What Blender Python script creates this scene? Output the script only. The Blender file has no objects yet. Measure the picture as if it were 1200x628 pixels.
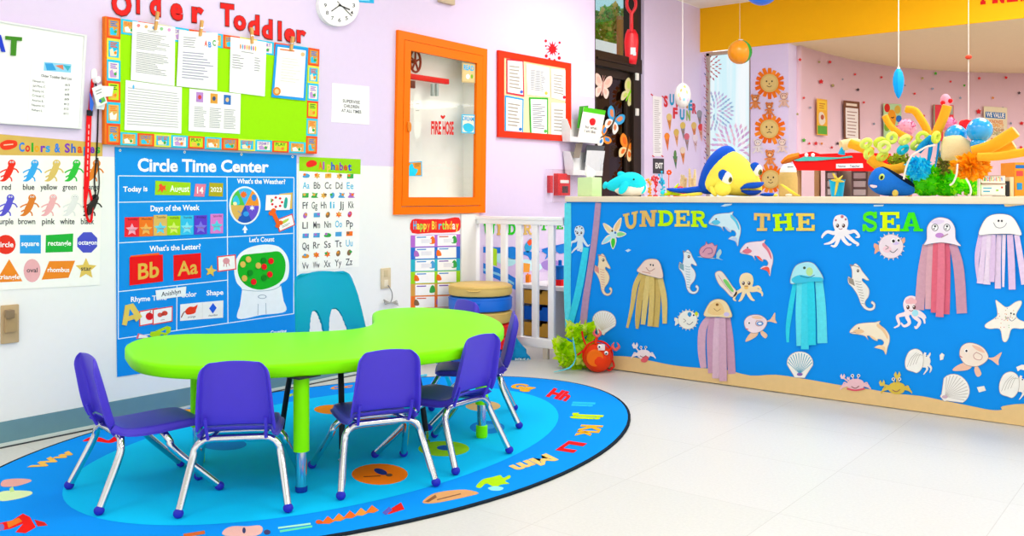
import bpy, bmesh, math, random
from mathutils import Vector, Matrix, Euler
from mathutils.geometry import tessellate_polygon
R = random.Random(7)
PI = math.pi
COL = bpy.context.scene.collection
# ---- camera model (a level camera; world X runs off the left wall, Y along it)
CF, CH, CHY, CYAW = 1068., 1.1, 229., math.radians(38.1)
_f = (-math.sin(CYAW), math.cos(CYAW)); _r = (math.cos(CYAW), math.sin(CYAW))
def at(px, py, X=None, Y=None, Z=None, D=None):
    a = (px-600)/CF; b = -(py-CHY)/CF
    d = (_f[0]+a*_r[0], _f[1]+a*_r[1], b)
    t = X/d[0] if X is not None else Y/d[1] if Y is not None else (Z-CH)/d[2] if Z is not None else D
    return Vector((t*d[0], t*d[1], CH+t*d[2]))
def depth(v): return v[0]*_f[0]+v[1]*_f[1]
def mpp(v): return depth(v)/CF          # metres per photo pixel at a place
XW, YC, YF, ZCEIL, ZSOF = -4.207, 4.92, 8.472, 3.0, 2.553
# ---- materials
def lin(h):
    h = h.lstrip('#'); o = []
    for i in (0, 2, 4):
        c = int(h[i:i+2], 16)/255
        o.append(c/12.92 if c <= .04045 else ((c+.055)/1.055)**2.4)
    return (*o, 1)
_M = {}
def mat(col, rough=.55, metal=0., noise=.05, scale=30., bump=0., spec=.16, coat=0.):
    k = (col, rough, metal, noise, scale, bump, spec, coat)
    if k in _M: return _M[k]
    m = bpy.data.materials.new('paint_'+col.strip('#')); m.use_nodes = True
    nt = m.node_tree; N = nt.nodes; L = nt.links
    b = N['Principled BSDF']; c = lin(col)
    b.inputs['Roughness'].default_value = rough; b.inputs['Metallic'].default_value = metal
    b.inputs['Specular IOR Level'].default_value = spec; b.inputs['Coat Weight'].default_value = coat
    b.inputs['Base Color'].default_value = c
    if noise or bump:
        tc = N.new('ShaderNodeTexCoord'); nz = N.new('ShaderNodeTexNoise'); nz.inputs['Scale'].default_value = scale
        nz.inputs['Detail'].default_value = 3
        L.new(tc.outputs['Object'], nz.inputs['Vector'])
        if noise:
            mx = N.new('ShaderNodeMix'); mx.data_type = 'RGBA'
            mx.inputs[6].default_value = tuple(min(1, v*(1+noise)) for v in c[:3])+(1,)
            mx.inputs[7].default_value = tuple(v*(1-noise) for v in c[:3])+(1,)
            L.new(nz.outputs['Fac'], mx.inputs[0]); L.new(mx.outputs[2], b.inputs['Base Color'])
        if bump:
            bp = N.new('ShaderNodeBump'); bp.inputs['Strength'].default_value = bump; bp.inputs['Distance'].default_value = .01
            L.new(nz.outputs['Fac'], bp.inputs['Height']); L.new(bp.outputs['Normal'], b.inputs['Normal'])
    _M[k] = m; return m
def glass(name, tint, alpha, rough=.02):
    m = bpy.data.materials.new(name); m.use_nodes = True; nt = m.node_tree; N = nt.nodes; L = nt.links
    N.remove(N['Principled BSDF']); o = N['Material Output']
    t = N.new('ShaderNodeBsdfTransparent'); t.inputs[0].default_value = lin(tint)
    g = N.new('ShaderNodeBsdfGlossy'); g.inputs['Roughness'].default_value = rough
    lw = N.new('ShaderNodeLayerWeight'); lw.inputs[0].default_value = .5
    pw = N.new('ShaderNodeMath'); pw.operation = 'POWER'; L.new(lw.outputs['Facing'], pw.inputs[0]); pw.inputs[1].default_value = 4
    fr = N.new('ShaderNodeMath'); fr.operation = 'MULTIPLY_ADD'; L.new(pw.outputs[0], fr.inputs[0]); fr.inputs[1].default_value = .7; fr.inputs[2].default_value = .03
    mx = N.new('ShaderNodeMixShader'); L.new(fr.outputs[0], mx.inputs[0]); L.new(t.outputs[0], mx.inputs[1]); L.new(g.outputs[0], mx.inputs[2])
    L.new(mx.outputs[0], o.inputs[0]); return m
def emit(name, col, s):
    m = bpy.data.materials.new(name); m.use_nodes = True; b = m.node_tree.nodes['Principled BSDF']
    b.inputs['Base Color'].default_value = lin(col); b.inputs['Emission Color'].default_value = lin(col)
    b.inputs['Emission Strength'].default_value = s; return m
CHROME = mat('#cfd3d6', .13, 1., .02)
_TI = {}
def tissue(col):
    if col in _TI: return _TI[col]
    m = bpy.data.materials.new('tissue_'+col.strip('#')); m.use_nodes = True; nt = m.node_tree; N = nt.nodes; L = nt.links; N.remove(N['Principled BSDF'])
    d = N.new('ShaderNodeBsdfDiffuse'); t = N.new('ShaderNodeBsdfTranslucent'); mx = N.new('ShaderNodeMixShader'); mx.inputs[0].default_value = .5
    d.inputs[0].default_value = t.inputs[0].default_value = lin(col)
    L.new(d.outputs[0], mx.inputs[1]); L.new(t.outputs[0], mx.inputs[2]); L.new(mx.outputs[0], N['Material Output'].inputs[0]); _TI[col] = m; return m
# ---- tagging
def tag(o, label=None, cat=None, group=None, kind=None):
    if label: o['label'] = label
    if cat: o['category'] = cat
    if group: o['group'] = group
    if kind: o['kind'] = kind
    return o
def empty(name, loc, rz=0., label=None, cat=None, group=None):
    o = bpy.data.objects.new(name, None); COL.objects.link(o); o.location = loc; o.rotation_euler = (0, 0, rz)
    o.empty_display_size = .05
    return tag(o, label, cat, group)
def kids(o): return [c for c in bpy.data.objects if c.parent == o]
def copy_tree(o, parent=None):
    c = o.copy(); COL.objects.link(c)
    if parent: c.parent = parent
    for ch in kids(o): copy_tree(ch, c)
    return c
# ---- 2-D curves
def crom(pts, closed=True, n=6):
    out = []; k = len(pts)
    for i in range(k if closed else k-1):
        g = (lambda j: pts[j % k]) if closed else (lambda j: pts[min(max(j, 0), k-1)])
        p0, p1, p2, p3 = g(i-1), g(i), g(i+1), g(i+2)
        for s in range(n):
            t = s/n; t2 = t*t; t3 = t2*t
            out.append(tuple(.5*(2*b+(c-a)*t+(2*a-5*b+4*c-d)*t2+(3*b-a-3*c+d)*t3) for a, b, c, d in zip(p0, p1, p2, p3)))
    if not closed: out.append(tuple(pts[-1]))
    return out
def ell(cx, cy, rx, ry=None, rot=0, n=24, a0=0, a1=2*PI):
    ry = rx if ry is None else ry; c, s = math.cos(rot), math.sin(rot); o = []
    full = abs(a1-a0-2*PI) < 1e-6
    for i in range(n if full else n+1):
        a = a0+(a1-a0)*i/n; x, y = rx*math.cos(a), ry*math.sin(a)
        o.append((cx+c*x-s*y, cy+s*x+c*y))
    return o
def star(cx, cy, r, ri, k=5, rot=-PI/2):
    return [(cx+(r if i % 2 == 0 else ri)*math.cos(rot+PI*i/k), cy+(r if i % 2 == 0 else ri)*math.sin(rot+PI*i/k)) for i in range(2*k)]
def ribbon(pts, w, n=5, sm=True):
    """polygon around a polyline; w = width or list of widths"""
    k = len(pts); ws = [w]*k if isinstance(w, (int, float)) else list(w)
    q = [(p[0], p[1], x) for p, x in zip(pts, ws)]
    if sm and k > 2: q = crom(q, False, n)
    A, B = [], []
    for i, (x, y, x_w) in enumerate(q):
        a = q[max(i-1, 0)]; b = q[min(i+1, len(q)-1)]
        dx, dy = b[0]-a[0], b[1]-a[1]; l = math.hypot(dx, dy) or 1
        A.append((x-dy/l*x_w/2, y+dx/l*x_w/2)); B.append((x+dy/l*x_w/2, y-dx/l*x_w/2))
    return A+B[::-1]
_T = {}
def text_mesh(s, weight=0., serif=False):
    k = (s, weight)
    if k in _T: return _T[k]
    c = bpy.data.curves.new('t', 'FONT'); c.body = s; c.offset = weight; c.resolution_u = 3
    o = bpy.data.objects.new('t', c); COL.objects.link(o)
    dg = bpy.context.evaluated_depsgraph_get(); me = bpy.data.meshes.new_from_object(o.evaluated_get(dg))
    vs = [(v.co.x, v.co.y) for v in me.vertices]; fs = [tuple(p.vertices) for p in me.polygons]
    bpy.data.objects.remove(o); bpy.data.curves.remove(c); bpy.data.meshes.remove(me)
    x0 = min(v[0] for v in vs); x1 = max(v[0] for v in vs)
    cap = .729
    vs = [((v[0]-x0)/(x1-x0), v[1]/cap) for v in vs]
    _T[k] = (vs, fs, (x1-x0)/cap); return _T[k]
# ---- a flat surface in the place: px (photo) -> (a,b) on it
class Surf:
    def __init__(s, kind, val, org=None, ax=None):
        s.kind, s.val = kind, val
        if kind == 'X': s.A, s.B, s.N, s.O = Vector((0,1,0)), Vector((0,0,1)), Vector((1,0,0)), Vector((val,0,0))
        elif kind == 'Y': s.A, s.B, s.N, s.O = Vector((1,0,0)), Vector((0,0,1)), Vector((0,-1,0)), Vector((0,val,0))
        elif kind == 'Z': s.A, s.B, s.N, s.O = Vector((1,0,0)), Vector((0,1,0)), Vector((0,0,1)), Vector((0,0,val))
        else:   # vertical plane through org with normal ax
            s.N = Vector((ax[0], ax[1], 0)).normalized(); s.B = Vector((0,0,1)); s.A = s.B.cross(s.N); s.O = Vector(org)
    def p(s, px, py):
        if s.kind == 'X': v = at(px, py, X=s.val)
        elif s.kind == 'Y': v = at(px, py, Y=s.val)
        elif s.kind == 'Z': v = at(px, py, Z=s.val)
        else:
            d = at(px, py, D=1.)-Vector((0,0,CH)); t = (s.O-Vector((0,0,CH))).dot(s.N)/d.dot(s.N); v = Vector((0,0,CH))+t*d
        w = v-s.O; return (w.dot(s.A), w.dot(s.B))
    def world(s, a, b, n=0.): return s.O+s.A*a+s.B*b+s.N*n
WALL = Surf('X', XW); CNT = Surf('Y', YC); FLR = Surf('Z', 0.); FAS = Surf('Y', YF)
class Flat:
    """printed / cut-out sheet: polygons in photo pixels laid on a Surf, built as one mesh"""
    def __init__(s, surf, n0=.001, th=.0015, m=None, rough=.6):
        s.S, s.n0, s.th, s.E, s.rough = surf, n0, th, [], rough
        s.map = m or surf.p
    def poly(s, pts, col, lay=0, solid=None, zt=None):
        q = [s.map(x, y) for x, y in pts]
        top = s.n0+s.th+lay*.0003+(len(s.E) % 60)*1e-5 if zt is None else zt
        s.E.append((q, None, col, top, s.n0 if (solid or (solid is None and lay == 0)) else None)); return s
    def blob(s, pts, col, lay=0, n=5, **k): return s.poly(crom(pts, True, n), col, lay, **k)
    def ell(s, cx, cy, rx, ry, col, lay=0, rot=0, n=20, **k): return s.poly(ell(cx, cy, rx, ry, rot, n), col, lay, **k)
    def rect(s, x0, y0, x1, y1, col, lay=0, **k): return s.poly([(x0,y0),(x1,y0),(x1,y1),(x0,y1)], col, lay, **k)
    def line(s, pts, w, col, lay=0, sm=True, **k): return s.poly(ribbon(pts, w, sm=sm), col, lay, **k)
    def text(s, t, x0, y0, x1=None, y1=None, h=8, h1=None, col='#222222', lay=2, wt=0., asp=None):
        vs, fs, w = text_mesh(t, wt)
        if x1 is None: x1 = x0+w*h*(asp or .9)
        if y1 is None: y1 = y0
        h1 = h if h1 is None else h1
        q = []
        for u, v in vs:
            q.append(s.map(x0+(x1-x0)*u, y0+(y1-y0)*u-v*(h+(h1-h)*u)))
        s.E.append((q, fs, col, s.n0+s.th+lay*.0003+(len(s.E) % 60)*1e-5, None)); return s
    def build(s, name, label=None, cat=None, group=None, parent=None, kind=None, org=None):
        if parent is not None: o2 = parent['_o']; o2 = (o2[0], o2[1])
        elif org: o2 = s.map(*org)
        else:
            A = [p[0] for e in s.E for p in e[0]]; B = [p[1] for e in s.E for p in e[0]]
            o2 = ((min(A)+max(A))/2, (min(B)+max(B))/2)
        V, Fc, mi, mats = [], [], [], []
        for q, fs, col, top, bot in s.E:
            m = col if not isinstance(col, str) else mat(col, s.rough)
            if m not in mats: mats.append(m)
            k = mats.index(m); b = len(V)
            q = [(a-o2[0], c-o2[1]) for a, c in q]
            if fs is None:
                area = sum(q[i-1][0]*q[i][1]-q[i][0]*q[i-1][1] for i in range(len(q)))
                if area < 0: q = q[::-1]
                tr = tessellate_polygon([[Vector((a, c, 0)) for a, c in q]])
            else: tr = fs
            V += [(a, c, top) for a, c in q]
            for t in tr:
                t = list(t)
                ar = sum(q[t[i-1]][0]*q[t[i]][1]-q[t[i]][0]*q[t[i-1]][1] for i in range(len(t)))
                if ar < 0: t = t[::-1]
                Fc.append([b+i for i in t]); mi.append(k)
            if bot is not None:
                n = len(q); V += [(a, c, bot) for a, c in q]
                for i in range(n):
                    j = (i+1) % n; Fc.append([b+i, b+n+i, b+n+j, b+j]); mi.append(k)
        me = bpy.data.meshes.new(name); me.from_pydata(V, [], Fc)
        for m in mats: me.materials.append(m)
        me.polygons.foreach_set('material_index', mi); me.update()
        o = bpy.data.objects.new(name, me); COL.objects.link(o)
        if parent is not None: o.parent = parent
        else:
            W = s.S.world(*o2); S = s.S
            o.matrix_world = Matrix(((S.A.x,S.B.x,S.N.x,W.x),(S.A.y,S.B.y,S.N.y,W.y),(S.A.z,S.B.z,S.N.z,W.z),(0,0,0,1)))
        o['_o'] = (o2[0], o2[1])
        FL.append(o)
        return tag(o, label, cat, group, kind)
FL = []
def surf_empty(S, name, px, py, label, cat, group=None):
    """an Empty standing on a Surf; its Flat parts use parent=it"""
    o2 = S.p(px, py); o = bpy.data.objects.new(name, None); COL.objects.link(o); o.empty_display_size = .05
    W = S.world(*o2)
    o.matrix_world = Matrix(((S.A.x,S.B.x,S.N.x,W.x),(S.A.y,S.B.y,S.N.y,W.y),(S.A.z,S.B.z,S.N.z,W.z),(0,0,0,1)))
    o['_o'] = o2; FL.append(o); return tag(o, label, cat, group)
# ---- solid builder
class MB:
    def __init__(s): s.bm = bmesh.new(); s.mats = []; s.k = 0
    def m(s, mm):
        if isinstance(mm, str): mm = mat(mm)
        if mm not in s.mats: s.mats.append(mm)
        s.k = s.mats.index(mm); return s
    def _add(s, vs, fs):
        b = [s.bm.verts.new(v) for v in vs]
        for f in fs:
            try: s.bm.faces.new([b[i] for i in f]).material_index = s.k
            except ValueError: pass
        return b
    def box(s, x0, y0, z0, x1, y1, z1, M=None, bev=0.):
        vs = [Vector(v) for v in ((x0,y0,z0),(x1,y0,z0),(x1,y1,z0),(x0,y1,z0),(x0,y0,z1),(x1,y0,z1),(x1,y1,z1),(x0,y1,z1))]
        if M: vs = [M @ v for v in vs]
        b = s._add(vs, [(3,2,1,0),(4,5,6,7),(0,1,5,4),(1,2,6,5),(2,3,7,6),(3,0,4,7)])
        if bev:
            es = list({e for v in b for e in v.link_edges})
            r = bmesh.ops.bevel(s.bm, geom=es, offset=bev, segments=2, profile=.6, affect='EDGES')
            for f in r['faces']: f.material_index = s.k
        return s
    def prism(s, pts, z0, z1, M=None):
        """pts 2-D, counter-clockwise or not"""
        n = len(pts); ar = sum(pts[i-1][0]*pts[i][1]-pts[i][0]*pts[i-1][1] for i in range(n))
        if ar < 0: pts = pts[::-1]
        tr = tessellate_polygon([[Vector((a, c, 0)) for a, c in pts]])
        vs = [Vector((a, c, z0)) for a, c in pts]+[Vector((a, c, z1)) for a, c in pts]
        if M: vs = [M @ v for v in vs]
        fs = []
        for t in tr:
            t = list(t); a2 = sum(pts[t[i-1]][0]*pts[t[i]][1]-pts[t[i]][0]*pts[t[i-1]][1] for i in range(3))
            if a2 < 0: t = t[::-1]
            fs.append([i+n for i in t]); fs.append(t[::-1])
        for i in range(n): j = (i+1) % n; fs.append((i, j, n+j, n+i))
        s._add(vs, fs); return s
    def rings(s, rs, cap=True, close=False):
        n = len(rs[0]); vs = [v for r in rs for v in r]; fs = []
        m = len(rs)
        for i in range(m if close else m-1):
            i2 = (i+1) % m
            for j in range(n): k = (j+1) % n; fs.append((i*n+j, i*n+k, i2*n+k, i2*n+j))
        if cap and not close: fs.append(list(range(n))[::-1]); fs.append([(m-1)*n+j for j in range(n)])
        s._add(vs, fs); return s
    def lathe(s, prof, c=(0,0,0), n=24, M=None, cap=True):
        rs = [[Vector((max(r,1e-4)*math.cos(2*PI*j/n)+c[0], max(r,1e-4)*math.sin(2*PI*j/n)+c[1], z+c[2])) for j in range(n)] for r, z in prof]
        if M: rs = [[M @ v for v in r] for r in rs]
        return s.rings(rs, cap)
    def ball(s, c, r, n=16, M=None):
        if isinstance(r, (int, float)): r = (r, r, r)
        rs = []; h = max(6, n//2)
        for i in range(h+1):
            a = -PI/2+PI*i/h; cr = max(math.cos(a), 1e-3)
            rs.append([Vector((r[0]*cr*math.cos(2*PI*j/n), r[1]*cr*math.sin(2*PI*j/n), r[2]*math.sin(a))) for j in range(n)])
        rs = [[(M @ v if M else v)+Vector(c) for v in q] for q in rs]
        return s.rings(rs)
    def tube(s, pts, r, n=10, sm=0, cap=True, flat=1.):
        P = [tuple(p) for p in pts]; k = len(P)
        rr = [r]*k if isinstance(r, (int, float)) else list(r)
        if sm:
            q = crom([(*p, x) for p, x in zip(P, rr)], False, sm); P = [x[:3] for x in q]; rr = [x[3] for x in q]
        P = [Vector(p) for p in P]; rs = []; up = None
        for i, p in enumerate(P):
            t = (P[min(i+1, len(P)-1)]-P[max(i-1, 0)]).normalized()
            if up is None:
                up = Vector((0,0,1)) if abs(t.z) < .9 else Vector((1,0,0))
            a = t.cross(up).normalized(); b = a.cross(t).normalized(); up = b
            rs.append([p+a*rr[i]*math.cos(2*PI*j/n)+b*rr[i]*flat*math.sin(2*PI*j/n) for j in range(n)])
        return s.rings(rs, cap)
    def loft(s, secs, n=14):
        """secs: (centre, axis a vec, axis b vec) ellipses"""
        return s.rings([[Vector(c)+Vector(a)*math.cos(2*PI*j/n)+Vector(b)*math.sin(2*PI*j/n) for j in range(n)] for c, a, b in secs])
    def build(s, name, parent=None, mt=None, smooth=True, loc=None, rz=0., angle=40):
        if mt is not None:
            s.m(mt)
            for f in s.bm.faces: f.material_index = s.k
        bmesh.ops.recalc_face_normals(s.bm, faces=s.bm.faces[:])
        for f in s.bm.faces: f.smooth = smooth
        if smooth:
            for e in s.bm.edges:
                if len(e.link_faces) == 2: e.smooth = e.calc_face_angle(0) < math.radians(angle)
        me = bpy.data.meshes.new(name); s.bm.to_mesh(me); s.bm.free()
        for m in s.mats: me.materials.append(m)
        o = bpy.data.objects.new(name, me); COL.objects.link(o)
        if parent is not None: o.parent = parent
        if loc is not None: o.location = loc; o.rotation_euler = (0, 0, rz)
        return o
def subsurf(o, l=1):
    md = o.modifiers.new('subd', 'SUBSURF'); md.levels = l; md.render_levels = l; return o
def RX(a): return Matrix.Rotation(a, 4, 'X')
def RY(a): return Matrix.Rotation(a, 4, 'Y')
def RZ(a): return Matrix.Rotation(a, 4, 'Z')
def TR(*v): return Matrix.Translation(Vector(v))
# =============== the room ===============
EXPO = -0.06
LAMP = 7.
WORLD = 1.5
def struct(name, mb, mt=None, smooth=False): return tag(mb.build(name, None, mt, smooth), kind='structure')
LAV, WHITE = mat('#e3d3f0', .7, noise=.02), mat('#f3f3f0', .6, noise=.015)
# floor: pale speckled vinyl tiles
fm = bpy.data.materials.new('vinyl_tile'); fm.use_nodes = True; nt = fm.node_tree; N, L = nt.nodes, nt.links; bs = N['Principled BSDF']
tc = N.new('ShaderNodeTexCoord'); nz = N.new('ShaderNodeTexNoise'); nz.inputs['Scale'].default_value = 90; nz.inputs['Detail'].default_value = 4
br = N.new('ShaderNodeTexBrick'); br.offset = 0; br.inputs['Scale'].default_value = 1; br.inputs['Brick Width'].default_value = .61; br.inputs['Row Height'].default_value = .61
br.inputs['Mortar Size'].default_value = .0016; br.inputs['Color1'].default_value = lin('#d9d9d3'); br.inputs['Color2'].default_value = lin('#dddcd7'); br.inputs['Mortar'].default_value = lin('#cbc9c2')
cr = N.new('ShaderNodeMix'); cr.data_type = 'RGBA'; cr.blend_type = 'MULTIPLY'; cr.inputs[0].default_value = 1
rp = N.new('ShaderNodeMapRange'); rp.inputs['From Min'].default_value = .3; rp.inputs['From Max'].default_value = .7; rp.inputs['To Min'].default_value = .93; rp.inputs['To Max'].default_value = 1.0
L.new(tc.outputs['Object'], br.inputs['Vector']); L.new(tc.outputs['Object'], nz.inputs['Vector']); L.new(nz.outputs['Fac'], rp.inputs['Value'])
L.new(br.outputs['Color'], cr.inputs[6]); L.new(rp.outputs[0], cr.inputs[7]); L.new(cr.outputs[2], bs.inputs['Base Color'])
bs.inputs['Roughness'].default_value = .35; bs.inputs['Specular IOR Level'].default_value = .3
b = MB(); b.box(XW-.2, -3, -.1, 4.2, 13.4, 0); struct('floor', b, fm)
# left wall: lavender over a white dado; the doorway is left open
b = MB()
DY0, DY1, DZ = 6.5, 7.33, 4.0
def wl(y0, y1, z0, z1, m): b.m(m); b.box(XW-.15, y0, z0, XW, y1, z1)
HY0, HY1, HZ0, HZ1 = 4.25, 4.945, 1.08, 2.07      # opening for the recessed hose cabinet
wl(-3, HY0, 0, 1.285, WHITE); wl(-3, HY0, 1.285, ZCEIL+.6, LAV)
wl(HY0, HY1, 0, .976, WHITE); wl(HY0, HY1, .976, HZ0, LAV); wl(HY0, HY1, HZ1, ZCEIL+.6, LAV)
wl(HY1, 4.985, 0, .976, WHITE); wl(HY1, 4.985, .976, ZCEIL+.6, LAV)
wl(4.985, DY0, 0, ZCEIL+.6, LAV); wl(DY1, 8.75, 0, ZCEIL+.6, LAV)
struct('wall_left', b)
# dado return by the gate
b = MB(); b.box(XW, 4.78, .11, XW+.012, 4.935, .972, bev=.003); struct('trim_1', b, WHITE)
# cove base: grey-blue vinyl with a thin dark foot
BB = mat('#6c94a0', .45, noise=.06, scale=14)
b = MB(); b.m(BB); b.box(XW, -3, .012, XW+.006, 4.99, .112); b.m('#cfdcda'); b.box(XW, -3, .006, XW+.014, 4.99, .02); b.m('#3b4145'); b.box(XW, -3, 0, XW+.017, 4.99, .006)
struct('baseboard_left', b)
# back: window wall, pillar face, soffit over the alcove, alcove wall
b = MB(); b.box(XW-.15, YF+.03, 0, -3.69, YF+.2, .75); b.box(XW-.15, YF+.03, 0, XW+.045, YF+.2, ZSOF)
struct('wall_back', b, LAV)
b = MB(); b.box(-3.672, YF, 0, -3.29, YF+.22, ZSOF); struct('pillar', b, LAV)
SOF = mat('#ffba00', .6, noise=.03)
b = MB(); b.box(XW-.15, YF-.015, ZSOF, 4.2, YF+.0, ZCEIL+.02); struct('wall_soffit', b, SOF)
curve = [(-3.292, 8.68), (-3.285, 9.0), (-3.245, 9.53), (-3.176, 10.03), (-3.055, 10.54), (-2.906, 11.0), (-2.652, 11.47), (-2.29, 11.95), (-1.905, 12.34), (-1.4, 12.72), (-.6, 13.05), (.6, 13.2), (2.4, 13.2), (4.2, 13.2)]
cc = crom(curve, False, 5)
ALC = mat('#f4d0dc', .7, noise=.03, scale=4)
b = MB()
vs = [Vector((x, y, z)) for z in (0, ZSOF) for x, y in cc]; n = len(cc)
b._add(vs, [(i, i+1, n+i+1, n+i) for i in range(n-1)])
o = struct('wall_alcove', b, ALC, True); md = o.modifiers.new('thick', 'SOLIDIFY'); md.thickness = .08; md.offset = 0
# normal side does not matter, both faces are painted
CEIL = mat('#f0ebe2', .8, noise=.03, scale=60)
b = MB(); b.box(-3.7, YF+.001, ZSOF, 4.2, 13.4, ZSOF+.1); struct('ceiling_alcove', b, mat('#e6cfa6', .8, noise=.03))
b = MB()
for i in range(7):
    for j in range(10): b.box(XW+.61*2*i+.006, YF-.015-1.22*(j+1)+.006, ZCEIL, XW+.61*2*(i+1)-.006, YF-.015-1.22*j-.006, ZCEIL+.02)
b.m('#fbfaf6')
for i in range(8): x = XW+1.22*i; b.box(x-.012, YF-12.3, ZCEIL-.003, x+.012, YF-.015, ZCEIL+.03)
for j in range(11): y = YF-.015-1.22*j; b.box(XW, y-.012, ZCEIL-.003, 4.2, y+.012, ZCEIL+.03)
b.mats[0] = CEIL if b.mats and b.mats[0] is None else b.mats[0]
b.m(CEIL)
for f in b.bm.faces:
    if f.calc_area() > .5: f.material_index = b.k
struct('ceiling', b)
# recessed ceiling lights: glowing panel + soft area lamp under it
def troffer(x, y, w=1.2, l=1.2, e=30, z=ZCEIL):
    t = empty('ceiling_light', (x, y, z-.004), 0, 'recessed white ceiling light panel above the play area', 'ceiling light', 'recessed ceiling lights')
    b = MB()
    for a in ((-w/2, -l/2, w/2, -l/2+.03), (-w/2, l/2-.03, w/2, l/2), (-w/2, -l/2, -w/2+.03, l/2), (w/2-.03, -l/2, w/2, l/2)): b.box(a[0], a[1], -.004, a[2], a[3], .004)
    b.build('frame', t, mat('#f4f4f2', .4), False)
    b = MB(); b.box(-w/2+.03, -l/2+.03, -.001, w/2-.03, l/2-.03, .003); b.build('diffuser', t, emit('lamp_panel', '#fffdf8', 3.), False)
    ld = bpy.data.lights.new('ceiling_lamp', 'AREA'); ld.shape = 'RECTANGLE'; ld.size = w-.1; ld.size_y = l-.1; ld.energy = e; ld.color = (1, .985, .955)
    lo = bpy.data.objects.new('ceiling_lamp', ld); COL.objects.link(lo); lo.location = (x, y, z-.02)
for x in (-2.9, -.6, 1.7):
    for y in (.2, 2.9, 5.9): troffer(x, y, e=LAMP*(4.2 if y > 5 else 1))
troffer(-1.2, 7.4, 1.2, .6, LAMP*2.4)  # extra unseen panel, added to brighten the soffit, far wall and counter tops
troffer(-.6, 10.6, 1.2, 1.2, LAMP*2.6, ZSOF); troffer(1.6, 10.6, 1.2, 1.2, LAMP*2, ZSOF)
# =============== rug, table, chairs ===============
RUGZ = .008
RUG = Surf('Z', 0.)
def rugell(cx, cy, a, b, e, rot, n=90):
    o = []
    for i in range(n):
        t = 2*PI*i/n; c, s = math.cos(t), math.sin(t)
        u = math.copysign(abs(c)**(2/e), c)*a; v = math.copysign(abs(s)**(2/e), s)*b
        o.append((cx+u*math.cos(rot)-v*math.sin(rot), cy+u*math.sin(rot)+v*math.cos(rot)))
    return o
rg = Flat(RUG, .0005, RUGZ-.0005)
def rmap(px, py): v = at(px, py, Z=RUGZ); return (v.x, v.y)
def rughex(c): return mat(c, .95, noise=.08, scale=260, spec=.1)
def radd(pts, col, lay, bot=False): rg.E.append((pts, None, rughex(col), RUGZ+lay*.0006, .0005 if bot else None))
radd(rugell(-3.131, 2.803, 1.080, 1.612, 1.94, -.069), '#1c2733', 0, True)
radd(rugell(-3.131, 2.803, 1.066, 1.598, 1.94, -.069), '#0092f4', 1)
radd(rugell(-3.123, 2.778, .786, 1.226, 2.06, .028), '#00c4ff', 2)
rg.map = rmap
RC = {}
def rr(pts, col, lay=3): rg.poly(pts, rughex(col), lay, solid=False)
def rtext(t, x0, y0, x1, y1, h, col, hx=0.): # letters lying flat; hx = how far the tops lean in px
    vs, fs, w = text_mesh(t, .03)
    q = [rmap(x0+(x1-x0)*u+hx*v, y0+(y1-y0)*u-v*h) for u, v in vs]
    rg.E.append((q, fs, rughex(col), RUGZ+3*.0006, None))

rr(crom([(97,517),(107,512),(118,513),(127,516),(135,511),(146,508),(144,513),(131,519),(118,518),(108,517)]), '#f00f12')
rr(crom([(2,570),(4,563),(20,561),(35,562),(35,565),(18,570)]), '#e6a9a0'); rr(crom([(0,577),(18,575),(36,576),(36,580),(20,585),(0,587)]), '#d8efb4'); rr([(11,573),(15,570),(17,576),(12,577)], '#bfe08a')
rr([(0,613),(14,610),(27,602),(35,606),(42,618),(30,625),(18,624),(27,614),(12,620),(0,622)], '#ee1a12'); rr([(40,609),(52,612),(56,616),(44,617)], '#d2231d'); rr([(8,612),(22,607),(26,611),(10,619)], '#ef7a1e'); rr(ell(2,618,3,4), '#7a7ac8')
# letters along the right-hand border, tops toward the rug's middle
def rl(t, a, b, d, col, wt=.03):
    """a = left end of the baseline, b = right end, d = offset to the tops (px)"""
    vs, fs, w = text_mesh(t, wt)
    q = [rmap(a[0]+(b[0]-a[0])*u+d[0]*v, a[1]+(b[1]-a[1])*u+d[1]*v) for u, v in vs]
    rg.E.append((q, fs, rughex(col), RUGZ+3*.0006, None))
rl('Ww', (46,550), (90,530), (-14,-2), '#f0bd54', .06)
rl('Gg', (596,454), (622,458), (9,-5), '#f6b022', .06); rl('Hh', (640,464), (664,470), (9,-9), '#ef1a1f', .06)
rl('Ii', (673,471), (671,476), (25,1), '#27c3ea', .05); rl('Jj', (682,484), (677,491), (27,1), '#c5e800', .05)
rl('Kk', (683,498), (675,511), (24,1), '#f6b022', .05); rl('Ll', (668,517), (652,528), (20,3), '#ef1a1f', .05)
rl('Mm', (641,532), (597,547), (14,7), '#f3c873', .05)
rtext('Bb', 336, 466, 360, 459, 4, '#b8dd14', 4); rtext('Cc', 386, 457, 412, 454, 4, '#f0962a', 3); rtext('Ee', 480, 443, 500, 441, 4, '#3fc4e8', 3)
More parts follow.
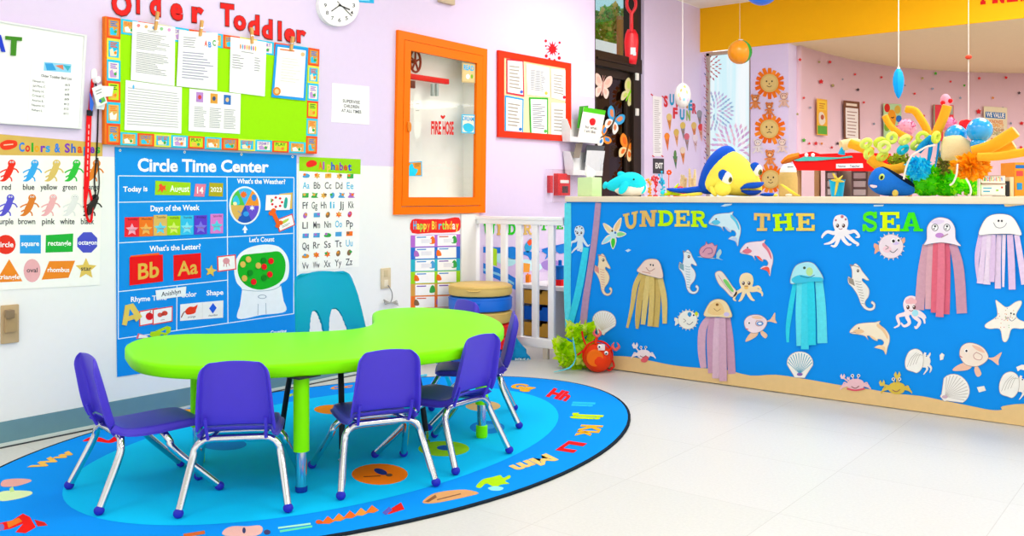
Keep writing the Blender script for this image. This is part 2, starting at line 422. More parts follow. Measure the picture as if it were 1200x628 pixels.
# leapfrog, pencil, caterpillar, lines, cart along the front border
rr(crom([(558,570),(566,562),(578,559),(586,557),(590,560),(597,557),(598,560),(592,564),(597,567),(588,568),(580,571),(570,567),(563,572)]), '#aee012'); rr(crom([(572,572),(580,570),(590,572),(586,575),(576,575)]), '#8fe8e2', 4)
rr(crom([(495,589),(505,580),(520,576),(545,574),(561,578),(548,582),(530,586),(508,590)], True, 3), '#d9a066'); rr([(498,588),(510,580),(512,583),(502,589)], '#8e5f3c', 4); rr(ribbon([(512,586),(540,579)], 1.2), '#7f5a44', 4)
for i in range(5):
    x = 384+i*13; y = 612-i*3.2; rr([(x-8,y+2),(x,y-7),(x+8,y-1),(x+2,y+2)], ['#ee6b1f','#f08a2a','#ee6b1f','#f29a3a','#ef7a24'][i])
rr([(452,600),(470,589),(474,597),(455,603)], '#dd2218'); rr([(448,601),(456,594),(460,598),(452,604)], '#5a5ab8', 4); rr(ell(374,612,4,2.4), '#d95a1c', 4)
rr(ribbon([(326,619),(364,614)], 2), '#a9f0c8'); rr(ribbon([(328,623),(366,617)], 2.4), '#5fe0b0')
rr(crom([(262,622),(272,617),(290,617),(304,616),(308,621),(300,628),(264,628)], True, 3), '#e8b6ac'); rr(ell(286,622,2,3.5), '#38406e', 4); rr(ell(313,624,4,3), '#40406a', 4); rr(ribbon([(215,628),(240,624)], 4), '#d0662a')
rr([(210,480),(236,479),(228,484)], '#f0a030')
# round picture spots in the middle
rr(ell(445,556,33,12.4), '#f77b00'); rr(ell(446,553,8,3.2,.3), '#17307a', 4); rr(ell(456,557,4,1.8), '#6b4a30', 4); rr(ribbon([(426,559),(446,558)], 1), '#7a3a10', 4)
rr(ell(520,526,30,9), '#8fce16'); rr(ell(522,525,10,3), '#1d5fae', 4); rr(ell(571,501,20.5,7.6), '#0a83d6'); rr(ell(572,500,8,3), '#3aa6e8', 4)
rr(ell(566,476,20.5,6), '#d9b678'); rr(ell(390,480,22,5.5), '#f28a0c'); rr(ell(262,521,27,7), '#0f86d2'); rr(ell(480,460,22,5), '#e0c060')
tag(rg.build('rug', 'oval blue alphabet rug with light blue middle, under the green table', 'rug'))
rugob = FL[-1]
# ---- kidney table
ZT = .49
tp = [(-3.37,1.87),(-3.56,1.97),(-3.66,2.12),(-3.62,2.27),(-3.50,2.38),(-3.30,2.585),(-3.175,2.75),(-3.150,2.89),(-3.225,3.03),(-3.40,3.19),(-3.53,3.33),(-3.55,3.48),(-3.44,3.615),(-3.18,3.655),(-2.90,3.54),(-2.65,3.32),(-2.48,3.04),(-2.42,2.80),(-2.45,2.57),(-2.53,2.36),(-2.65,2.12),(-2.79,1.94),(-2.98,1.82),(-3.17,1.80)]
tp = crom(tp, True, 4)
tcx = sum(p[0] for p in tp)/len(tp); tcy = sum(p[1] for p in tp)/len(tp)
T = empty('activity_table', (tcx, tcy, RUGZ+.002), 0, 'lime green kidney-shaped activity table standing on the blue rug', 'table')
GRN = mat('#84f600', .42, noise=.02, spec=.09)
def inset(pts, d):
    n = len(pts); ar = sum(pts[i-1][0]*pts[i][1]-pts[i][0]*pts[i-1][1] for i in range(n)); sg = 1 if ar > 0 else -1; o = []
    for i in range(n):
        a, c = pts[i-1], pts[(i+1) % n]; dx, dy = c[0]-a[0], c[1]-a[1]; l = math.hypot(dx, dy) or 1
        o.append((pts[i][0]-sg*dy/l*d, pts[i][1]+sg*dx/l*d))
    return o
rs = []
loc = [(x-tcx, y-tcy) for x, y in tp]; zt = ZT-RUGZ-.002
for d, z in ((.02, -.05), (.006, -.048), (0, -.042), (0, -.012), (.003, -.004), (.010, 0), (.02, .0008)):
    rs.append([Vector((x, y, zt+z)) for x, y in inset(loc, d)])
b = MB(); n = len(loc)
vs = [v for r in rs for v in r]; fs = []
for i in range(len(rs)-1):
    for j in range(n): k = (j+1) % n; fs.append((i*n+j, i*n+k, (i+1)*n+k, (i+1)*n+j))
t2 = tessellate_polygon([[Vector((v.x, v.y, 0)) for v in rs[-1]]]); o = (len(rs)-1)*n
for t in t2: fs.append([o+i for i in t]); fs.append([i for i in t][::-1])
b._add(vs, fs); b.build('tabletop', T, GRN, angle=50)
for x, y, cap in ((-2.682,2.163,0), (-3.302,2.135,1), (-2.645,3.152,1), (-3.30,3.24,1)):
    lx, ly = x-tcx, y-tcy
    b = MB(); b.lathe([(.0, .15), (.029, .15), (.029, zt-.05)], (lx, ly, 0), 20); lg = b.build('leg', T, GRN)
    b = MB(); b.lathe([(.021, .02), (.021, .155)], (lx, ly, 0), 20); b.build('lower_tube', lg, CHROME)
    b = MB(); b.lathe([(.0, .0), (.024, .0), (.0265, .01), (.0265, .052), (.022, .055)] if cap else [(0, 0), (.02, 0), (.0225, .004), (.0225, .02), (.02, .022)], (lx, ly, 0), 20); b.build('foot_cap', lg, GRN if cap else mat('#123a9a', .4))
    b = MB(); b.box(lx-.05, ly-.05, zt-.056, lx+.05, ly+.05, zt-.049); b.build('mounting_plate', lg, mat('#2e3436', .5), False)
# ---- stacking chairs
PUR = mat('#4a38cc', .36, noise=.03, spec=.35); FOOT = mat('#2a2fb4', .5)
def shell_rows(prof, flange):
    rows = []
    for (y, z, w, ny, nz, dep) in prof:
        r = []
        for u, d in ((-1.0, 1.0), (-.94, 1.0), (-.915, .85), (-.875, .12), (-.83, 0), (-.6, -.05), (-.3, -.1), (0, -.12), (.3, -.1), (.6, -.05), (.83, 0), (.875, .12), (.915, .85), (.94, 1.0), (1.0, 1.0)):
            r.append(Vector((.86*w*u, y-ny*dep*d, z-nz*dep*d)))
        rows.append(r)
    return rows
def shell_part(name, rows, parent, m, th=.005):
    b = MB(); n = len(rows[0]); vs = [v for r in rows for v in r]
    b._add(vs, [(i*n+j, i*n+j+1, (i+1)*n+j+1, (i+1)*n+j) for i in range(len(rows)-1) for j in range(n-1)])
    o = b.build(name, parent, m); md = o.modifiers.new('thick', 'SOLIDIFY'); md.thickness = th; md.offset = -1
    subsurf(o, 1); return o
def make_chair():
    c = empty('stacking_chair', (0, 0, 0))
    # local frame: +Y is the way the chair faces
    SZ = .262
    P = [(.185, SZ-.022, .120, .9, .4, .014), (.180, SZ-.008, .140, .5, .85, .018), (.160, SZ+.001, .156, .15, 1, .020), (.10, SZ+.002, .165, 0, 1, .022), (0, SZ-.004, .166, 0, 1, .022), (-.08, SZ-.004, .160, .05, 1, .022), (-.115, SZ+.004, .154, .35, .93, .022), (-.140, SZ+.024, .158, .75, .66, .026), (-.152, SZ+.06, .156, .95, .3, .030), (-.166, SZ+.12, .150, .97, .22, .030), (-.181, SZ+.18, .143, .97, .22, .026), (-.192, SZ+.218, .140, .97, .22, .024), (-.196, SZ+.236, .134, .97, .22, .016), (-.199, SZ+.246, .122, .97, .22, .010), (-.200, SZ+.250, .104, .97, .22, .006)]
    rows = shell_rows(P, .02)
    # arch the top edge
    for k, (i, am) in enumerate(((11, .004), (12, .008), (13, .010), (14, .012))):
        for v in rows[i]: v.z += am*(1-(v.x/.104)**2)
    shell_part('seat', rows[:8], c, PUR); shell_part('backrest', rows[7:], c, PUR)
    # steel frame: two bent tubes under the shell
    r = .0133
    b = MB(); b.tube([(-.09, -.118, SZ-.024), (.09, -.118, SZ-.024)], r); b.tube([(-.105, .03, SZ-.034), (.105, .03, SZ-.034)], r)
    for s in (-1, 1): b.tube([(s*.088, -.118, SZ-.022), (s*.088, .03, SZ-.032), (s*.088, .13, SZ-.022)], .008)
    b.build('frame', c, CHROME)
    for s in (-1, 1):
        b = MB(); b.tube([(s*.080, -.118, SZ-.024), (s*.112, -.120, SZ-.028), (s*.138, -.127, SZ-.048), (s*.150, -.138, SZ-.09), (s*.180, -.210, .018)], r, 12, 5); l = b.build('leg', c, CHROME)
        b = MB(); b.ball((s*.181, -.212, .015), (.018, .018, .0165)); b.build('rubber_foot', l, FOOT)
        b = MB(); b.tube([(s*.085, .03, SZ-.034), (s*.118, .032, SZ-.039), (s*.142, .042, SZ-.062), (s*.154, .060, SZ-.10), (s*.19, .205, .018)], r, 12, 5); l = b.build('leg', c, CHROME)
        b = MB(); b.ball((s*.191, .208, .015), (.018, .018, .0165)); b.build('rubber_foot', l, FOOT)
        b = MB(); b.tube([(s*.098, -.137, SZ-.02), (s*.101, -.162, SZ+.03), (s*.101, -.172, SZ+.06)], .006, 8); b.build('back_clip', c, PUR)
    return c
CH0 = make_chair()
for i, (x, y, dx, dy, lab) in enumerate((
    (-3.165, 1.822, .085, .426, 'purple plastic stacking chair at the wall end of the green table, seen from its side'),
    (-2.82, 2.006, -.73, .685, 'purple stacking chair with its back to the camera, beside the front table leg'),
    (-2.605, 2.45, -.89, .455, 'purple stacking chair seen from behind, between the orange and green rug spots'),
    (-2.59, 2.835, -.99, -.05, 'purple stacking chair angled at the right bend of the green table, its seat showing'),
    (-2.885, 3.374, -.75, -.66, 'purple stacking chair in side view at the far table end, before the stacked cushions'),
    (-3.31, 3.55, -.3, -.95, 'purple stacking chair behind the green table, only its arched top edge showing'))):
    o = CH0 if i == 0 else copy_tree(CH0)
    o.location = (x, y, RUGZ+.002); o.rotation_euler = (0, 0, math.atan2(dy, dx)-PI/2)
    tag(o, lab, 'chair', 'purple stacking chairs')
b = MB(); b.tube([(-.180, -.212, .010), (-.176, -.204, .034)], .0165, 12)   # white tape on one foot
# =============== counter and gate ===============
KRAFT = mat('#e6c48a', .75, noise=.05); BLUE = mat('#0090f0', .6, noise=.04, scale=3, bump=.12); CREAM = mat('#f3e3c8', .7, noise=.04, scale=12)
CT = empty('reception_counter', (-1.3, YC+.3, 0), 0, 'long front counter wrapped in bright blue paper with kraft paper edges', 'counter')
cl = lambda x: x+1.3
CXE, CXR = -3.405, 1.6
b = MB(); b.box(cl(CXE), -.298, .012, cl(CXR), .30, 1.06); b.build('body', CT, mat('#1b6fc4', .6), False)
b = MB(); b.box(cl(CXE), -.3, .03, cl(CXR), -.298, 1.062); b.build('paper_front', CT, BLUE, False)
b = MB(); b.box(cl(CXE)-.0, -.318, 1.058, cl(CXR), .31, 1.094, bev=.006)
b.build('worktop', CT, CREAM)
# wavy kraft "sand" strip along the foot
f = Flat(CNT, .0025, .002); f.map = CNT.p
top = [(700,420),(712,417),(740,418),(760,422),(790,428),(820,431),(850,433),(880,440),(910,439),(950,445),(990,452),(1020,456),(1050,461),(1080,464),(1105,469),(1135,475),(1160,480),(1174,480),(1174.5,476),(1200,473),(1230,478),(1330,493),(1450,512),(1600,529),(1750,549)]
bot = [(1750,575),(1200,499),(732,434),(700,429.2)]
f.poly(crom(top, False, 3)+bot, KRAFT)
o = f.build('sand_strip', None); W = o.matrix_world.copy(); o.parent = CT; o.matrix_parent_inverse = Matrix.Translation(-CT.location)
b = MB(); b.box(cl(CXE), -.285, 0, cl(CXR), .29, .0125); b.build('toe_kick', CT, mat('#20262c', .6), False)
f = Flat(CNT, .003, .003); f.blob([(1178,242),(1180,233),(1186,230),(1215,229),(1240,230),(1240,240),(1200,240)], mat('#ecd2a0', .7), n=3)
o = f.build('paper_flap', None); o.parent = CT; o.matrix_parent_inverse = Matrix.Translation(-CT.location)
# gate across the opening
GY = 4.965; GW = mat('#ffffff', .4, noise=.0, spec=.3)
gx = lambda px: at(px, 300, Y=GY).x
G = empty('safety_gate', (gx(610), GY, 0), 0, 'white wooden safety gate with five slats beside the counter', 'gate')
x0, x1 = gx(558)-gx(610), gx(662.5)-gx(610)
b = MB(); b.box(x0, -.022, .90, x1, .022, .945, bev=.006); b.box(x0+.01, -.03, .932, x1, .03, .955, bev=.005); b.build('top_rail', G, GW)
b = MB(); b.box(x0+.02, -.022, .075, x1, .022, .135, bev=.006); b.build('bottom_rail', G, GW)
for px in (573.5, 591, 608.8, 627.6, 646.7):
    x = gx(px)-gx(610); b = MB(); b.box(x-.024, -.014, .13, x+.024, .014, .905, bev=.005); b.build('slat', G, GW)
b = MB(); b.box(x0-.035, -.03, .0, x0+.012, .03, .93, bev=.005); b.build('hinge_post', G, GW)
x = gx(640)-gx(610); b = MB(); b.box(x-.02, -.012, 0, x+.02, .012, .08, bev=.003); b.build('foot_block', G, mat('#d8cdbb', .6))
# =============== things on the left wall ===============
W_ = '#fbfbf9'; INK = '#3a3a40'
def quad(c):
    """c = TL, TR, BR, BL in px -> function (u right, v down)"""
    (ax, ay), (bx, by), (cx, cy), (dx, dy) = c
    return lambda u, v: ((ax*(1-u)+bx*u)*(1-v)+(dx*(1-u)+cx*u)*v, (ay*(1-u)+by*u)*(1-v)+(dy*(1-u)+cy*u)*v)
def sub(q, u0, v0, u1, v1): return [q(u0, v0), q(u1, v0), q(u1, v1), q(u0, v1)]
def lines(f, q, u0, v0, u1, v1, n, col='#8a8a94', w=.4, lay=1, jag=.3, seed=1):
    """rows of small grey print"""
    r = random.Random(seed)
    for i in range(n):
        v = v0+(v1-v0)*(i+.5)/n; e = u1-(u1-u0)*jag*r.random()
        hv = (v1-v0)/n*w/2
        f.poly([q(u0, v-hv), q(e, v-hv), q(e, v+hv), q(u0, v+hv)], col, lay, solid=False)
# whiteboard, its magnets and bed list
wb = surf_empty(WALL, 'whiteboard', 40, 90, 'white dry-erase board with a thin frame, upper left on the lavender wall', 'whiteboard')
q = quad(((-90,9.5),(99.7,41.4),(93.5,151.3),(-90,139)))
Flat(WALL, .001, .011).poly([q(0,0),q(1,0),q(1,1),q(0,1)], mat('#f7f8f5', .25, noise=.01)).build('board_surface', parent=wb)
f = Flat(WALL, .001, .017)
for a in ((0,0,1,.018),(0,.982,1,1),(.985,.018,1,.982),(0,.018,.01,.982)): f.poly(sub(q,*a), mat('#e9eaec', .3))
f.build('frame', parent=wb)
f = Flat(WALL, .0125, .006, rough=.4); f.poly([(4.6,42.5),(23.8,44.2),(23.6,48.4),(17.6,47.9),(16.6,65.8),(10.6,65.2),(11.4,47.3),(4.6,46.7)], '#3f8a1c'); f.build('magnet_letter', 'green letter T magnet on the whiteboard', 'magnet letter')
f = Flat(WALL, .0125, .006, rough=.4); f.poly([(-12,60),(-5,41),(-1,41.4),(4.4,61.4),(0,61),(-1.4,56),(-6.6,55.6),(-8,60.3)], '#1d3fd0'); f.build('magnet_letter', 'blue letter A magnet at the whiteboard edge of the photo', 'magnet letter')
f = Flat(WALL, .0125, .0008); q = quad(((35.5,67),(97,72),(93,149.6),(31,145))); f.poly(sub(q,0,0,1,1), '#fdfdfb')
f.poly(sub(q,.24,.06,.76,.19), '#8fd3f2', 1); f.poly([q(.26,.08),q(.4,.07),q(.48,.17),q(.3,.18)], '#37a0e0', 2, solid=False); f.poly([q(.45,.1),q(.6,.08),q(.62,.16)], '#e07a5a', 2, solid=False); f.poly([q(.6,.08),q(.75,.09),q(.7,.17)], '#3ab0c8', 2, solid=False)
f.text('Older Toddler Bed List', *q(.2,.285), *q(.78,.30), h=3.2, col=INK, wt=.01)
for i, (a, b_) in enumerate((('Nevaeh H.','#3'),('Jah\'Mira C.','#7'),('Shanny H.','#8'),('Cristel C.','#9'),('Amarion B.','#13'),('Naomi H.','#10'),('Ashari L.','#11'))):
    v = .37+.072*i; f.text(a, *q(.05,v), *q(.30 if i % 2 else .27,v+.008), h=2.7, col=INK); f.text(b_, *q(.66,v+.02), *q(.75,v+.023), h=2.7, col=INK)
f.build('bed_list_sheet', 'white printed bed list sheet stuck on the whiteboard', 'paper')
# colours and shapes poster
f = Flat(WALL, .001, .001); f.poly([(-60,152),(120,167.5),(116.5,334),(-60,343)], '#fbfaf2'); f.poly([(-60,152),(120,167.5),(119.7,183.2),(-60,181)], '#d8b45a', 1)
f.blob([(0,168),(6,164.5),(12,164),(19,165.5),(19.5,171),(12,175),(4,175.5),(0,172)], '#ee3a1c', 2); f.line([(4,170),(15,169)], 1.2, '#f6d8b0', 3)
for t, x, c in (('C',22,'#2d7fe0'),('o',29.3,'#e02a2a'),('l',36.5,'#2ea52a'),('o',40,'#e8a51c'),('r',47.3,'#7a35b5'),('s',53,'#2aa0d8'),('&',63.5,'#2d7fe0'),('S',75.5,'#7d3db8'),('h',83,'#2d62c8'),('a',90.5,'#e5551b'),('p',97.5,'#2d9fe0'),('e',105,'#7a35b5'),('s',111.5,'#39b23a')):
    f.text(t, x, 177.2+(x-20)*.022, x+{'C':6.4,'l':2.4,'&':7,'S':6.2}.get(t,5.6), None, h=10.5, col=c, lay=2, wt=.035)
def lizard(x, y, c):
    f.line([(x+4.5,y-11),(x+2.5,y-4),(x-1,y+3),(x-5,y+9),(x-10,y+10.5)], [6.5,7.5,7.5,4,.8], c, 1, solid=False)
    f.ell(x+4,y-10,4.6,4.4,c,1,solid=False)
    for p in (((x+4,y-4),(x+9,y-3),(x+12,y+1)),((x-2,y-3),(x-7,y-1),(x-10,y+1)),((x-2,y+4),(x+3,y+7),(x+4,y+11)),((x-5,y+4),(x-9,y+6))): f.line(p, 1.6, c, 1, solid=False)
    f.ell(x+2.6,y-11.5,1,1.1,'#ffffff',2); f.ell(x+5.4,y-11.5,1,1.1,'#ffffff',2); f.ell(x+2.7,y-11.4,.45,.5,'#222222',3); f.ell(x+5.4,y-11.4,.45,.5,'#222222',3)
for (x, c, t, a, e) in ((9.5,'#ee2f1c','red',2,12.5),(36.6,'#37a9ee','blue',26.5,40),(62,'#dcc069','yellow',47,67),(85.5,'#2fbf3e','green',73,89.5),(109,'#f0892a','orange',97,116)):
    lizard(x, 201.5, c); f.text(t, a, 222.3, e, None, h=7, col=INK, wt=.012)
for (x, c, t, a, e) in ((8,'#5a55cf','purple',-5,15.3),(33.4,'#dd7d2a','brown',21,41),(58,'#eeb0b2','pink',49,64),(83.4,'#e4e4e2','white',70,87),(107,'#3a3634','black',94.5,110)):
    lizard(x, 242, c); f.text(t, a, 262.5, e, None, h=7, col=INK, wt=.012)
f.ell(6.5,286.5,11.6,11.4,'#e9321f',1,solid=False); f.text('circle',-4,289.4,15.4,None,h=6.4,col=W_,lay=2,wt=.02)
f.rect(23,275.2,47.6,297,'#2d9fe6',1,solid=False); f.text('square',24.6,288,45.6,None,h=6,col=W_,wt=.02)
f.poly([(53.5,275.5),(85.6,273.5),(85,295),(53,296)],'#1fb13a',1,solid=False); f.text('rectangle',56,287.6,83,None,h=6,col=W_,wt=.02)
f.poly(ell(102,284,12.6,13,PI/8,8),'#4b53c9',1,solid=False); f.text('octagon',91.5,286.6,113.2,None,h=5.6,col=W_,wt=.02)
f.poly([(-6,331),(10.5,303.5),(26,329.5)],'#f08a24',1,solid=False); f.text('triangle',-2.5,327,23,None,h=5.6,col=W_,wt=.02)
f.ell(37.3,317,10,13.6,'#edb0b4',1,solid=False); f.text('oval',31,319,43.6,None,h=5.6,col=INK,wt=.012)
f.poly([(48.4,327.7),(57.4,306),(87.8,305.4),(80,325.4)],'#f08a24',1,solid=False); f.text('rhombus',55.5,318.6,81,None,h=5.6,col=W_,wt=.02)
f.poly(star(100.5,315,13,6),'#e5c65e',1,solid=False); f.text('star',94.5,317,107,None,h=5.4,col=INK,wt=.012)
f.build('colour_chart', 'colours and shapes poster with lizards and coloured shapes under the whiteboard', 'poster', org=(60,250))
b = at(18, 341, X=XW)
# lanyards on a hook
hk = surf_empty(WALL, 'wall_hook', 109, 88, 'small white adhesive hook holding the lanyards beside the green board', 'hook')
f = Flat(WALL, .0005, .004, rough=.3); f.blob([(107,82),(111,80.5),(113,84),(113,94),(110.5,97),(107.5,95),(106.5,88)], '#f7f7f5'); f.build('plate', parent=hk)
f = Flat(WALL, .0045, .036, rough=.3); f.blob([(108,91),(112,90.5),(113,95),(110,98),(107.5,95.5)], '#ffffff'); f.build('hook_tip', parent=hk)
def strap(f, pts, w, col): f.line(pts, w, col)
ly = surf_empty(WALL, 'lanyard', 104, 190, 'red lanyard strap hanging from the white hook over the poster', 'lanyard')
f = Flat(WALL, .006, .002); f.line([(108,93),(106,110),(103.6,134)], 3.4, '#e8141c'); f.line([(103.6,134),(102.2,170),(100.6,215),(99,240),(102,257),(106,258),(107,240),(104,222)], [6,6.2,6.2,3,2.6,2.6,2.6,2.6], '#f00d16')
f.text('WEAR WITH PRIDE', 105.4, 205, 105.6, 150, h=.01, col='#ffffff', lay=1); f.E.pop()
for i in range(9): f.line([(103.2-i*.25,146+i*7),(103.1-i*.25,150.5+i*7)], 1.1, '#f7c9c9', 1, solid=False)
f.build('strap', parent=ly)
f = Flat(WALL, .008, .005, rough=.3); f.poly([(100.6,129),(107.4,129.5),(106.8,136),(100.6,135.6)], '#22252c'); f.build('buckle', parent=ly)
ck = surf_empty(WALL, 'whistle_cord', 113, 190, 'thin black cord with a dark whistle hanging beside the red lanyard', 'cord')
f = Flat(WALL, .005, .0025); f.line([(110,94),(114,112),(113.8,150),(112.2,185),(110,212),(111,228),(107,236)], 1.5, '#15161a'); f.line([(113.8,185),(115.5,215),(113,231),(108,238)], 1.3, '#4a4a46'); f.build('cord', parent=ck)
f = Flat(WALL, .006, .014, rough=.3); f.blob([(102.5,240),(107,234),(111.5,233),(112,237),(107,242),(105,250),(101.4,251),(101,245)], '#2b2622'); f.build('whistle', parent=ck)
for i, (pts, col, lab) in enumerate((([(103,104),(114,99),(121,121),(109,126)], '#eef0f0', 'white plastic card tag hanging at the front of the hook'), ([(113,101),(129,102),(127,113),(119,114)], '#f6f6f4', 'white tag fanned out to the right under the hook'), ([(101,108),(106,122),(104,131),(101,128)], '#2f66d8', 'narrow blue tag edge showing left of the white tags'), ([(107,118),(121,116),(118,129),(109,128)], '#dfe6ea', 'pale tag hanging lowest behind the white card tags'))):
    f = Flat(WALL, .036-.0022*i+.002*(i == 0), .001, rough=.35); f.poly(pts, col)
    if i == 0:
        f.line([(107,108),(114,105)], 1, '#8a8a90', 1, solid=False); f.line([(108,111),(114,108.6)], 1, '#8a8a90', 1, solid=False); f.poly([(111,117),(117,114),(119,119),(113,122)], '#5fb85a', 1, solid=False); f.ell(112.5,119,1.6,1.8,'#3460c0',2)
    f.build('key_tag', lab, 'tag', 'tags on the wall hook')
# green bulletin board
bb = surf_empty(WALL, 'bulletin_board', 245, 110, 'large lime green bulletin board with a cartoon card border', 'bulletin board')
BQ = quad(((122,20),(371,58.2),(367.9,180.4),(121.6,169.4)))
Flat(WALL, .001, .024).poly(sub(BQ,0,0,1,1), mat('#9be600', .8, noise=.03, scale=60)).build('backing', parent=bb)
f = Flat(WALL, .001, .0255)
f.poly([(119.6,19.6),(122,20),(121.6,169.4),(119.2,169.2)], '#e8761a')
BC = [('#f4511e','#d99a3c','#2bc4ea'),('#e2e24a','#22bfe8','#f6e3bf'),('#22c2ea','#f3ecdf','#c79ad8'),('#f4511e','#c5e81e','#f0b84a'),('#29c6ec','#e3b45c','#fbf5ea')]
def bcard(u0, v0, u1, v1, k, vert):
    e, c, d = BC[k % 5]
    f.poly(sub(BQ,u0,v0,u1,v1), e, 0); a, h = u1-u0, v1-v0
    f.poly(sub(BQ,u0+.12*a,v0+.12*h,u1-.12*a,v1-.12*h), c, 1, solid=False)
    f.poly([BQ(u0+a*x,v0+h*y) for x, y in ((.2,.55),(.4,.45),(.5,.62),(.75,.5),(.7,.82),(.25,.84))], d, 2, solid=False)
    t = ['LOVE IT','GET SET','DREAM IT','PLAY','READ IT'][k % 5]
    col = ['#3b7fd0','#e2552a','#9a6ad0','#3d7f2e','#ee7a2a'][k % 5]
    if not vert: x0, y0 = BQ(u0+.2*a, v0+.42*h); x1, y1 = BQ(u1-.2*a, v0+.42*h); f.text(t, x0, y0, x1, y1, h=(BQ(u0,v1)[1]-BQ(u0,v0)[1])*.27, col=col, lay=3, wt=.02)
    else:
        for j in range(3): f.poly(sub(BQ,u0+.25*a,v0+(.18+.09*j)*h,u0+(.75-.1*(j%2))*a,v0+(.23+.09*j)*h), col, 3, solid=False)
    f.ell(*BQ(u0+.62*a, v0+.66*h), 1.6, 1.8, '#f08a1c' if k % 2 else '#3fae4a', 3)
for k in range(6): bcard(0, k/6, .064, (k+1)/6, k, True); bcard(.948, k/6, 1, (k+1)/6, k, True)
nb = 11
for k in range(nb):
    u = .066+(.946-.066)*k/nb; u2 = .066+(.946-.066)*(k+1)/nb
    bcard(u, .898, u2, 1, k+4, False); bcard(u, 0, u2, .12, k+4, False)
f.build('border_strip', parent=bb)
BN = .0275
def sheet(name, c, lab, n0, base='#f8f8f6', edge=None, fn=None, grp=None, rows=None, cat='paper'):
    f = Flat(WALL, n0, .0008); q = quad(c); f.poly(sub(q,0,0,1,1), edge or base)
    if edge: f.poly(sub(q,.07,.05,.93,.95), base, 1, solid=False)
    if rows: lines(f, q, *rows)
    if fn: fn(f, q)
    return f.build(name, lab, cat, grp)
GP = 'papers on the green bulletin board'
def f1(f, q):
    for i, c in enumerate(('#e88a8a','#e0b070','#8ab0e0','#90c890','#e0a0d0')): f.ell(*q(.14+.18*i,.06), 2, 2, c, 1, solid=False)
    lines(f, q, .35, .11, .62, .15, 2); lines(f, q, .1, .17, .88, .46, 11, '#9c9ca6', .4, 1, .45, 3); lines(f, q, .1, .5, .88, .86, 13, '#9c9ca6', .4, 1, .45, 4)
sheet('schedule_sheet', ((151.4,25.7),(201.3,32.7),(200.4,101.3),(149.3,94.3)), 'white daily schedule sheet clipped at the top left of the green board', BN+.003, fn=f1, grp=GP)
def f2(f, q):
    f.text('A', *q(.66,.24), *q(.74,.245), h=6.5, col='#e23a2a', lay=1, wt=.04); f.text('B', *q(.76,.255), *q(.84,.26), h=6.5, col='#2f8fe0', lay=1, wt=.04); f.text('C', *q(.87,.22), *q(.95,.225), h=6.5, col='#3aa84a', lay=1, wt=.04)
    lines(f, q, .12, .1, .55, .3, 5, '#a2a2ac', .4, 1, .4, 5); lines(f, q, .12, .36, .9, .86, 10, '#a8a8c0', .4, 1, .4, 6)
sheet('letter_sheet', ((205.8,36.3),(251.2,39.6),(250.3,106.4),(202.8,101.3)), 'white sheet with a small coloured ABC clipped second on the green board', BN+.003, fn=f2, grp=GP)
def f3(f, q):
    for i in range(8): f.ell(*q(.28+.06*i,.15), .9, 3, ('#d58a5a','#5aa0d0','#d06a8a','#e0b84a')[i % 4], 1, solid=False)
    lines(f, q, .3, .22, .66, .26, 1, '#a5a5aa', .4)
    for i in range(6): lines(f, q, .06, .3+.045*i, .4, .34+.045*i, 1, '#9c9ca4', .4, 1, .4, i); lines(f, q, .68, .3+.045*i, .85, .34+.045*i, 1, '#9c9ca4', .4, 1, .3, i)
sheet('roster_sheet', ((266.3,43.8),(308.2,50),(306.2,113.4),(264.8,108.3)), 'white sheet with a row of tiny figures and names clipped third on the green board', BN+.003, fn=f3, grp=GP)
def f4(f, q):
    lines(f, q, .14, .07, .6, .11, 1, '#e2702a', .6, 2); f.ell(*q(.14,.88), 4.6, 5, '#e08a2a', 2); f.ell(*q(.14,.88), 2.6, 2.8, '#f3c98a', 3); f.ell(*q(.84,.13), 2.4, 2.4, '#e8c08a', 2); lines(f, q, .22, .22, .8, .7, 9, '#dcd9d2', .25, 2, .4, 9)
sheet('certificate', ((319,52),(357.2,57.2),(354,118.5),(314,114.3)), 'blue-bordered certificate clipped at the right end of the green board', BN+.003, '#faf8f3', '#1f9be8', f4, GP, cat='certificate')
sheet('menu_sheet', ((143.8,94.3),(209.5,102.8),(208.9,156.6),(142.3,152.7)), 'wide white menu grid sheet at the lower left of the green board', BN, grp=GP, fn=lambda f, q: (lines(f, q, .04, .12, .96, .9, 14, '#b8b8c0', .3, 1, .05, 2), f.ell(*q(.14,.12), 1.2, 2.6, '#54b4e8', 1, solid=False)))
def f6(f, q):
    for u, c, d in ((.2,'#b98ad2','#d6453a'),(.48,'#e0a03a','#3a4f78'),(.74,'#2f6fc0','#e6c08a')): f.poly(sub(q,u-.07,.06,u+.07,.30), c, 1, solid=False); f.ell(*q(u,.18), 2, 2.6, d, 2)
    for u in (.1, .4, .68): lines(f, q, u, .4, u+.24, .9, 12, '#a2a2ac', .4, 1, .3, int(u*20))
sheet('photo_sheet', ((218.5,104.3),(278.4,110.4),(277.5,157.2),(217.3,153.6)), 'white sheet with three small pictures, lower middle of the green board', BN, fn=f6, grp=GP)
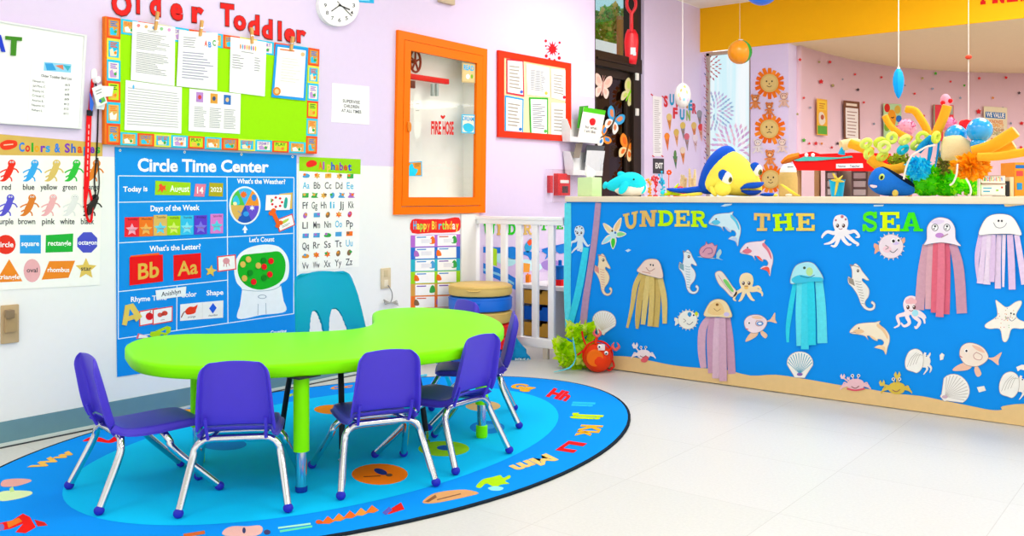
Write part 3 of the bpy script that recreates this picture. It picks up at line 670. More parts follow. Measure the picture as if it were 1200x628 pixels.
for (x0, y0, x1, y1, lab) in ((180.3,14.5,177.2,36,'wooden clothespin clipping the schedule sheet'),(232,24.5,229.8,43,'wooden clothespin clipping the ABC sheet'),(290.2,33,290.6,52,'wooden clothespin clipping the sheet of tiny figures'),(338.6,43.5,336,60,'wooden clothespin clipping the blue-bordered certificate')):
    cp = surf_empty(WALL, 'clothespin', (x0+x1)/2, (y0+y1)/2, lab, 'clothespin', 'clothespins on the green board')
    for s, n in ((-1.0, .030), (1.0, .037)): f = Flat(WALL, n, .006); f.poly(ribbon([(x0, y0+(s > 0)*1), (x1, y1)], [3.0, 2.4]), '#dba762'); f.build('prong', parent=cp)
    f = Flat(WALL, .036, .0085); f.poly(ribbon([((x0+x1)/2-1.7, (y0+y1)/2), ((x0+x1)/2+1.7, (y0+y1)/2+.3)], 1.4), CHROME); f.build('spring', parent=cp)
# red wall letters
for t, x0, yb, x1, h, word in (('O',130.5,15,153.5,25,'Older'),('l',159.5,14,163.2,26,'Older'),('d',175.4,16.2,187.8,24.5,'Older'),('e',199.4,20.6,213.6,25,'Older'),('r',224.4,24.2,238,24,'Older'),('T',258,27.6,273.6,24,'Toddler'),('o',273.6,32.6,287.6,22,'Toddler'),('d',290.6,38.2,303.4,21.5,'Toddler, first of its pair'),('d',306.8,43,318.8,21,'Toddler, second of its pair'),('l',325.4,45.4,329.4,20.4,'Toddler'),('e',333,46.6,345.4,20,'Toddler'),('r',347.4,48,358,19,'Toddler')):
    f = Flat(WALL, .0008, .003, rough=.45)
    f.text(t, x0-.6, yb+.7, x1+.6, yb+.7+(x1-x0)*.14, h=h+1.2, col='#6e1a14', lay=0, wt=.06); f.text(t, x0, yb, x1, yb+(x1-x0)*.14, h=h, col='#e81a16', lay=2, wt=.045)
    f.build('wall_letter', f'red cut-out letter {t} of the word {word}' if len(word) < 8 else f'red cut-out letter {t} of the word {word}', 'letter', 'red letters above the green board')
# clock
ck = surf_empty(WALL, 'wall_clock', 393.5, 7, 'round white wall clock at the top edge of the photo', 'clock')
Flat(WALL, .001, .03, rough=.3).ell(393.5,7,23.6,24.4,'#f5f5f3',0,n=40).build('case', parent=ck)
f = Flat(WALL, .031, .0005, rough=.4); f.ell(393.7,7,20.4,21.2,'#fbfbf9',0,n=40)
for i in range(12):
    a = -PI/2+2*PI*(i+1)/12; f.text(str(i+1), 393.7+16.6*math.cos(a)-1.6, 7+17.2*math.sin(a)+2.2, 393.7+16.6*math.cos(a)+(1.6 if i < 9 else 2.6), None, h=4.6, col='#2a2a2e', lay=1, wt=.01)
f.build('dial', parent=ck)
f = Flat(WALL, .0335, .001, rough=.4); f.poly(ribbon([(393.7,7),(405.6,12.2)], 1.4), '#1c1c20'); f.poly(ribbon([(391,2.6),(408,19.6)], .7), '#2a2a30'); f.poly(ribbon([(393.7,7),(384,14)], 1), '#1c1c20'); f.ell(393.7,7,1.4,1.4,'#1c1c20'); f.build('hands', parent=ck)
f = Flat(WALL, .001, .001); f.poly([(417.5,-8),(438,-5),(438,4),(417.5,2.4)], '#22b3e8'); f.line([(421,0),(433,1)], 1, '#9be4ff', 1, solid=False); f.build('sticker_strip', 'cyan sticker strip beside the wall clock, cut by the photo edge', 'sticker')
b = at(521, 0, X=XW); bx = MB(); bx.box(0, -.075, -.04, .03, .075, .05, bev=.006); tag(bx.build('thermostat', None, mat('#cdb79a', .5), loc=(XW+.001, b.y, b.z+.012)), 'tan wall box at the top edge above the orange cabinet', 'thermostat')
f = Flat(WALL, .001, .0008); q = quad(((389,97.3),(432.4,101.4),(432.4,146.2),(388.2,142.9))); f.poly(sub(q,0,0,1,1), '#fcfcfc')
for i, (t, a, e) in enumerate((('SUPERVISE',.29,.75),('CHILDREN',.32,.73),('AT ALL TIMES',.26,.79))): f.text(t, *q(a,.47+.125*i), *q(e,.475+.125*i), h=3.7, col='#4a4a50', lay=1, wt=.02)
f.build('notice', 'white notice reading supervise children at all times', 'notice')
# circle time chart
CQ = quad(((134.2,172.2),(347.2,181.8),(347.2,411),(137,441.5)))
ch = surf_empty(WALL, 'pocket_chart', 240, 300, 'blue fabric circle time pocket chart hanging behind the green table', 'pocket chart')
f = Flat(WALL, .001, .002); f.poly(sub(CQ,0,0,1,1), mat('#0a92ea', .65, noise=.07, scale=5, bump=.5)); LN = '#e9f6ff'
f.text('Circle Time Center', 161, 200.4, 314.6, 201.6, h=15.5, h1=13.5, col='#ffffff', lay=1, wt=.03)
for p in (((138.3,206),(344,208)),((138.3,206),(138.2,397)),((344,208),(343.8,367.4)),((265.6,207),(266.7,378)),((138.7,237),(265.6,235)),((138.3,284.6),(343,273.4)),((138,341.7),(266.7,328)),((138,397),(343.8,367.4)),((207,335),(206.6,387))): f.poly(ribbon(p, 1.0), LN, 1, solid=False)
for t, a, b_, h in (('Today is',(144,224.6),(172.4,223.9),6.2),('Days of the Week',(176,247.3),(233.5,246),6.6),('What\'s the Weather?',(277.4,214.8),(333.9,215.6),5.8),('What\'s the Letter?',(174.7,294.4),(234.7,291.7),6.4),('Let\'s Count',(291.8,283.6),(321,282.8),5.6),('Rhyme Time',(153,353.6),(195,351),6),('Color',(211.4,348.4),(230,347),6),('Shape',(241.5,346),(261.3,345),6),('Counting',(316.7,391.8),(335.2,389.6),4.4)):
    f.text(t, *a, *b_, h=h, col='#ffffff', lay=1, wt=.025)
f.poly([(286.7,264),(290,269.6),(288,269.4),(288,273),(285.4,273),(285.4,269.4),(283.4,269.6)], '#f4fbff', 1, solid=False)
f.blob([(274,314),(279,299),(292,290),(310,286.5),(326,289),(336,300),(338.5,314),(336,327),(327,335),(331,350),(334,364.8),(306,369),(278.4,373.2),(281.5,355),(283.6,340),(276.5,330)], '#f2f7f8', 1, solid=False)
f.poly([(278.4,373.2),(283.4,339),(329,335),(334,364.8)], '#f2f7f8', 1, solid=False)
f.poly(ribbon([(283.6,339.5),(300,341),(318,339.6),(329,334.6)], .7), '#9fb9c4', 2, solid=False)
f.blob([(278,313),(283,300),(295,297.4),(305,296.4),(315,295.4),(327,295),(333.5,305),(333.6,318),(329,329),(318,336),(304,339.4),(290,335.6),(280.6,326)], '#12b321', 2, solid=False)
f.ell(306.8,347.6,5,2.4,'#7e96a6',2); f.ell(306.8,347.6,4.2,1.8,'#eef4f6',3); f.poly(ribbon([(302,356),(301.6,369)], .6), '#8fa6b4', 2, solid=False); f.poly(ribbon([(311,355),(311.4,368)], .6), '#8fa6b4', 2, solid=False)
for x, y in ((140.4,176.2),(215.9,178.2),(282.5,180.8),(342.4,183.6)): f.ell(x,y,1.4,1.6,'#e8eef0',1,n=12); f.ell(x,y,.6,.7,'#3a4a58',2,n=10)
f.build('chart_cloth', parent=ch)
CN = .0032
def card(name, pts, col, lab, cat, fn=None, n=CN, grp='cards on the pocket chart', th=.0015):
    f = Flat(WALL, n, th); q = quad(pts) if len(pts) == 4 else None; f.poly(pts, col)
    if fn: fn(f, q)
    return f.build(name, lab, cat, grp)
def aug(f, q): f.blob([q(.1,.3),q(.17,.2),q(.22,.35),q(.3,.3),q(.28,.5),q(.33,.7),q(.24,.62),q(.2,.85),q(.15,.65),q(.07,.8),q(.12,.5)], '#f0542a', 1, 3, solid=False); f.text('August', *q(.42,.74), *q(.97,.72), h=7.6, col='#f7fbe8', lay=1, wt=.02)
card('month_card', ((181.6,211.6),(222.8,214),(222.4,229),(181,228.4)), '#a0d614', 'lime green card reading August on the blue pocket chart', 'card', aug)
card('date_card', ((228.6,215.4),(241,215.8),(238.8,230.6),(226.8,230)), '#e87f9d', 'pink card with the number 14 on the pocket chart', 'card', lambda f, q: f.text('14', *q(.25,.75), *q(.85,.75), h=8, col='#ffffff', lay=1, wt=.02))
card('year_card', ((245,214),(261,214.6),(260.4,230.4),(244,229.8)), '#b3a81c', 'olive card reading 2023 on the pocket chart', 'card', lambda f, q: f.text('2023', *q(.1,.66), *q(.92,.66), h=5.6, col='#fbfbe6', lay=1, wt=.02))
for (x0, y0, x1, y1, c, s, nm, cn) in ((145.6,254.6,162.6,277.6,'#ef2733','#f7a8bd','Sunday','red'),(162.2,254.2,179,277.2,'#f4791e','#f2b45a','Monday','orange'),(179.4,252,195.2,276.4,'#dfb962','#5fd2ee','Tuesday','tan'),(195.4,253,211,275.8,'#a3d80c','#d8f06a','Wednesday','lime green'),(211.2,252.6,226,275.4,'#34c3ee','#7fe0f6','Thursday','cyan'),(227.2,252.4,242,274.8,'#5b3ed0','#7f7ae8','Friday','violet'),(246.2,250.8,261,273.6,'#dd7fd2','#4fd4ea','Saturday','pink')):
    def day(f, q, s=s, nm=nm): f.text(nm, *q(.2,.16), *q(.9,.15), h=2.6, col='#4a2030', lay=1); x, y = q(.5,.64); f.poly(star(x, y, 7.6, 3.6), s, 2, solid=False); f.text(nm, x-4, y+1, x+4, None, h=2, col='#a05a6a', lay=3)
    card('day_card', ((x0,y0),(x1,y0-.4),(x1-.2,y1-.5),(x0-.2,y1)), c, f'{cn} {nm} card with a star in the row of day cards', 'card', day, n=CN+.0004*(int(x0) % 3))
# weather wheel
f = Flat(WALL, CN, .002); f.ell(286.3,240.7,18.4,22.4,'#e8f2f4',0,n=36)
for i, c in enumerate(('#43b4f0','#f0962a','#6a4fd0','#1d56b8','#dfb45a','#4fc24a')):
    a0 = -PI/2-.5+i*PI/3; f.poly([(286.3,240.7)]+ell(286.3,240.7,16.4,20.4,0,8,a0,a0+PI/3), c, 1, solid=False)
f.poly(star(284.6,228,4.6,2.8,9),'#f0701a',2,solid=False); f.ell(297,231.6,3,4,'#2a8ae0',2); f.poly(star(294.6,243.6,3.4,1.6,6),'#eef4ff',2,solid=False); f.ell(287.6,250.6,3.4,3,'#2f9ae8',2); f.line([(278,247),(282,251),(279,254)],1.2,'#9aa0a8',2,solid=False); f.blob([(272,234),(276,229),(279,233),(280,239),(274,240)],'#35c4e8',2,solid=False); f.ell(274.6,238.6,2.4,2,'#fff4b0',3)
f.build('weather_dial', 'round six-coloured weather wheel on the pocket chart', 'weather dial')
card('weather_card', ((327,227.2),(342.4,225.6),(342,244.4),(328,246)), '#e0b95a', 'tan card behind the white hearts card beside the weather wheel', 'card')
def hearts(f, q):
    for i in range(7): a = 2*PI*i/7; x, y = q(.45,.48); f.ell(x+6*math.cos(a), y+5.6*math.sin(a), 1.5, 1.4, '#e22636', 1, solid=False)
    f.blob([q(.78,.2),q(.88,.3),q(.86,.85),q(.74,.8)], '#2aa89a', 1, solid=False); f.blob([q(.2,.2),q(.26,.4),q(.2,.5)], '#3aa84a', 1, solid=False)
card('weather_card', ((311.2,228.6),(340,228),(338.6,245.8),(310.2,246.4)), '#fbfbf8', 'white card with a ring of red hearts beside the weather wheel', 'card', hearts, n=CN+.002)
f = Flat(WALL, CN+.001, .003); f.poly(ribbon([(318.6,247.6),(325.4,262)], 4.6), '#f0641c'); f.ell(319.8,246.6,2.8,2.6,'#f0641c'); f.ell(316.8,250,2.6,2.6,'#f0641c'); f.ell(328,261,2.8,2.6,'#f0641c'); f.ell(324.6,264.6,2.6,2.4,'#f0641c'); f.build('bone_cutout', 'orange bone-shaped cut-out below the hearts card', 'cut-out')
card('weather_card', ((322.6,257.6),(342,250.2),(345.4,263.6),(326.6,272)), '#d94a4a', 'tilted white card with a red edge under the hearts card', 'card', lambda f, q: (f.poly(sub(q,.06,.08,.94,.92), '#fbfbf6', 1, solid=False), f.blob([q(.3,.3),q(.7,.26),q(.66,.42),q(.35,.5)], '#b9d24a', 2, solid=False), lines(f, q, .25, .6, .75, .8, 2, '#8a8a8a', .4, 2)))
card('letter_card', ((152.6,299.6),(186,296),(186.6,310),(152.4,313)), '#f0611e', 'orange card peeking out behind the red Bb card', 'card')
card('letter_card', ((151.2,301.2),(190,298.2),(190.2,329.6),(151.2,334.4)), '#f00d12', 'red card with yellow letters Bb on the pocket chart', 'card', lambda f, q: f.text('Bb', *q(.25,.82), *q(.88,.8), h=19, col='#e9b84a', lay=1, wt=.02), n=CN+.002)
card('letter_card', ((202.8,299),(234.8,296.4),(235,325.4),(203,329)), '#f00d12', 'red card with yellow letters Aa on the pocket chart', 'card', lambda f, q: f.text('Aa', *q(.14,.82), *q(.88,.8), h=17, col='#e9b84a', lay=1, wt=.02))
f = Flat(WALL, CN, .003); f.poly(star(246.4,317.4,7,3.2,5,-PI/2+.15), '#e8c552'); f.build('star_cutout', 'yellow star cut-out beside the red Aa card', 'star')
card('picture_card', ((253.8,300.4),(275.6,298),(276.4,315.6),(254.4,318.6)), '#e8483f', 'small white picture card with a pink jellyfish and red edge', 'card', lambda f, q: (f.poly(sub(q,.06,.07,.94,.93), '#fbf8f4', 1, solid=False), f.ell(*q(.48,.36), 4, 3.6, '#e39aa0', 2), f.line([q(.36,.5),q(.33,.7)], 1, '#d98a94', 2, solid=False), f.line([q(.48,.5),q(.48,.74)], 1, '#d98a94', 2, solid=False), f.line([q(.6,.5),q(.64,.7)], 1, '#d98a94', 2, solid=False)))
card('name_card', ((181.6,340.2),(217.4,335.6),(216.6,346.6),(182.6,351.2)), '#f4f8f8', 'white name card clipped over the Rhyme Time heading', 'card', lambda f, q: f.text('Anishlyn', *q(.17,.72), *q(.83,.66), h=5.4, col='#3a4450', lay=1, wt=.012), n=CN+.002)
f = Flat(WALL, CN+.0004, .005); f.poly([(142.4,380.4),(147.4,381.4),(148.6,376),(156.6,373.6),(158.6,376.8),(165.6,370.8),(162.6,366.6),(155.2,355.4),(146,357.8)], '#e9cc5e'); f.poly([(149.6,370.4),(151,361.6),(155.6,368.4)], mat('#0a8be6', .65), 1, solid=False); f.build('letter_cutout', 'large yellow foam letter A stuck under Rhyme Time', 'letter')
card('picture_card', ((162.6,364.4),(184,360.6),(184,378.4),(162.8,382.4)), '#e8483f', 'white card with a red apple, partly behind the next card', 'card', lambda f, q: (f.poly(sub(q,.05,.07,.95,.93), '#fbf8f4', 1, solid=False), f.ell(*q(.55,.46), 4.4, 4.4, '#e01c24', 2), f.line([q(.55,.3),q(.62,.1)], .8, '#5a3a1a', 3, solid=False)))
card('picture_card', ((178.2,362.2),(201.6,358.4),(201.4,376.4),(178,380.6)), '#e8483f', 'white card with two red ants in front of the apple card', 'card', lambda f, q: (f.poly(sub(q,.05,.06,.95,.94), '#fbf8f4', 1, solid=False), f.ell(*q(.36,.44), 3, 2.6, '#e05a4a', 2), f.ell(*q(.6,.38), 3.4, 2.8, '#d8452f', 2), f.ell(*q(.5,.42), 2, 2, '#c03a2a', 3), lines(f, q, .4, .75, .6, .82, 1, '#9a9a9a', .5, 2)), n=CN+.002)
card('picture_card', ((210.8,356.6),(236.6,354),(236.4,373.8),(210.6,376)), '#f6f4ee', 'white card with an orange-red splash under the word Color', 'card', lambda f, q: (f.blob([q(.22,.42),q(.4,.2),q(.62,.22),q(.78,.12),q(.72,.4),q(.66,.6),q(.42,.66),q(.28,.62)], '#f0391a', 1, solid=False), f.line([q(.04,.8),q(.16,.5),q(.26,.48)], 1.2, '#8a4a3a', 1, solid=False), f.text('orange', *q(.34,.86), *q(.7,.85), h=2.4, col=INK, lay=1)))
card('picture_card', ((236.8,354),(261.2,352),(260.8,372),(236.6,373.8)), '#f6f4ee', 'white card with a blue diamond under the word Shape', 'card', lambda f, q: (f.poly([q(.5,.1),q(.68,.4),q(.5,.72),q(.32,.4)], '#1f5fe0', 1, solid=False), f.text('rhombus', *q(.3,.88), *q(.72,.86), h=2.4, col=INK, lay=1)))
card('picture_card', ((159,396.8),(161.4,390.4),(172,393.4),(175,395.6)), '#e8707a', 'corner of a white card with a red edge peeking above the table', 'card', lambda f, q: f.poly(sub(q,.1,.15,.9,.9), '#f8f4f2', 1, solid=False))
f = Flat(WALL, CN+.002, .005); f.poly([(174.6,393),(176,388.6),(181,388),(195,381.8),(199,383),(198.6,389),(193,393),(188,391.2),(184.6,394.4),(178,395)], '#b4dc14'); f.poly([(187,388.6),(193.4,385.4),(193,389.6)], mat('#0a8be6', .65), 1, solid=False); f.build('letter_cutout', 'lime green letter A tipped sideways just above the table', 'letter')
for (x, y, c, k) in ((592,125,'#e2bb55','tan'),(568,147,'#e2bb55','tan'),(635,152,'#e2bb55','tan'),(575,207,'#e2bb55','tan'),(690,132,'#f0141c','red'),(660,157,'#f0141c','red'),(685,190,'#f0141c','red'),(615,222,'#f0141c','red'),(658,130,'#0e8a1c','dark green'),(600,183,'#0e8a1c','dark green'),(660,205,'#0e8a1c','dark green')):
    f = Flat(WALL, CN+.0013, .004, rough=.4); f.ell(130+x/3.695, 270+y/3.695, 3.1, 3.6, c, 0, n=16); f.build('counting_chip', f'round {k} counting chip on the green bowl of the chart', 'counting chip', f'{k} counting chips')
# alphabet poster
AQ = quad(((350.4,183.4),(422.4,186.6),(420.4,312.4),(349.4,319)))
f = Flat(WALL, .001, .001); f.poly(sub(AQ,0,0,1,1), '#fbfaf4'); f.poly([AQ(0,0),AQ(1,0),AQ(1,.14),AQ(0,.125)], '#9ad80c', 1, solid=False); f.blob([(358.6,191),(364,187.6),(370,189),(370.6,193),(365,195.6),(359.6,195.6)], '#ee2a1c', 2)
for i, (t, c) in enumerate(zip('Alphabet', ('#f0701a','#b052b8','#e8c84a','#3a46c8','#f0701a','#8a3ab0','#d84a2a','#3a46c8'))): f.text(t, 373+i*4.9, 198.2+i*.2, 373+i*4.9+(2 if t == 'l' else 4.4), None, h=9, col=c, lay=2, wt=.035)
rws = ('Aa Bb Cc Dd Ee', 'Ff Gg Hh Ii Jj Kk', 'Ll Mm Nn Oo Pp', 'Qq Rr Ss Tt Uu', 'Vv Ww Xx Yy Zz'); pc = ('#e0902a','#d83a4a','#3aa84a','#e8b04a','#4aa0d8','#b06ac0','#8a6a4a','#f0701a'); rk = random.Random(5)
for r, row in enumerate(rws):
    L_ = row.split(); n = len(L_)
    for i, t in enumerate(L_):
        u = .06+.90*i/n; v = (.285,.46,.633,.812,.985)[r]-.008; w = .88/n*(.62 if t not in ('Ii','Ll','Jj') else .5)
        f.text(t, *AQ(u,v), *AQ(u+w,v), h=8.2, col='#2ab4e0' if t[0] in 'AEIOU' else '#4a4a50', lay=1, wt=.008)
        x, y = AQ(u+w/2, v-.115); c = rk.choice(pc)
        k = rk.random(); t2 = rk.randrange(5); f.poly([[(x-3.6,y-2.6),(x+3.8,y-3),(x+3.6,y+2.4),(x-3.8,y+2.6)], star(x,y,4,2.2,6), crom([(x-4,y+2.4),(x-2,y-1),(x-3,y-3.4),(x+1,y-2.6),(x+3.6,y-3),(x+2.6,y+1),(x+4,y+2.6)]), ell(x,y,2.4,3.6,.3), crom([(x-4,y+.6),(x,y-2.2),(x+4,y-.6),(x+3,y+2.4),(x-3,y+2.6)])][t2], c, 1, solid=False); f.ell(x+rk.uniform(-2,2), y-1, 1.6, 1.5, rk.choice(pc), 2)
f.build('alphabet_poster', 'alphabet poster with a lime green heading beside the blue chart', 'poster')
# birthday poster
HQ = quad(((481,254.4),(539,253),(539,359.6),(481,361.4)))
f = Flat(WALL, .001, .001); f.poly(sub(HQ,0,0,1,1), '#f4ecf6')
for i, c in enumerate(('#b86ad0','#2a6fd0','#2ab4c8','#9ad81a','#d8a04a','#f0762a')): f.poly(sub(HQ,0,.2+.133*i,1,.2+.133*(i+1)), c, 1, solid=False)
f.blob([(482.4,257.6),(497,257),(510,256.6),(520,256.8),(537.6,255),(538,270),(522,272.6),(506,272.8),(482.6,273)], '#ee2a24', 2, 3)
for i, (t, c) in enumerate(zip('HappyBirthday', ('#4ab8e8','#f6d84a','#9adf4a','#f6d84a','#f0a03a','#f6d84a','#f0a03a','#4ab8e8','#9adf4a','#f6d84a','#f0b03a','#f6f0e0','#f6d84a'))): x = 484+i*4+(1.6 if i > 4 else 0); f.text(t, x, 268.4, x+(1.6 if t == 'i' else 3.6), None, h=9.6, col=c, lay=3, wt=.03)
for k in range(2):
    for i in range(6):
        u0, u1 = ((.09,.48),(.54,.92))[k]; v0 = .205+.134*i; f.poly(sub(HQ,u0,v0,u1,v0+.118), '#fcfcfa', 2, solid=False); x, y = HQ(u0+.07, v0+.045 if i % 2 else v0+.015); c = rk.choice(pc)
        f.poly(sub(HQ,u0+.03,v0+.012,u0+.22,v0+.024), rk.choice(('#7a4ab0','#3a8ad0','#d0563a')), 3, solid=False); f.blob([HQ(u1-.1,v0+.09),HQ(u1-.08,v0+.03),HQ(u1-.03,v0+.01),HQ(u1+.01,v0+.05),HQ(u1,v0+.09)] if i % 2 == 0 else [HQ(u0-.02,v0+.09),HQ(u0-.01,v0+.03),HQ(u0+.05,v0+.04),HQ(u0+.08,v0+.09)], c, 3, 3, solid=False)
        if (i, k) in ((0,0),(1,0),(2,0),(0,1),(2,1)): f.poly(sub(HQ,u0+.12,v0+.04,u1-.06,v0+.085), '#e9e9ee', 3, solid=False)
f.build('birthday_poster', 'happy birthday chart with a red heading under the orange cabinet', 'poster')
# electric outlets
def outlet(px, py, wpx, hpx, lab, cord):
    w = WALL.p(px, py); y0 = WALL.p(px-wpx/2, py)[0]; y1 = WALL.p(px+wpx/2, py)[0]; z0 = WALL.p(px, py+hpx/2)[1]; z1 = WALL.p(px, py-hpx/2)[1]
    o = empty('wall_outlet', (XW, w[0], w[1]), 0, lab, 'outlet')
    b = MB(); b.box(.0005, y0-w[0], z0-w[1], .008, y1-w[0], z1-w[1], bev=.003); b.build('cover_plate', o, mat('#dcc9a4', .4))
    for s in (-1, 1):
        zz = s*(z1-z0)*.24; h = (z1-z0)*.17
        b = MB(); b.box(.004, -.017, zz-h, .0105, .017, zz+h, bev=.003); b.build('socket', o, mat('#e9dcc2' if s < 0 else '#d2bd95', .4))
    return o, w
o, w = outlet(451.4, 326, 11.4, 24, 'tan wall outlet with a cord, between the alphabet and birthday posters', True)
cd = empty('coiled_cord', (XW, w[0]+.03, w[1]-.14), 0, 'grey power cord tied in a bundle below the right-hand outlet', 'cord')
P = lambda px, py, x=.018: (x, WALL.p(px, py)[0]-w[0]-.03, WALL.p(px, py)[1]-w[1]+.14)
b = MB(); b.tube([P(453,334,.014), P(455,341,.03), P(456,348,.028), P(455,354,.022)], .003, 8, 4); b.build('lead', cd, mat('#8a8a88', .5))
b = MB()
for k in range(4): b.tube([P(448,351+k*1.7,.012+.004*k), P(455.5,354.4,.018+.003*k), P(463.6,352+k*1.7,.012+.004*k)], .0033, 8, 4)
b.build('bundle', cd, mat('#a5a39c', .5))
b = at(10, 380, X=XW); ob = empty('wall_outlet', (XW, b.y, b.z), 0, 'tan outlet box low on the white wall at the left edge', 'outlet')
y = lambda px: WALL.p(px, 380)[0]-b.y; z = lambda py: WALL.p(10, py)[1]-b.z
m = MB(); m.box(.0005, y(0), z(402), .014, y(21), z(357), bev=.005); m.build('cover_plate', ob, mat('#c3a87f', .45))
m = MB(); m.box(.014, y(3), z(389), .03, y(17), z(367), bev=.006); m.build('plug_cover', ob, mat('#b2966c', .4))
m = MB(); m.box(.014, y(3), z(372), .05, y(12), z(362), bev=.006); m.build('plug', ob, mat('#8f7a5e', .5))
# recessed fire hose cabinet
fc = empty('hose_cabinet', (XW, 4.6, 1.57), 0, 'orange-framed fire hose cabinet with a glass door in the wall', 'cabinet')
fc['_o'] = (4.6, 1.57); FL.append(fc); fc.matrix_world = Matrix(((0,0,1,XW),(1,0,0,4.6),(0,1,0,1.57),(0,0,0,1)))
ORG = mat('#ff7600', .42, noise=.02, spec=.12)
b = MB(); b.m(mat('#f3f1ea', .5, noise=.02))
lx0, lx1, lz0, lz1, dp = HY0-4.6+.002, HY1-4.6-.002, HZ0-1.57+.002, HZ1-1.57-.002, .11
b.box(lx0, lz0, -dp-.01, lx1, lz1, -dp)
for a in ((lx0, lz0, lx0+.008, lz1), (lx1-.008, lz0, lx1, lz1), (lx0, lz0, lx1, lz0+.008), (lx0, lz1-.008, lx1, lz1)): b.box(a[0], a[1], -dp, a[2], a[3], -.002)
b.build('box', fc, None, False)
OC = ((464,35.3),(568.5,58),(566,249.2),(460.3,251.6)); q = quad(OC)
def ringpoly(f, q, a, bq, col, lay=0):
    (u0,v0,u1,v1), (s0,t0,s1,t1) = a, bq
    for P_ in ([q(u0,v0),q(u1,v0),q(s1,t0),q(s0,t0)], [q(u1,v0),q(u1,v1),q(s1,t1),q(s1,t0)], [q(u1,v1),q(u0,v1),q(s0,t1),q(s1,t1)], [q(u0,v1),q(u0,v0),q(s0,t0),q(s0,t1)]): f.poly(P_, col, lay)
f = Flat(WALL, .0, .022); ringpoly(f, q, (0,0,1,1), (.068,.045,.952,.958), ORG); f.build('trim', parent=fc)
dr = Flat(WALL, .0, .024); dr.map = WALL.p; ringpoly(dr, q, (.072,.048,.948,.954), (.143,.098,.885,.905), ORG); dr = dr.build('door', parent=fc)
dr['_o'] = fc['_o']
gq = (.14,.096,.888,.907); GLS = glass('clear_pane', '#fbfdfc', 1.); f = Flat(WALL, .008, .004); f.poly(sub(q,*gq), GLS); f.build('glass', parent=dr)
f = Flat(WALL, .012, .0006); f.text('FIRE', 503.6, 156.8, 515.4, 157, h=15, col='#d8201c', lay=0, wt=.04); f.text('HOSE', 517, 157, 530, 157.4, h=15, col='#d8201c', lay=0, wt=.04); f.blob([(517.4,139.6),(514.6,136.6),(515.6,135),(517.4,136.2),(519.2,135),(520.2,136.6)], '#d8201c', 0, 3, solid=False); f.build('lettering', parent=dr)
f = Flat(WALL, .024, .012); f.blob([(474,143),(477,145),(477.4,152),(475.6,155),(473.8,152)], mat('#e8862a', .3), 0, 3); f.build('handle', parent=dr)
CB = Surf('X', XW-.06)
b = MB(); c = CB.p(485.4, 72); c = (c[0]-4.6, c[1]-1.57); M_ = TR(c[0], c[1], -.06)
RD = mat('#8a2a1c', .45)
ring = [(c[0]+.050*math.cos(2*PI*i/20), c[1]+.072*math.sin(2*PI*i/20), -.05) for i in range(21)]; b.tube(ring, .008, 8, cap=False)
for i in range(5): a = 2*PI*i/5+.3; b.tube([(c[0], c[1], -.05), (c[0]+.048*math.cos(a), c[1]+.07*math.sin(a), -.05)], .0065, 8)
b.tube([(c[0], c[1], -.044), (c[0], c[1], -dp)], .012, 10); b.build('valve_wheel', fc, RD)
p0, p1 = CB.p(476, 89), CB.p(524, 96.4); b = MB(); b.box(p0[0]-4.6, p0[1]-1.57-.018, -.07, p1[0]-4.6, p0[1]-1.57+.018, -.04, bev=.004); b.build('hose_rack', fc, mat('#e0141a', .4))
b = MB()
for px in (506, 511): p = CB.p(px, 104); b.box(p[0]-4.6-.008, p[1]-1.57-.05, -.066, p[0]-4.6+.012, p[1]-1.57+.034, -.046, bev=.003)
b.build('hose_clip', fc, mat('#aab4b0', .35))
p = CB.p(482, 98); b = MB(); b.box(p[0]-4.6-.02, p[1]-1.57-.03, -.066, p[0]-4.6+.025, p[1]-1.57+.02, -.046, bev=.003); b.build('hose_coupling', fc, mat('#6a2a20', .4))
f = Flat(CB, -.02, .001); f.map = CB.p; f.blob([(480,113),(488,112),(488.4,140),(487,160),(480.6,160),(479.6,135)], '#f4f2ea', 0, 3); f.line([(482,122),(486,122)], .8, '#b0aca0', 1, solid=False); f.line([(482,130),(486,130)], .8, '#b0aca0', 1, solid=False); f.build('inspection_tag', parent=fc)
for (c4, fn, lab) in ((((540,73.6),(555.4,75.6),(555,97.6),(539.4,96.6)), lambda f, q: (f.text('READ', *q(.12,.34), *q(.9,.36), h=6, col='#1fb4ec', lay=2, wt=.04), f.ell(*q(.45,.68), 2.4, 3, '#fbf6ea', 2), f.ell(*q(.75,.66), 1.4, 2.6, '#7ab82a', 2)), 'tan sticker reading READ at the top right of the cabinet glass'), (((539.4,134),(554.8,134.6),(554.6,156.8),(539,155.8)), lambda f, q: (f.text('DREAM', *q(.08,.32), *q(.92,.34), h=5, col='#2a9fd8', lay=2, wt=.03), f.blob([q(.1,.6),q(.5,.45),q(.9,.6),q(.8,.9),q(.3,.9)], '#35c0e2', 2, 3, solid=False)), 'pale cyan sticker halfway down the right side of the cabinet glass'), (((476.2,190),(492.8,189),(493,206.6),(476,206.2)), lambda f, q: (f.blob([q(.05,.4),q(.3,.1),q(.45,.45),q(.7,.55),q(.5,.95),q(.1,.95)], '#1fd0f2', 2, 3, solid=False), lines(f, q, .5, .1, .92, .35, 2, '#8a6a3a', .4, 2)), 'orange and cyan sticker at the lower left of the cabinet glass')):
    f = Flat(WALL, .0125, .0007); qq = quad(c4); f.poly(sub(qq,0,0,1,1), '#35bde8' if 'READ' not in lab else '#c9b07a'); f.poly(sub(qq,.07,.06,.93,.94), '#e8952a' if 'orange' in lab else '#e0c58a' if 'READ' in lab else '#f2e9d2', 1, solid=False); fn(f, qq); f.build('sticker', lab, 'sticker', 'stickers on the hose cabinet glass')
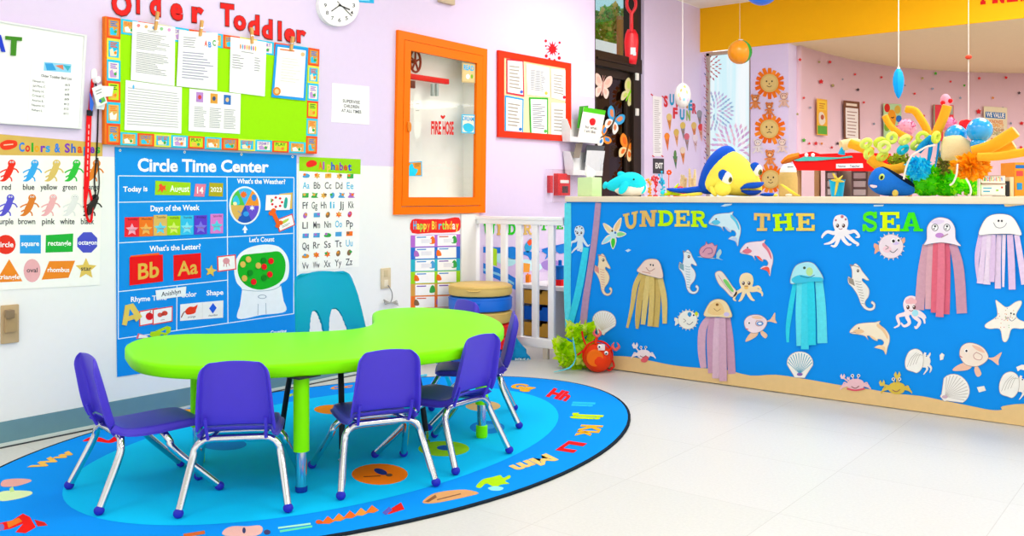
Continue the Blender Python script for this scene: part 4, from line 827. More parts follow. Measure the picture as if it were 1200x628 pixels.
# red-framed board with six papers
rb = surf_empty(WALL, 'notice_board', 625, 112, 'red-framed notice board with scalloped trim right of the orange cabinet', 'notice board')
q = quad(((582,59),(667,74.6),(667,166),(582,160.6)))
Flat(WALL, .001, .012).poly(sub(q,.04,.04,.96,.96), mat('#ecdcae', .8)).build('backing', parent=rb)
f = Flat(WALL, .001, .02); ringpoly(f, q, (0,0,1,1), (.075,.075,.925,.925), mat('#f0300c', .4)); f.build('frame', parent=rb)
f = Flat(WALL, .013, .0012)
for (a, b_, n) in (((.075,.075),(.925,.075),16),((.925,.075),(.925,.925),16),((.925,.925),(.075,.925),16),((.075,.925),(.075,.075),16)):
    for i in range(n): x, y = q(a[0]+(b_[0]-a[0])*(i+.5)/n, a[1]+(b_[1]-a[1])*(i+.5)/n); f.ell(x, y, 3.1, 3.4, '#f0dfa8', 0, n=10)
f.build('scalloped_trim', parent=rb)
RG = 'papers on the red notice board'
for k, (c4, e, lab) in enumerate(((((591.4,68.8),(611.6,70.7),(612.4,113.6),(591.4,109.8)),'#e0344a','red-edged sheet at the top left of the red board'),(((614.7,74.6),(641.5,79.5),(642.2,114),(616.2,111)),None,'plain printed sheet at the top middle of the red board'),(((643.4,80.3),(661.5,82.2),(662,119.3),(644,114.7)),'#eee6d8','pale-edged sheet at the top right of the red board'),(((589.6,111.7),(611.6,115.9),(610.9,156.8),(589.4,154.9)),'#2aa0e0','blue-edged sheet at the lower left of the red board'),(((618,114),(640.3,114.7),(640.3,159.5),(619.3,157.6)),'#2fae2a','green-edged sheet at the lower middle of the red board'),(((644,120.5),(662.5,121.2),(661.3,162.5),(644,160.6)),None,'plain sheet at the lower right of the red board'))):
    sheet('notice_sheet', c4, lab, .0155+.0003*k, '#fbfaf6', e, lambda f, q, k=k: (lines(f, q, .16, .16, .84, .84, 12 if k in (1,4) else 7, '#80808a' if k in (1,4) else '#a8a296', .42, 2, .3, k+11), f.ell(*q(.84,.88), 1.8, 2, ('#4a6ad0','#d8c04a','#d8203a','#2a70c0','#5ab84a','#3aa84a')[k], 3)), RG)
# splat, drawing
f = Flat(WALL, .0008, .0012, rough=.4); pts = []
rs = random.Random(3)
for i in range(24): a = 2*PI*i/24; r = (8.6 if i % 2 == 0 else 4.6)*rs.uniform(.8,1.15); pts.append((647.3+r*.86*math.cos(a), 57.5+r*1.1*math.sin(a)))
f.blob(pts, '#f01420', 0, 4)
for x, y, r in ((639.4,48,1.5),(655.6,50,1.3),(640,65.6,1.7),(643.6,69,1.2),(655.2,68,1.8),(649.6,70.4,1.2),(654.6,63,1),(639.6,54,1)): f.ell(x, y, r, r*1.15, '#f01420', 0, n=12)
f.build('splat_decal', 'red paint-splat wall decal above the red notice board', 'decal')
sheet('drawing_sheet', ((679.8,71.5),(696.2,73),(696,114.6),(679.6,112.6)), 'white paper with faint pencil circles beside the dark door', .001, '#f4f3f0', None, lambda f, q: (f.poly(ribbon(ell(*q(.5,.28),4.6,7,0,16), .5, sm=False), '#cfc7c0', 1, solid=False), f.poly(ribbon(ell(*q(.5,.72),4.6,7,0,16), .5, sm=False), '#d4cdc8', 1, solid=False)))
# brochure holders
def holder(px0, px1, pt, pb, lab, papers):
    XF = XW+.10; a = at(px0, pb, X=XF); c = at(px1, pt, X=XF); y0, y1, z0, z1 = a.y, c.y, at((px0+px1)/2, pb, X=XF).z, at((px0+px1)/2, pt, X=XF).z
    y1 = min(y1, 6.46); cy = (y0+y1)/2
    o = empty('brochure_holder', (XW, cy, z0), 0, lab, 'brochure holder'); h = z1-z0; w = (y1-y0)/2; PL = mat('#e9e9ea', .3)
    b = MB(); b.prism([(.03,0),(.1,0),(.106,h*.22),(.102,h*.22),(.096,.006),(.034,.006),(.01,h*1.05),(.002,h*1.05)], -w, w, Matrix(((1,0,0,0),(0,0,1,0),(0,1,0,0),(0,0,0,1)))); b.build('tray', o, PL, False)
    for s in (-1, 1): b = MB(); b.prism([(.03,0),(.1,0),(.108,h*.5),(.07,h),(.002,h*1.05)], -.002, .002, TR(0,s*w,0) @ Matrix(((1,0,0,0),(0,0,1,0),(0,1,0,0),(0,0,0,1)))); b.build('side', o, PL, False)
    return o, cy, z0, h, w
o, cy, z0, h, w = holder(668, 702, 141, 167, 'upper white wall holder full of leaflets beside the door', 1)
SP = Surf('P', 0, (XW+.094, cy, 0), (1, -.0))
f = Flat(SP, 0, .002); qq = quad(((684,125.4),(709.6,129.6),(702,168),(676.6,163.6))); f.poly(sub(qq,0,0,1,1), '#f2efe6'); f.poly(sub(qq,0,0,1,.14), '#4fc21a', 1, solid=False); f.blob([qq(.36,.36),qq(.5,.28),qq(.64,.34),qq(.62,.48),qq(.45,.5)], '#e01c24', 1, 3, solid=False); f.text('Stop Asthma', *qq(.2,.64), *qq(.8,.62), h=3, col=INK, lay=1, wt=.02); f.text('Attacks', *qq(.3,.74), *qq(.7,.73), h=3, col=INK, lay=1, wt=.02); f.E = f.E[:-2]; f.text('for what', *qq(.24,.62), *qq(.78,.61), h=3.6, col=INK, lay=1, wt=.015); f.text('I am like', *qq(.24,.74), *qq(.74,.73), h=3.6, col=INK, lay=1, wt=.015); f.build('leaflet', 'white leaflet with a green heading and red flower in the upper holder', 'leaflet')
f = Flat(SP, -.016, .004); f.poly([(681,124.4),(691,123.6),(688,150),(678,150)], '#3f9a2a'); f.build('leaflet', 'green leaflet edge behind the white one in the upper holder', 'leaflet')
o, cy, z0, h, w = holder(671.5, 706, 179, 205.5, 'lower white wall holder with grey leaflets above the tissue box', 1)
SP = Surf('P', 0, (XW+.07, cy, 0), (1, 0))
for k, (c4, c, lab) in enumerate((([(676,168),(684,167),(680,185),(672.6,185)],'#8a7f74','brown-grey leaflet at the left of the lower holder'),([(688,169.6),(708.6,171),(704,190),(684,190)],'#55585e','dark grey leaflet standing in the lower holder'),([(687,176),(708,177),(704,203),(684,203)],'#d4d6da','pale grey leaflet at the front of the lower holder'))):
    f = Flat(SP, .008*k-.01, .003); f.poly(c4, c); f.build('leaflet', lab, 'leaflet')
# fire alarm pull station under a clear cover
fa = empty('fire_alarm', (XW, at(654,217,X=XW).y, at(654,217,X=XW).z), 0, 'red fire alarm pull station under a clear cover by the counter', 'fire alarm')
y = lambda px: WALL.p(px, 217)[0]-fa.location.y; z = lambda py: WALL.p(654, py)[1]-fa.location.z
b = MB(); b.box(.0005, y(648.6), z(229), .045, y(663), z(203.4), bev=.004); b.build('station', fa, mat('#e0141c', .35))
b = MB(); b.box(.045, y(651), z(214.6), .048, y(661), z(211), bev=.001); b.build('pull_handle', fa, mat('#f4f2ee', .4))
b = MB(); b.box(.045, y(653.4), z(226), .047, y(660), z(218)); b.build('label_plate', fa, mat('#3a2a2c', .4))
b = MB(); b.box(.0005, y(641), z(226), .03, y(644.6), z(206), bev=.003); b.build('sounder', fa, mat('#d82a30', .35))
b = MB(); yy0, yy1, zz0, zz1 = y(638), y(668), z(237), z(199); t = .003
b.box(.075, yy0, zz0, .078, yy1, zz1); b.box(0, yy0, zz0, .078, yy0+t, zz1); b.box(0, yy1-t, zz0, .078, yy1, zz1); b.box(0, yy0, zz1-t, .078, yy1, zz1); b.box(0, yy0, zz0, .078, yy1, zz0+t)
b.build('clear_cover', fa, glass('clear_plastic', '#fdfefe', 1., .06), False)
# =============== paper sea creatures on the counter front ===============
LN_ = '#8f8a96'
def cut(n0=.003, th=.0015): return Flat(CNT, n0, th, rough=.75)
def outl(f, pts, col=LN_, w=.45, lay=2): f.poly(ribbon(list(pts)+[pts[0]], w, sm=False), col, lay, solid=False)
def eye(f, x, y, r, lay=4): f.ell(x, y, r, r, '#fbfbfb', lay, n=12); f.ell(x+r*.15, y+r*.1, r*.62, r*.66, '#3a3036', lay, n=12)
GC = 'paper sea creatures on the counter'
def done(f, name, lab, cat, grp=GC, **k): return f.build(name, lab, cat, grp, **k)
# slab-serif letters, drawn in a unit box (y down)
def bx_(x0, y0, x1, y1): return [(x0,y0),(x1,y0),(x1,y1),(x0,y1)]
S_ = .2
GLY = {
 'U': [bx_(0,0,.42,.15), bx_(.58,0,1,.15), ribbon([(.2,.05),(.2,.62),(.3,.82),(.5,.9),(.7,.82),(.8,.62),(.8,.05)], .22)],
 'N': [bx_(0,0,.34,.15), bx_(.62,0,1,.15), bx_(0,.85,.4,1), bx_(.12,0,.32,1), bx_(.7,0,.9,1), [(.12,0),(.36,0),(.9,1),(.66,1)]],
 'D': [bx_(0,0,.5,.16), bx_(0,.84,.5,1), bx_(.1,0,.34,1), ribbon([(.42,.09),(.7,.16),(.86,.36),(.87,.62),(.72,.84),(.42,.91)], .22)],
 'E': [bx_(0,0,.98,.16), bx_(0,.84,1,1), bx_(.12,0,.36,1), bx_(.3,.42,.68,.57), bx_(.82,0,.98,.33), bx_(.84,.66,1,1), bx_(.58,.33,.7,.66)],
 'R': [bx_(0,0,.5,.16), bx_(0,.84,.46,1), bx_(.1,0,.33,1), ribbon([(.4,.085),(.68,.13),(.78,.28),(.68,.44),(.3,.49)], .19), ribbon([(.45,.5),(.64,.66),(.76,.9),(1,.92)], .2)],
 'T': [bx_(0,0,1,.17), bx_(0,0,.17,.4), bx_(.83,0,1,.4), bx_(.38,0,.62,1), bx_(.18,.84,.82,1)],
 'H': [bx_(0,0,.42,.16), bx_(.58,0,1,.16), bx_(0,.84,.42,1), bx_(.58,.84,1,1), bx_(.1,0,.32,1), bx_(.68,0,.9,1), bx_(.2,.42,.8,.58)],
 'S': [ribbon([(.86,.3),(.72,.12),(.45,.08),(.18,.18),(.16,.36),(.45,.48),(.8,.6),(.86,.78),(.66,.92),(.36,.91),(.13,.7)], .2), bx_(.8,0,.97,.34), bx_(.0,.64,.17,1)],
 'A': [bx_(0,.86,.38,1), bx_(.58,.86,1,1), [(.36,0),(.62,0),(.9,1),(.66,1),(.49,.26),(.3,1),(.08,1)], bx_(.26,.6,.74,.74)]}
for t, c4, col, lab in (('U',((730.5,251),(748,247),(747.4,267),(733.6,269.2)),'#e3bd68','tan letter U starting the word UNDER, tilted'),('N',((750.6,247),(770.6,246),(769.6,265.4),(750,265.6)),'#e0b764','tan letter N of the word UNDER'),('D',((771.6,246.3),(789.6,246.4),(789.6,264.8),(771.6,265)),'#bff000','lime letter D of the word UNDER'),('E',((791,246.4),(808.6,246.4),(809,265.2),(791.2,265.6)),'#ecd75c','yellow letter E of the word UNDER'),('R',((810.2,247),(828.4,246.8),(829,266),(810.4,265.8)),'#bff000','lime letter R ending the word UNDER'),('T',((884.2,249.6),(903.2,250.2),(902.6,270.4),(884.2,270.6)),'#e3bd68','tan letter T starting the word THE'),('H',((906,251),(929.6,249.4),(931,269.6),(907,271)),'#c6f400','lime letter H of the word THE'),('E',((933.4,249.8),(955,250),(955.2,270.4),(933.8,270.4)),'#ecd25e','yellow letter E of the word THE'),('S',((1011,248.2),(1028.4,248),(1028.8,271),(1011.2,270.8)),'#52e81a','green letter S starting the word SEA'),('E',((1031.8,248.4),(1054.6,248.2),(1054.8,271),(1031.8,271)),'#d6f400','lime yellow letter E of the word SEA'),('A',((1055.4,249),(1081.8,248.6),(1082,271),(1055.4,271)),'#3fe614','green letter A ending the word SEA')):
    f = cut(.003, .004); q = quad(c4)
    for g in GLY[t]: f.poly([q(*p) for p in g], col, 0)
    f.build('sign_letter', lab+' on the counter', 'letter', 'letters spelling Under the Sea')
# streamers at the corner
for pts, w, col, lab, n in (([(665.8,238),(665.6,290),(665.2,340),(666.4,387)],[7.6,8.2,8,6.6],'#5fe3f6','cyan crepe streamer hanging straight down the left counter corner',.003),([(687.4,290),(683,318),(677,348),(667.6,384)],[6.8,8,8,7.4],'#38d6ee','shorter cyan crepe streamer slanting to the left counter corner',.006),([(701.6,237.6),(698,275),(692.4,315),(687.4,348),(683.8,380)],[6.6,7,7.2,7.6,8],'#b993b0','mauve crepe streamer hanging between the octopus and the starfish',.004)):
    f = cut(n, .002); f.line(pts, w, mat(col, .8, noise=.14, scale=45, bump=.4)); f.build('crepe_streamer', lab, 'streamer', 'crepe streamers on the counter')
def octopus(cx, cy, r, tips, col, lab, eyes=True, spots=None, squash=1.1, tcol=None):
    f = cut()
    for i, tp_ in enumerate(tips): f.line([(cx+(tp_[0][0]-cx)*.25, cy+r*.7)]+list(tp_), [r*.62, r*.5, r*.36, r*.16][:len(tp_)+1] if len(tp_) < 4 else [r*.62,r*.5,r*.4,r*.3,r*.14], tcol or col)
    f.blob([(cx-r*.96,cy-r*.15),(cx-r*.7,cy-r*.85*squash),(cx,cy-r*1.1*squash),(cx+r*.7,cy-r*.85*squash),(cx+r*.96,cy-r*.15),(cx+r*.78,cy+r*.6),(cx+r*.45,cy+r*1.05),(cx-r*.45,cy+r*1.05),(cx-r*.78,cy+r*.6)], col)
    if spots:
        for (dx, dy, sr, c) in spots: f.ell(cx+dx*r, cy+dy*r, sr*r, sr*r, c, 2, n=12)
    for s in (-1, 1): f.ell(cx+s*r*.38, cy+r*.2, r*.2, r*.26, '#5a3a3a', 3, n=12); f.ell(cx+s*r*.38-r*.05, cy+r*.12, r*.07, r*.08, '#ffffff', 4, n=8)
    f.poly(ribbon([(cx-r*.25,cy+r*.55),(cx,cy+r*.66),(cx+r*.25,cy+r*.55)], r*.08), '#a0606a', 3, solid=False)
    return done(f, 'octopus_cutout', lab, 'octopus cut-out')
octopus(679.4,271.6,6,[((675,282),(670.4,284),(669.4,289)),((678,288),(674,292),(670,296.6)),((680,290),(677,293.4)),((682,288),(682,294),(679.4,293.4)),((685,283),(689,288),(691.6,286.4))],'#dcebf4','pale blue paper octopus between the cyan and mauve streamers',spots=[(-.5,-.8,.15,'#2a3a6a'),(.5,-.7,.15,'#2a3a6a'),(-.7,-.1,.12,'#2a3a6a'),(.1,-1,.12,'#2a3a6a')])
octopus(985.4,262.6,9.2,[((978,273),(970,271.6),(964.6,276),(963.6,279)),((980,278),(974,284),(966,286)),((983,279),(979,288),(974,287.6)),((988,279),(994,286),(998,286)),((993,276),(1001,283),(1006,286),(1004,288)),((995,272),(1002,271),(1007,277),(1003,278))],'#f3eef2','white paper octopus with pink spots before the word SEA',spots=[(-.6,-.5,.14,'#b06a80'),(.2,-.95,.2,'#c0788a'),(.65,-.6,.14,'#b06a80')])
octopus(875,330,8.6,[((869,340),(864,343),(860.4,350),(863,352.4)),((872,343),(869,350),(866,353)),((877,343),(881,350),(884.6,352)),((881,340),(888,340),(893,343),(893.4,347)),((883,338),(889,336),(892.6,340))],'#f2dcae','tan paper octopus to the right of the flip-flop shape',spots=[(-.3,.2,.3,'#f7e6c4'),(0,.75,.3,'#f0c46a')])
octopus(1068,358,9.6,[((1060,368),(1052,371),(1054,380),(1048,384),(1047,380)),((1063,370),(1066,378),(1060,382),(1056,378)),((1072,371),(1078,377),(1074,384),(1072,382)),((1075,368),(1082,372),(1084,379)),((1077,366),(1083,370),(1085,373))],'#f3e4e8','small paper octopus with a pink head and pale blue arms under the pink jellyfish',spots=[(0,-.6,.42,'#efb7bd'),(-.4,-.5,.3,'#efb7bd'),(.4,-.5,.3,'#efb7bd'),(.5,.9,.4,'#a4e2f0')])
def place(pts, x0, y0, x1, y1, bx0, by0, bx1, by1): return [(x0+(x-bx0)/(bx1-bx0)*(x1-x0), y0+(y-by0)/(by1-by0)*(y1-y0)) for x, y in pts]
SEAH = [(25,5),(36,16),(55,0),(75,20),(85,45),(112,92),(100,97),(80,86),(76,100),(95,125),(105,155),(95,190),(75,215),(70,238),(84,256),(104,254),(112,240),(102,228),(110,216),(124,232),(116,260),(92,272),(64,262),(48,235),(42,200),(34,172),(18,138),(0,112),(5,75),(22,86),(28,60),(30,35)]
def seahorse(bb, col, lab, c2, shear=0.):
    f = cut(); P = place(SEAH, *bb, 0, 0, 124, 272); P = [(x+(y-bb[1])*shear, y) for x, y in P]; g = lambda x, y: (lambda p: (p[0]+(p[1]-bb[1])*shear, p[1]))(place([(x, y)], *bb, 0, 0, 124, 272)[0])
    f.blob(P, col, 0, 4); outl(f, crom(P, True, 3), LN_, .5)
    for i in range(9): y = 100+i*16; xo = 40+(i > 5)*8; f.poly(ribbon([g(38+i*1.6, y),g(58+i*2,y+6),g(70-max(0,i-5)*3,y+4)], .55), c2, 2, solid=False)
    f.ell(*g(62,42), 1.5, 1.9, '#5a4a40', 3, n=12); f.ell(*g(61,40), .5, .6, '#ffffff', 4, n=8)
    f.poly([g(4,80),g(30,90),g(32,130),g(4,112)], c2, 2, solid=False); f.poly(ribbon([g(30,8),g(50,14),g(72,22)], .8), c2, 2, solid=False)
    return done(f, 'seahorse_cutout', lab, 'seahorse cut-out')
seahorse((697,297,718,346.5), '#f1dcb4', 'orange-tinted paper seahorse beside the mauve streamer', '#e0928a')
seahorse((796,292.6,819.4,344.4), '#e3e9ea', 'pale grey-blue paper seahorse below the word UNDER', '#7aa6b4')
seahorse((990.6,308.6,1018,364), '#ece9e2', 'white and grey paper seahorse under the word SEA', '#9a9186', .17)
DOL = [(172,372),(195,335),(225,310),(290,300),(325,298),(357,288),(350,312),(385,350),(410,400),(412,450),(400,500),(390,556),(375,522),(350,507),(320,500),(345,480),(368,480),(378,460),(365,437),(342,432),(338,447),(310,432),(293,407),(276,408),(284,438),(264,408),(225,395),(185,388)]
def dolphin(bb, col, lab, c2, c3):
    f = cut(); g = lambda x, y: place([(x, y)], *bb, 172, 288, 412, 556)[0]; P = [g(*p) for p in DOL]
    f.blob(P, col, 0, 3); outl(f, crom(P, True, 3), '#a59aa4', .45)
    f.blob([g(345,310),g(385,360),g(402,410),g(398,430),g(370,370),g(335,330)], c2, 2, 3, solid=False); f.blob([g(292,408),g(312,410),g(340,444),g(312,430)], c3, 2, 3, solid=False); f.blob([g(190,372),g(230,350),g(260,372),g(225,392)], c2, 2, 3, solid=False)
    f.blob([g(328,500),g(368,486),g(386,500),g(388,545),g(372,518)], c3, 2, 3, solid=False)
    f.ell(*g(228,345), .9, 1, '#3a3a48', 3, n=10); f.poly(ribbon([g(180,380),g(210,378)], .5), '#a07a90', 3, solid=False)
    return done(f, 'dolphin_cutout', lab, 'dolphin cut-out')
dolphin((831,248,868.4,288.4), '#cfe9f2', 'pale blue paper dolphin right after the word UNDER', '#5cc4e6', '#bcd0ea')
dolphin((867.4,281,906.2,323.6), '#efdce6', 'pink and red paper dolphin under the word THE', '#e2788a', '#ee5a4a')
dolphin((996,376,1042.8,415.4), '#f3e6cc', 'cream paper dolphin above the pink crab', '#ecc79a', '#f0d2a2')
# starfish
f = cut(); c = (719.4,274.8)
for (tx, ty), col, bend in (((707.2,261.4),'#f0dba6',-2),((728.4,255),'#ecc88e',2),((734.4,274),'#8fdc8a',2),((718.6,292),'#3fc83a',2),((705.4,286),'#9fe2f2',-2)):
    dx, dy = tx-c[0], ty-c[1]; l = math.hypot(dx, dy); nx, ny = -dy/l, dx/l
    f.blob([c,(c[0]+dx*.3+nx*3.6,c[1]+dy*.3+ny*3.6),(c[0]+dx*.7+nx*2.8,c[1]+dy*.7+ny*2.8),(tx,ty),(c[0]+dx*.7-nx*2.8,c[1]+dy*.7-ny*2.8),(c[0]+dx*.3-nx*3.6,c[1]+dy*.3-ny*3.6)], '#f2ead6')
    f.blob([(c[0]+dx*.15,c[1]+dy*.15),(c[0]+dx*.5+nx*2.4,c[1]+dy*.5+ny*2.4),(c[0]+dx*.94,c[1]+dy*.94),(c[0]+dx*.5-nx*2.4,c[1]+dy*.5-ny*2.4)], col, 2, solid=False)
f.ell(*c, 4.4, 4.6, '#cfe6ea', 2); f.ell(718,270.4,1.1,1.4,'#5a4030',3,n=10); f.ell(721.6,272.6,1.2,1.4,'#1f6ab8',3,n=10)
done(f, 'starfish_cutout', 'coloured paper starfish with green and blue arms beside the letter U', 'starfish cut-out')
f = cut(); P = [(1167,352),(1171,354),(1180,360),(1190,354),(1196.6,352.4),(1197,357),(1191,368),(1194,374),(1203,378),(1204,382),(1198,385),(1186,385),(1182,396),(1178.6,400.4),(1175,398),(1172,385.4),(1160,385),(1154.8,383),(1156,379),(1168,371),(1169,364)]
f.blob(P, '#f4f1e6', 0, 4); outl(f, crom(P, True, 4), '#d8cdb4', .5)
rs = random.Random(9)
for i in range(34): a = rs.random()*2*PI; r_ = rs.random()*13; f.ell(1179+r_*math.cos(a), 373+r_*math.sin(a), .55, .55, rs.choice(('#e8963a','#d85a6a','#8ac06a','#7a7ad0','#c0a070')), 2, n=8)
f.ell(1185,367,1,1.2,'#4a4448',3,n=8); f.ell(1188.4,368,1,1.2,'#4a4448',3,n=8); f.poly(ribbon([(1182,372),(1186,376),(1191,372)], .6), '#8a8088', 3, solid=False)
done(f, 'starfish_cutout', 'white speckled paper starfish under the white jellyfish', 'starfish cut-out')
# jellyfish: paper cap with crepe streamers
def jelly(cap, capcol, strs, scol, lab, face, extra=None):
    x, y = sum(p[0] for p in cap)/len(cap), sum(p[1] for p in cap)/len(cap)
    o = surf_empty(CNT, 'jellyfish_decoration', x, y, lab, 'jellyfish decoration', 'jellyfish decorations on the counter')
    for k, (pts, w) in enumerate(strs):
        f = cut(.003+.003*(k % 4), .002); c = scol[k % len(scol)]; f.line(pts, w, mat(c, .85, noise=.1, scale=60, bump=.35)); f.build('streamer', parent=o)
    f = cut(.015, .0015); f.blob(cap, capcol); outl(f, crom(cap, True, 4), LN_, .5); face(f); f.build('cap', parent=o); return o
def tanface(f): f.ell(764,310,.9,1.2,'#3a3a40',3,n=8); f.ell(767,310.6,.9,1.2,'#3a3a40',3,n=8); f.poly(ribbon([(758.6,313),(763,317.6),(769,314.4)], .7), '#b07a70', 3, solid=False); f.poly(ribbon([(754,318),(764,320)], 1), '#d8a08a', 3, solid=False)
jelly([(748.6,318),(752,311),(758,304.6),(766,303),(773,305),(777,314),(778,325.6),(765,323.6)], '#f0d5c4',
  [([(752,320),(745,335),(741,360),(735.4,384)],[5,6,4.6,2.6]),([(756,322),(751,345),(748,372),(747.4,385)],[6,7,6,3]),([(761,323),(757.6,350),(754.4,380)],[6,6.6,5]),([(765,324),(765,352),(763,382)],[6,6,6]),([(770,324.6),(771,352),(768.6,383)],[6,7,7]),([(774,324.6),(779,350),(779.6,379)],[6,6.6,5])], ('#d8bd6e','#cfb162','#dcc47a'), 'tan-streamered paper jellyfish under the letter D', tanface)
def pkface(f): f.blob([(831,366),(834,357),(842,353),(848,357),(850,366),(842,369)], '#ecca8a', 2, solid=False); f.ell(842,356.6,1.8,1.6,'#8a5a2a',3,n=10); f.poly(ribbon([(838,361),(842,364),(846,361.4)], .6), '#a0703a', 3, solid=False); f.ell(853,368,3.4,2.6,'#d3c4ea',3,n=12)
jelly([(827,370),(829,361),(835,352.6),(844,350),(852,353.4),(857,362),(858.6,371.4),(843,371)], '#efd9a6',
  [([(832,371),(824,385),(822.6,410),(825,431)],[6,9,9,7]),([(836,371),(833,395),(834,437)],[7,8,7]),([(842,372),(840.4,400),(839.6,443)],[7,8,8]),([(848,372),(848,400),(848.6,446)],[7,8.4,9]),([(853,372),(855.6,400),(858,438)],[6,9,9])], ('#d3a9bf','#c99ab4','#dab6c8'), 'mauve-streamered paper jellyfish reaching down to the kraft strip', pkface)
def cyface(f): f.blob([(929,327),(938,322),(952,324),(964,325),(965,329),(948,330),(934,332)], '#3fc3e2', 2, solid=False); f.ell(950,318,4,5,'#b8e29a',2); f.ell(944,313.6,1.6,1.6,'#3a5a4a',3,n=10); f.poly(ribbon([(939,323),(948,325),(956,322)], .7), '#2a5a8a', 3, solid=False)
jelly([(928,332),(929,321),(934,311),(944,307),(954,308),(961,316),(966,327),(955,328.4),(940,330)], '#a9e6f0',
  [([(932,332),(927,360),(923.6,384),(923.6,401)],[5,6,5,3]),([(938,331),(937,365),(938,405)],[7,8,8]),([(944,330),(944.6,365),(944,409)],[7,9,9]),([(951,329.6),(952,365),(952.6,404)],[8,9,9]),([(960,329),(962.6,360),(964,402)],[9,11,11.6])], ('#2fd3ea','#5fe0f0','#42d8ee'), 'cyan-streamered paper jellyfish below the word THE', cyface)
def wpface(f):
    for x in (1096.6,1110.6): f.ell(x,266.4,3.6,4,'#fdfdfd',2,n=16); outl(f, ell(x,266.4,3.6,4,0,14), '#3a3440', .7, 3); f.ell(x+.2,265,1.3,1.4,'#3a3440',3,n=10); f.ell(x-1,268,.9,.9,'#3a3440',3,n=10)
    f.ell(1102,275.6,5,3,'#c48ad0',2); f.poly(ribbon([(1104,278),(1112,274)], 1.2), '#b08a98', 3, solid=False); f.blob([(1092,260),(1100,257),(1108,259),(1100,263)], '#e2d2ec', 2, solid=False)
jelly([(1083.4,287),(1087,280),(1087.6,266),(1094,257.4),(1103,254.6),(1114,257.6),(1120,267),(1121,280),(1127,288),(1116,285.6),(1104,284),(1092,285.4)], '#f0e8f2',
  [([(1086,287),(1081,320),(1077.6,363)],[9,11,11]),([(1092,286),(1089,320),(1088,362)],[8,7,7]),([(1098,285),(1097,325),(1096,366)],[8,9,9]),([(1104,284),(1103.6,325),(1102,371)],[8,9,9]),([(1110,285),(1110,325),(1109,368)],[7,8,8]),([(1117,286),(1124,315),(1127.6,367)],[9,12,12])], ('#cf9fb0','#d8a8b4','#e0687e','#e37a90','#dc6680','#c996ac'), 'paper jellyfish with wide googly eyes and pink streamers', wpface)
def wface(f): f.ell(1171,258.6,1.2,1.3,'#2a2a30',3,n=8); f.ell(1174.8,258.8,1.2,1.3,'#2a2a30',3,n=8); f.poly(ribbon([(1165,260.6),(1168,265.6),(1173,267),(1178,265),(1180.4,261)], .6), '#7a7a84', 3, solid=False)
jelly([(1148,275),(1151,264),(1157,255),(1166,251),(1178,250.8),(1187,254),(1194,264),(1197.6,275.4),(1185,274),(1160,274.4)], '#f6f5f2',
  [([(1150,275),(1146,295),(1145,312),(1147,331)],[6,6,4,2.4]),([(1155,275),(1152,300),(1149,332)],[6,6,8]),([(1160,275),(1159,300),(1157,333)],[6,7,8]),([(1165,275),(1164,300),(1163,330)],[5,6,6]),([(1171,275),(1169.6,305),(1169.6,338)],[6,7,7]),([(1177,275),(1176.4,300),(1176,336)],[4,4,2.4]),([(1184,275),(1185.6,305),(1186.6,339)],[7,8,8]),([(1192,275),(1196,300),(1201,333)],[6,7,7])], ('#ddc2e6','#e6d0ec','#ead9ee'), 'white smiling paper jellyfish with thin lilac streamers', wface)
# shells
def shell(hx, hy, ang, r, spread, lab, rib, tint=None, base=4.):
    f = cut(); P = []
    n = 13
    for i in range(n+1): a = ang-spread+2*spread*i/n; rr_ = r*(1-.30*abs(i/n*2-1)**2.4); P.append((hx+rr_*math.cos(a), hy+rr_*math.sin(a)))
    ca, sa = math.cos(ang), math.sin(ang)
    pts = P+[(hx+base*1.25*-sa*1+ca*1, hy+base*1.25*ca+sa*1), (hx-base*sa-ca*2, hy+base*ca-sa*2), (hx+base*sa-ca*2, hy-base*ca-sa*2), (hx+base*1.25*sa+ca*1, hy-base*1.25*ca+sa*1)]
    f.poly(pts, '#f4f2ec')
    for i in range(1, n): a = ang-spread+2*spread*i/n; rr_ = r*(1-.30*abs(i/n*2-1)**2.4)*.94; f.poly(ribbon([(hx+ca*2.4, hy+sa*2.4), (hx+rr_*math.cos(a), hy+rr_*math.sin(a))], [.3, .9]), rib, 2, solid=False)
    if tint: f.ell(hx+ca*2, hy+sa*2, 3.4, 1.9, tint, 3)
    outl(f, pts, '#b9b0a8', .5); return done(f, 'shell_cutout', lab, 'shell cut-out')
shell(705,389.6,-PI/2+.26,26,.86,'white paper scallop shell above the red crab','#e2d8c2')
shell(937.6,440.4,-PI/2+.02,28.6,.86,'blue-ribbed paper scallop shell on the kraft strip','#3fa6c4','#8a6ab8',6)
shell(1106,466,-.66,33,.9,'white paper scallop shell lying on its side on the kraft strip','#c9c4be','#cdb0c0')
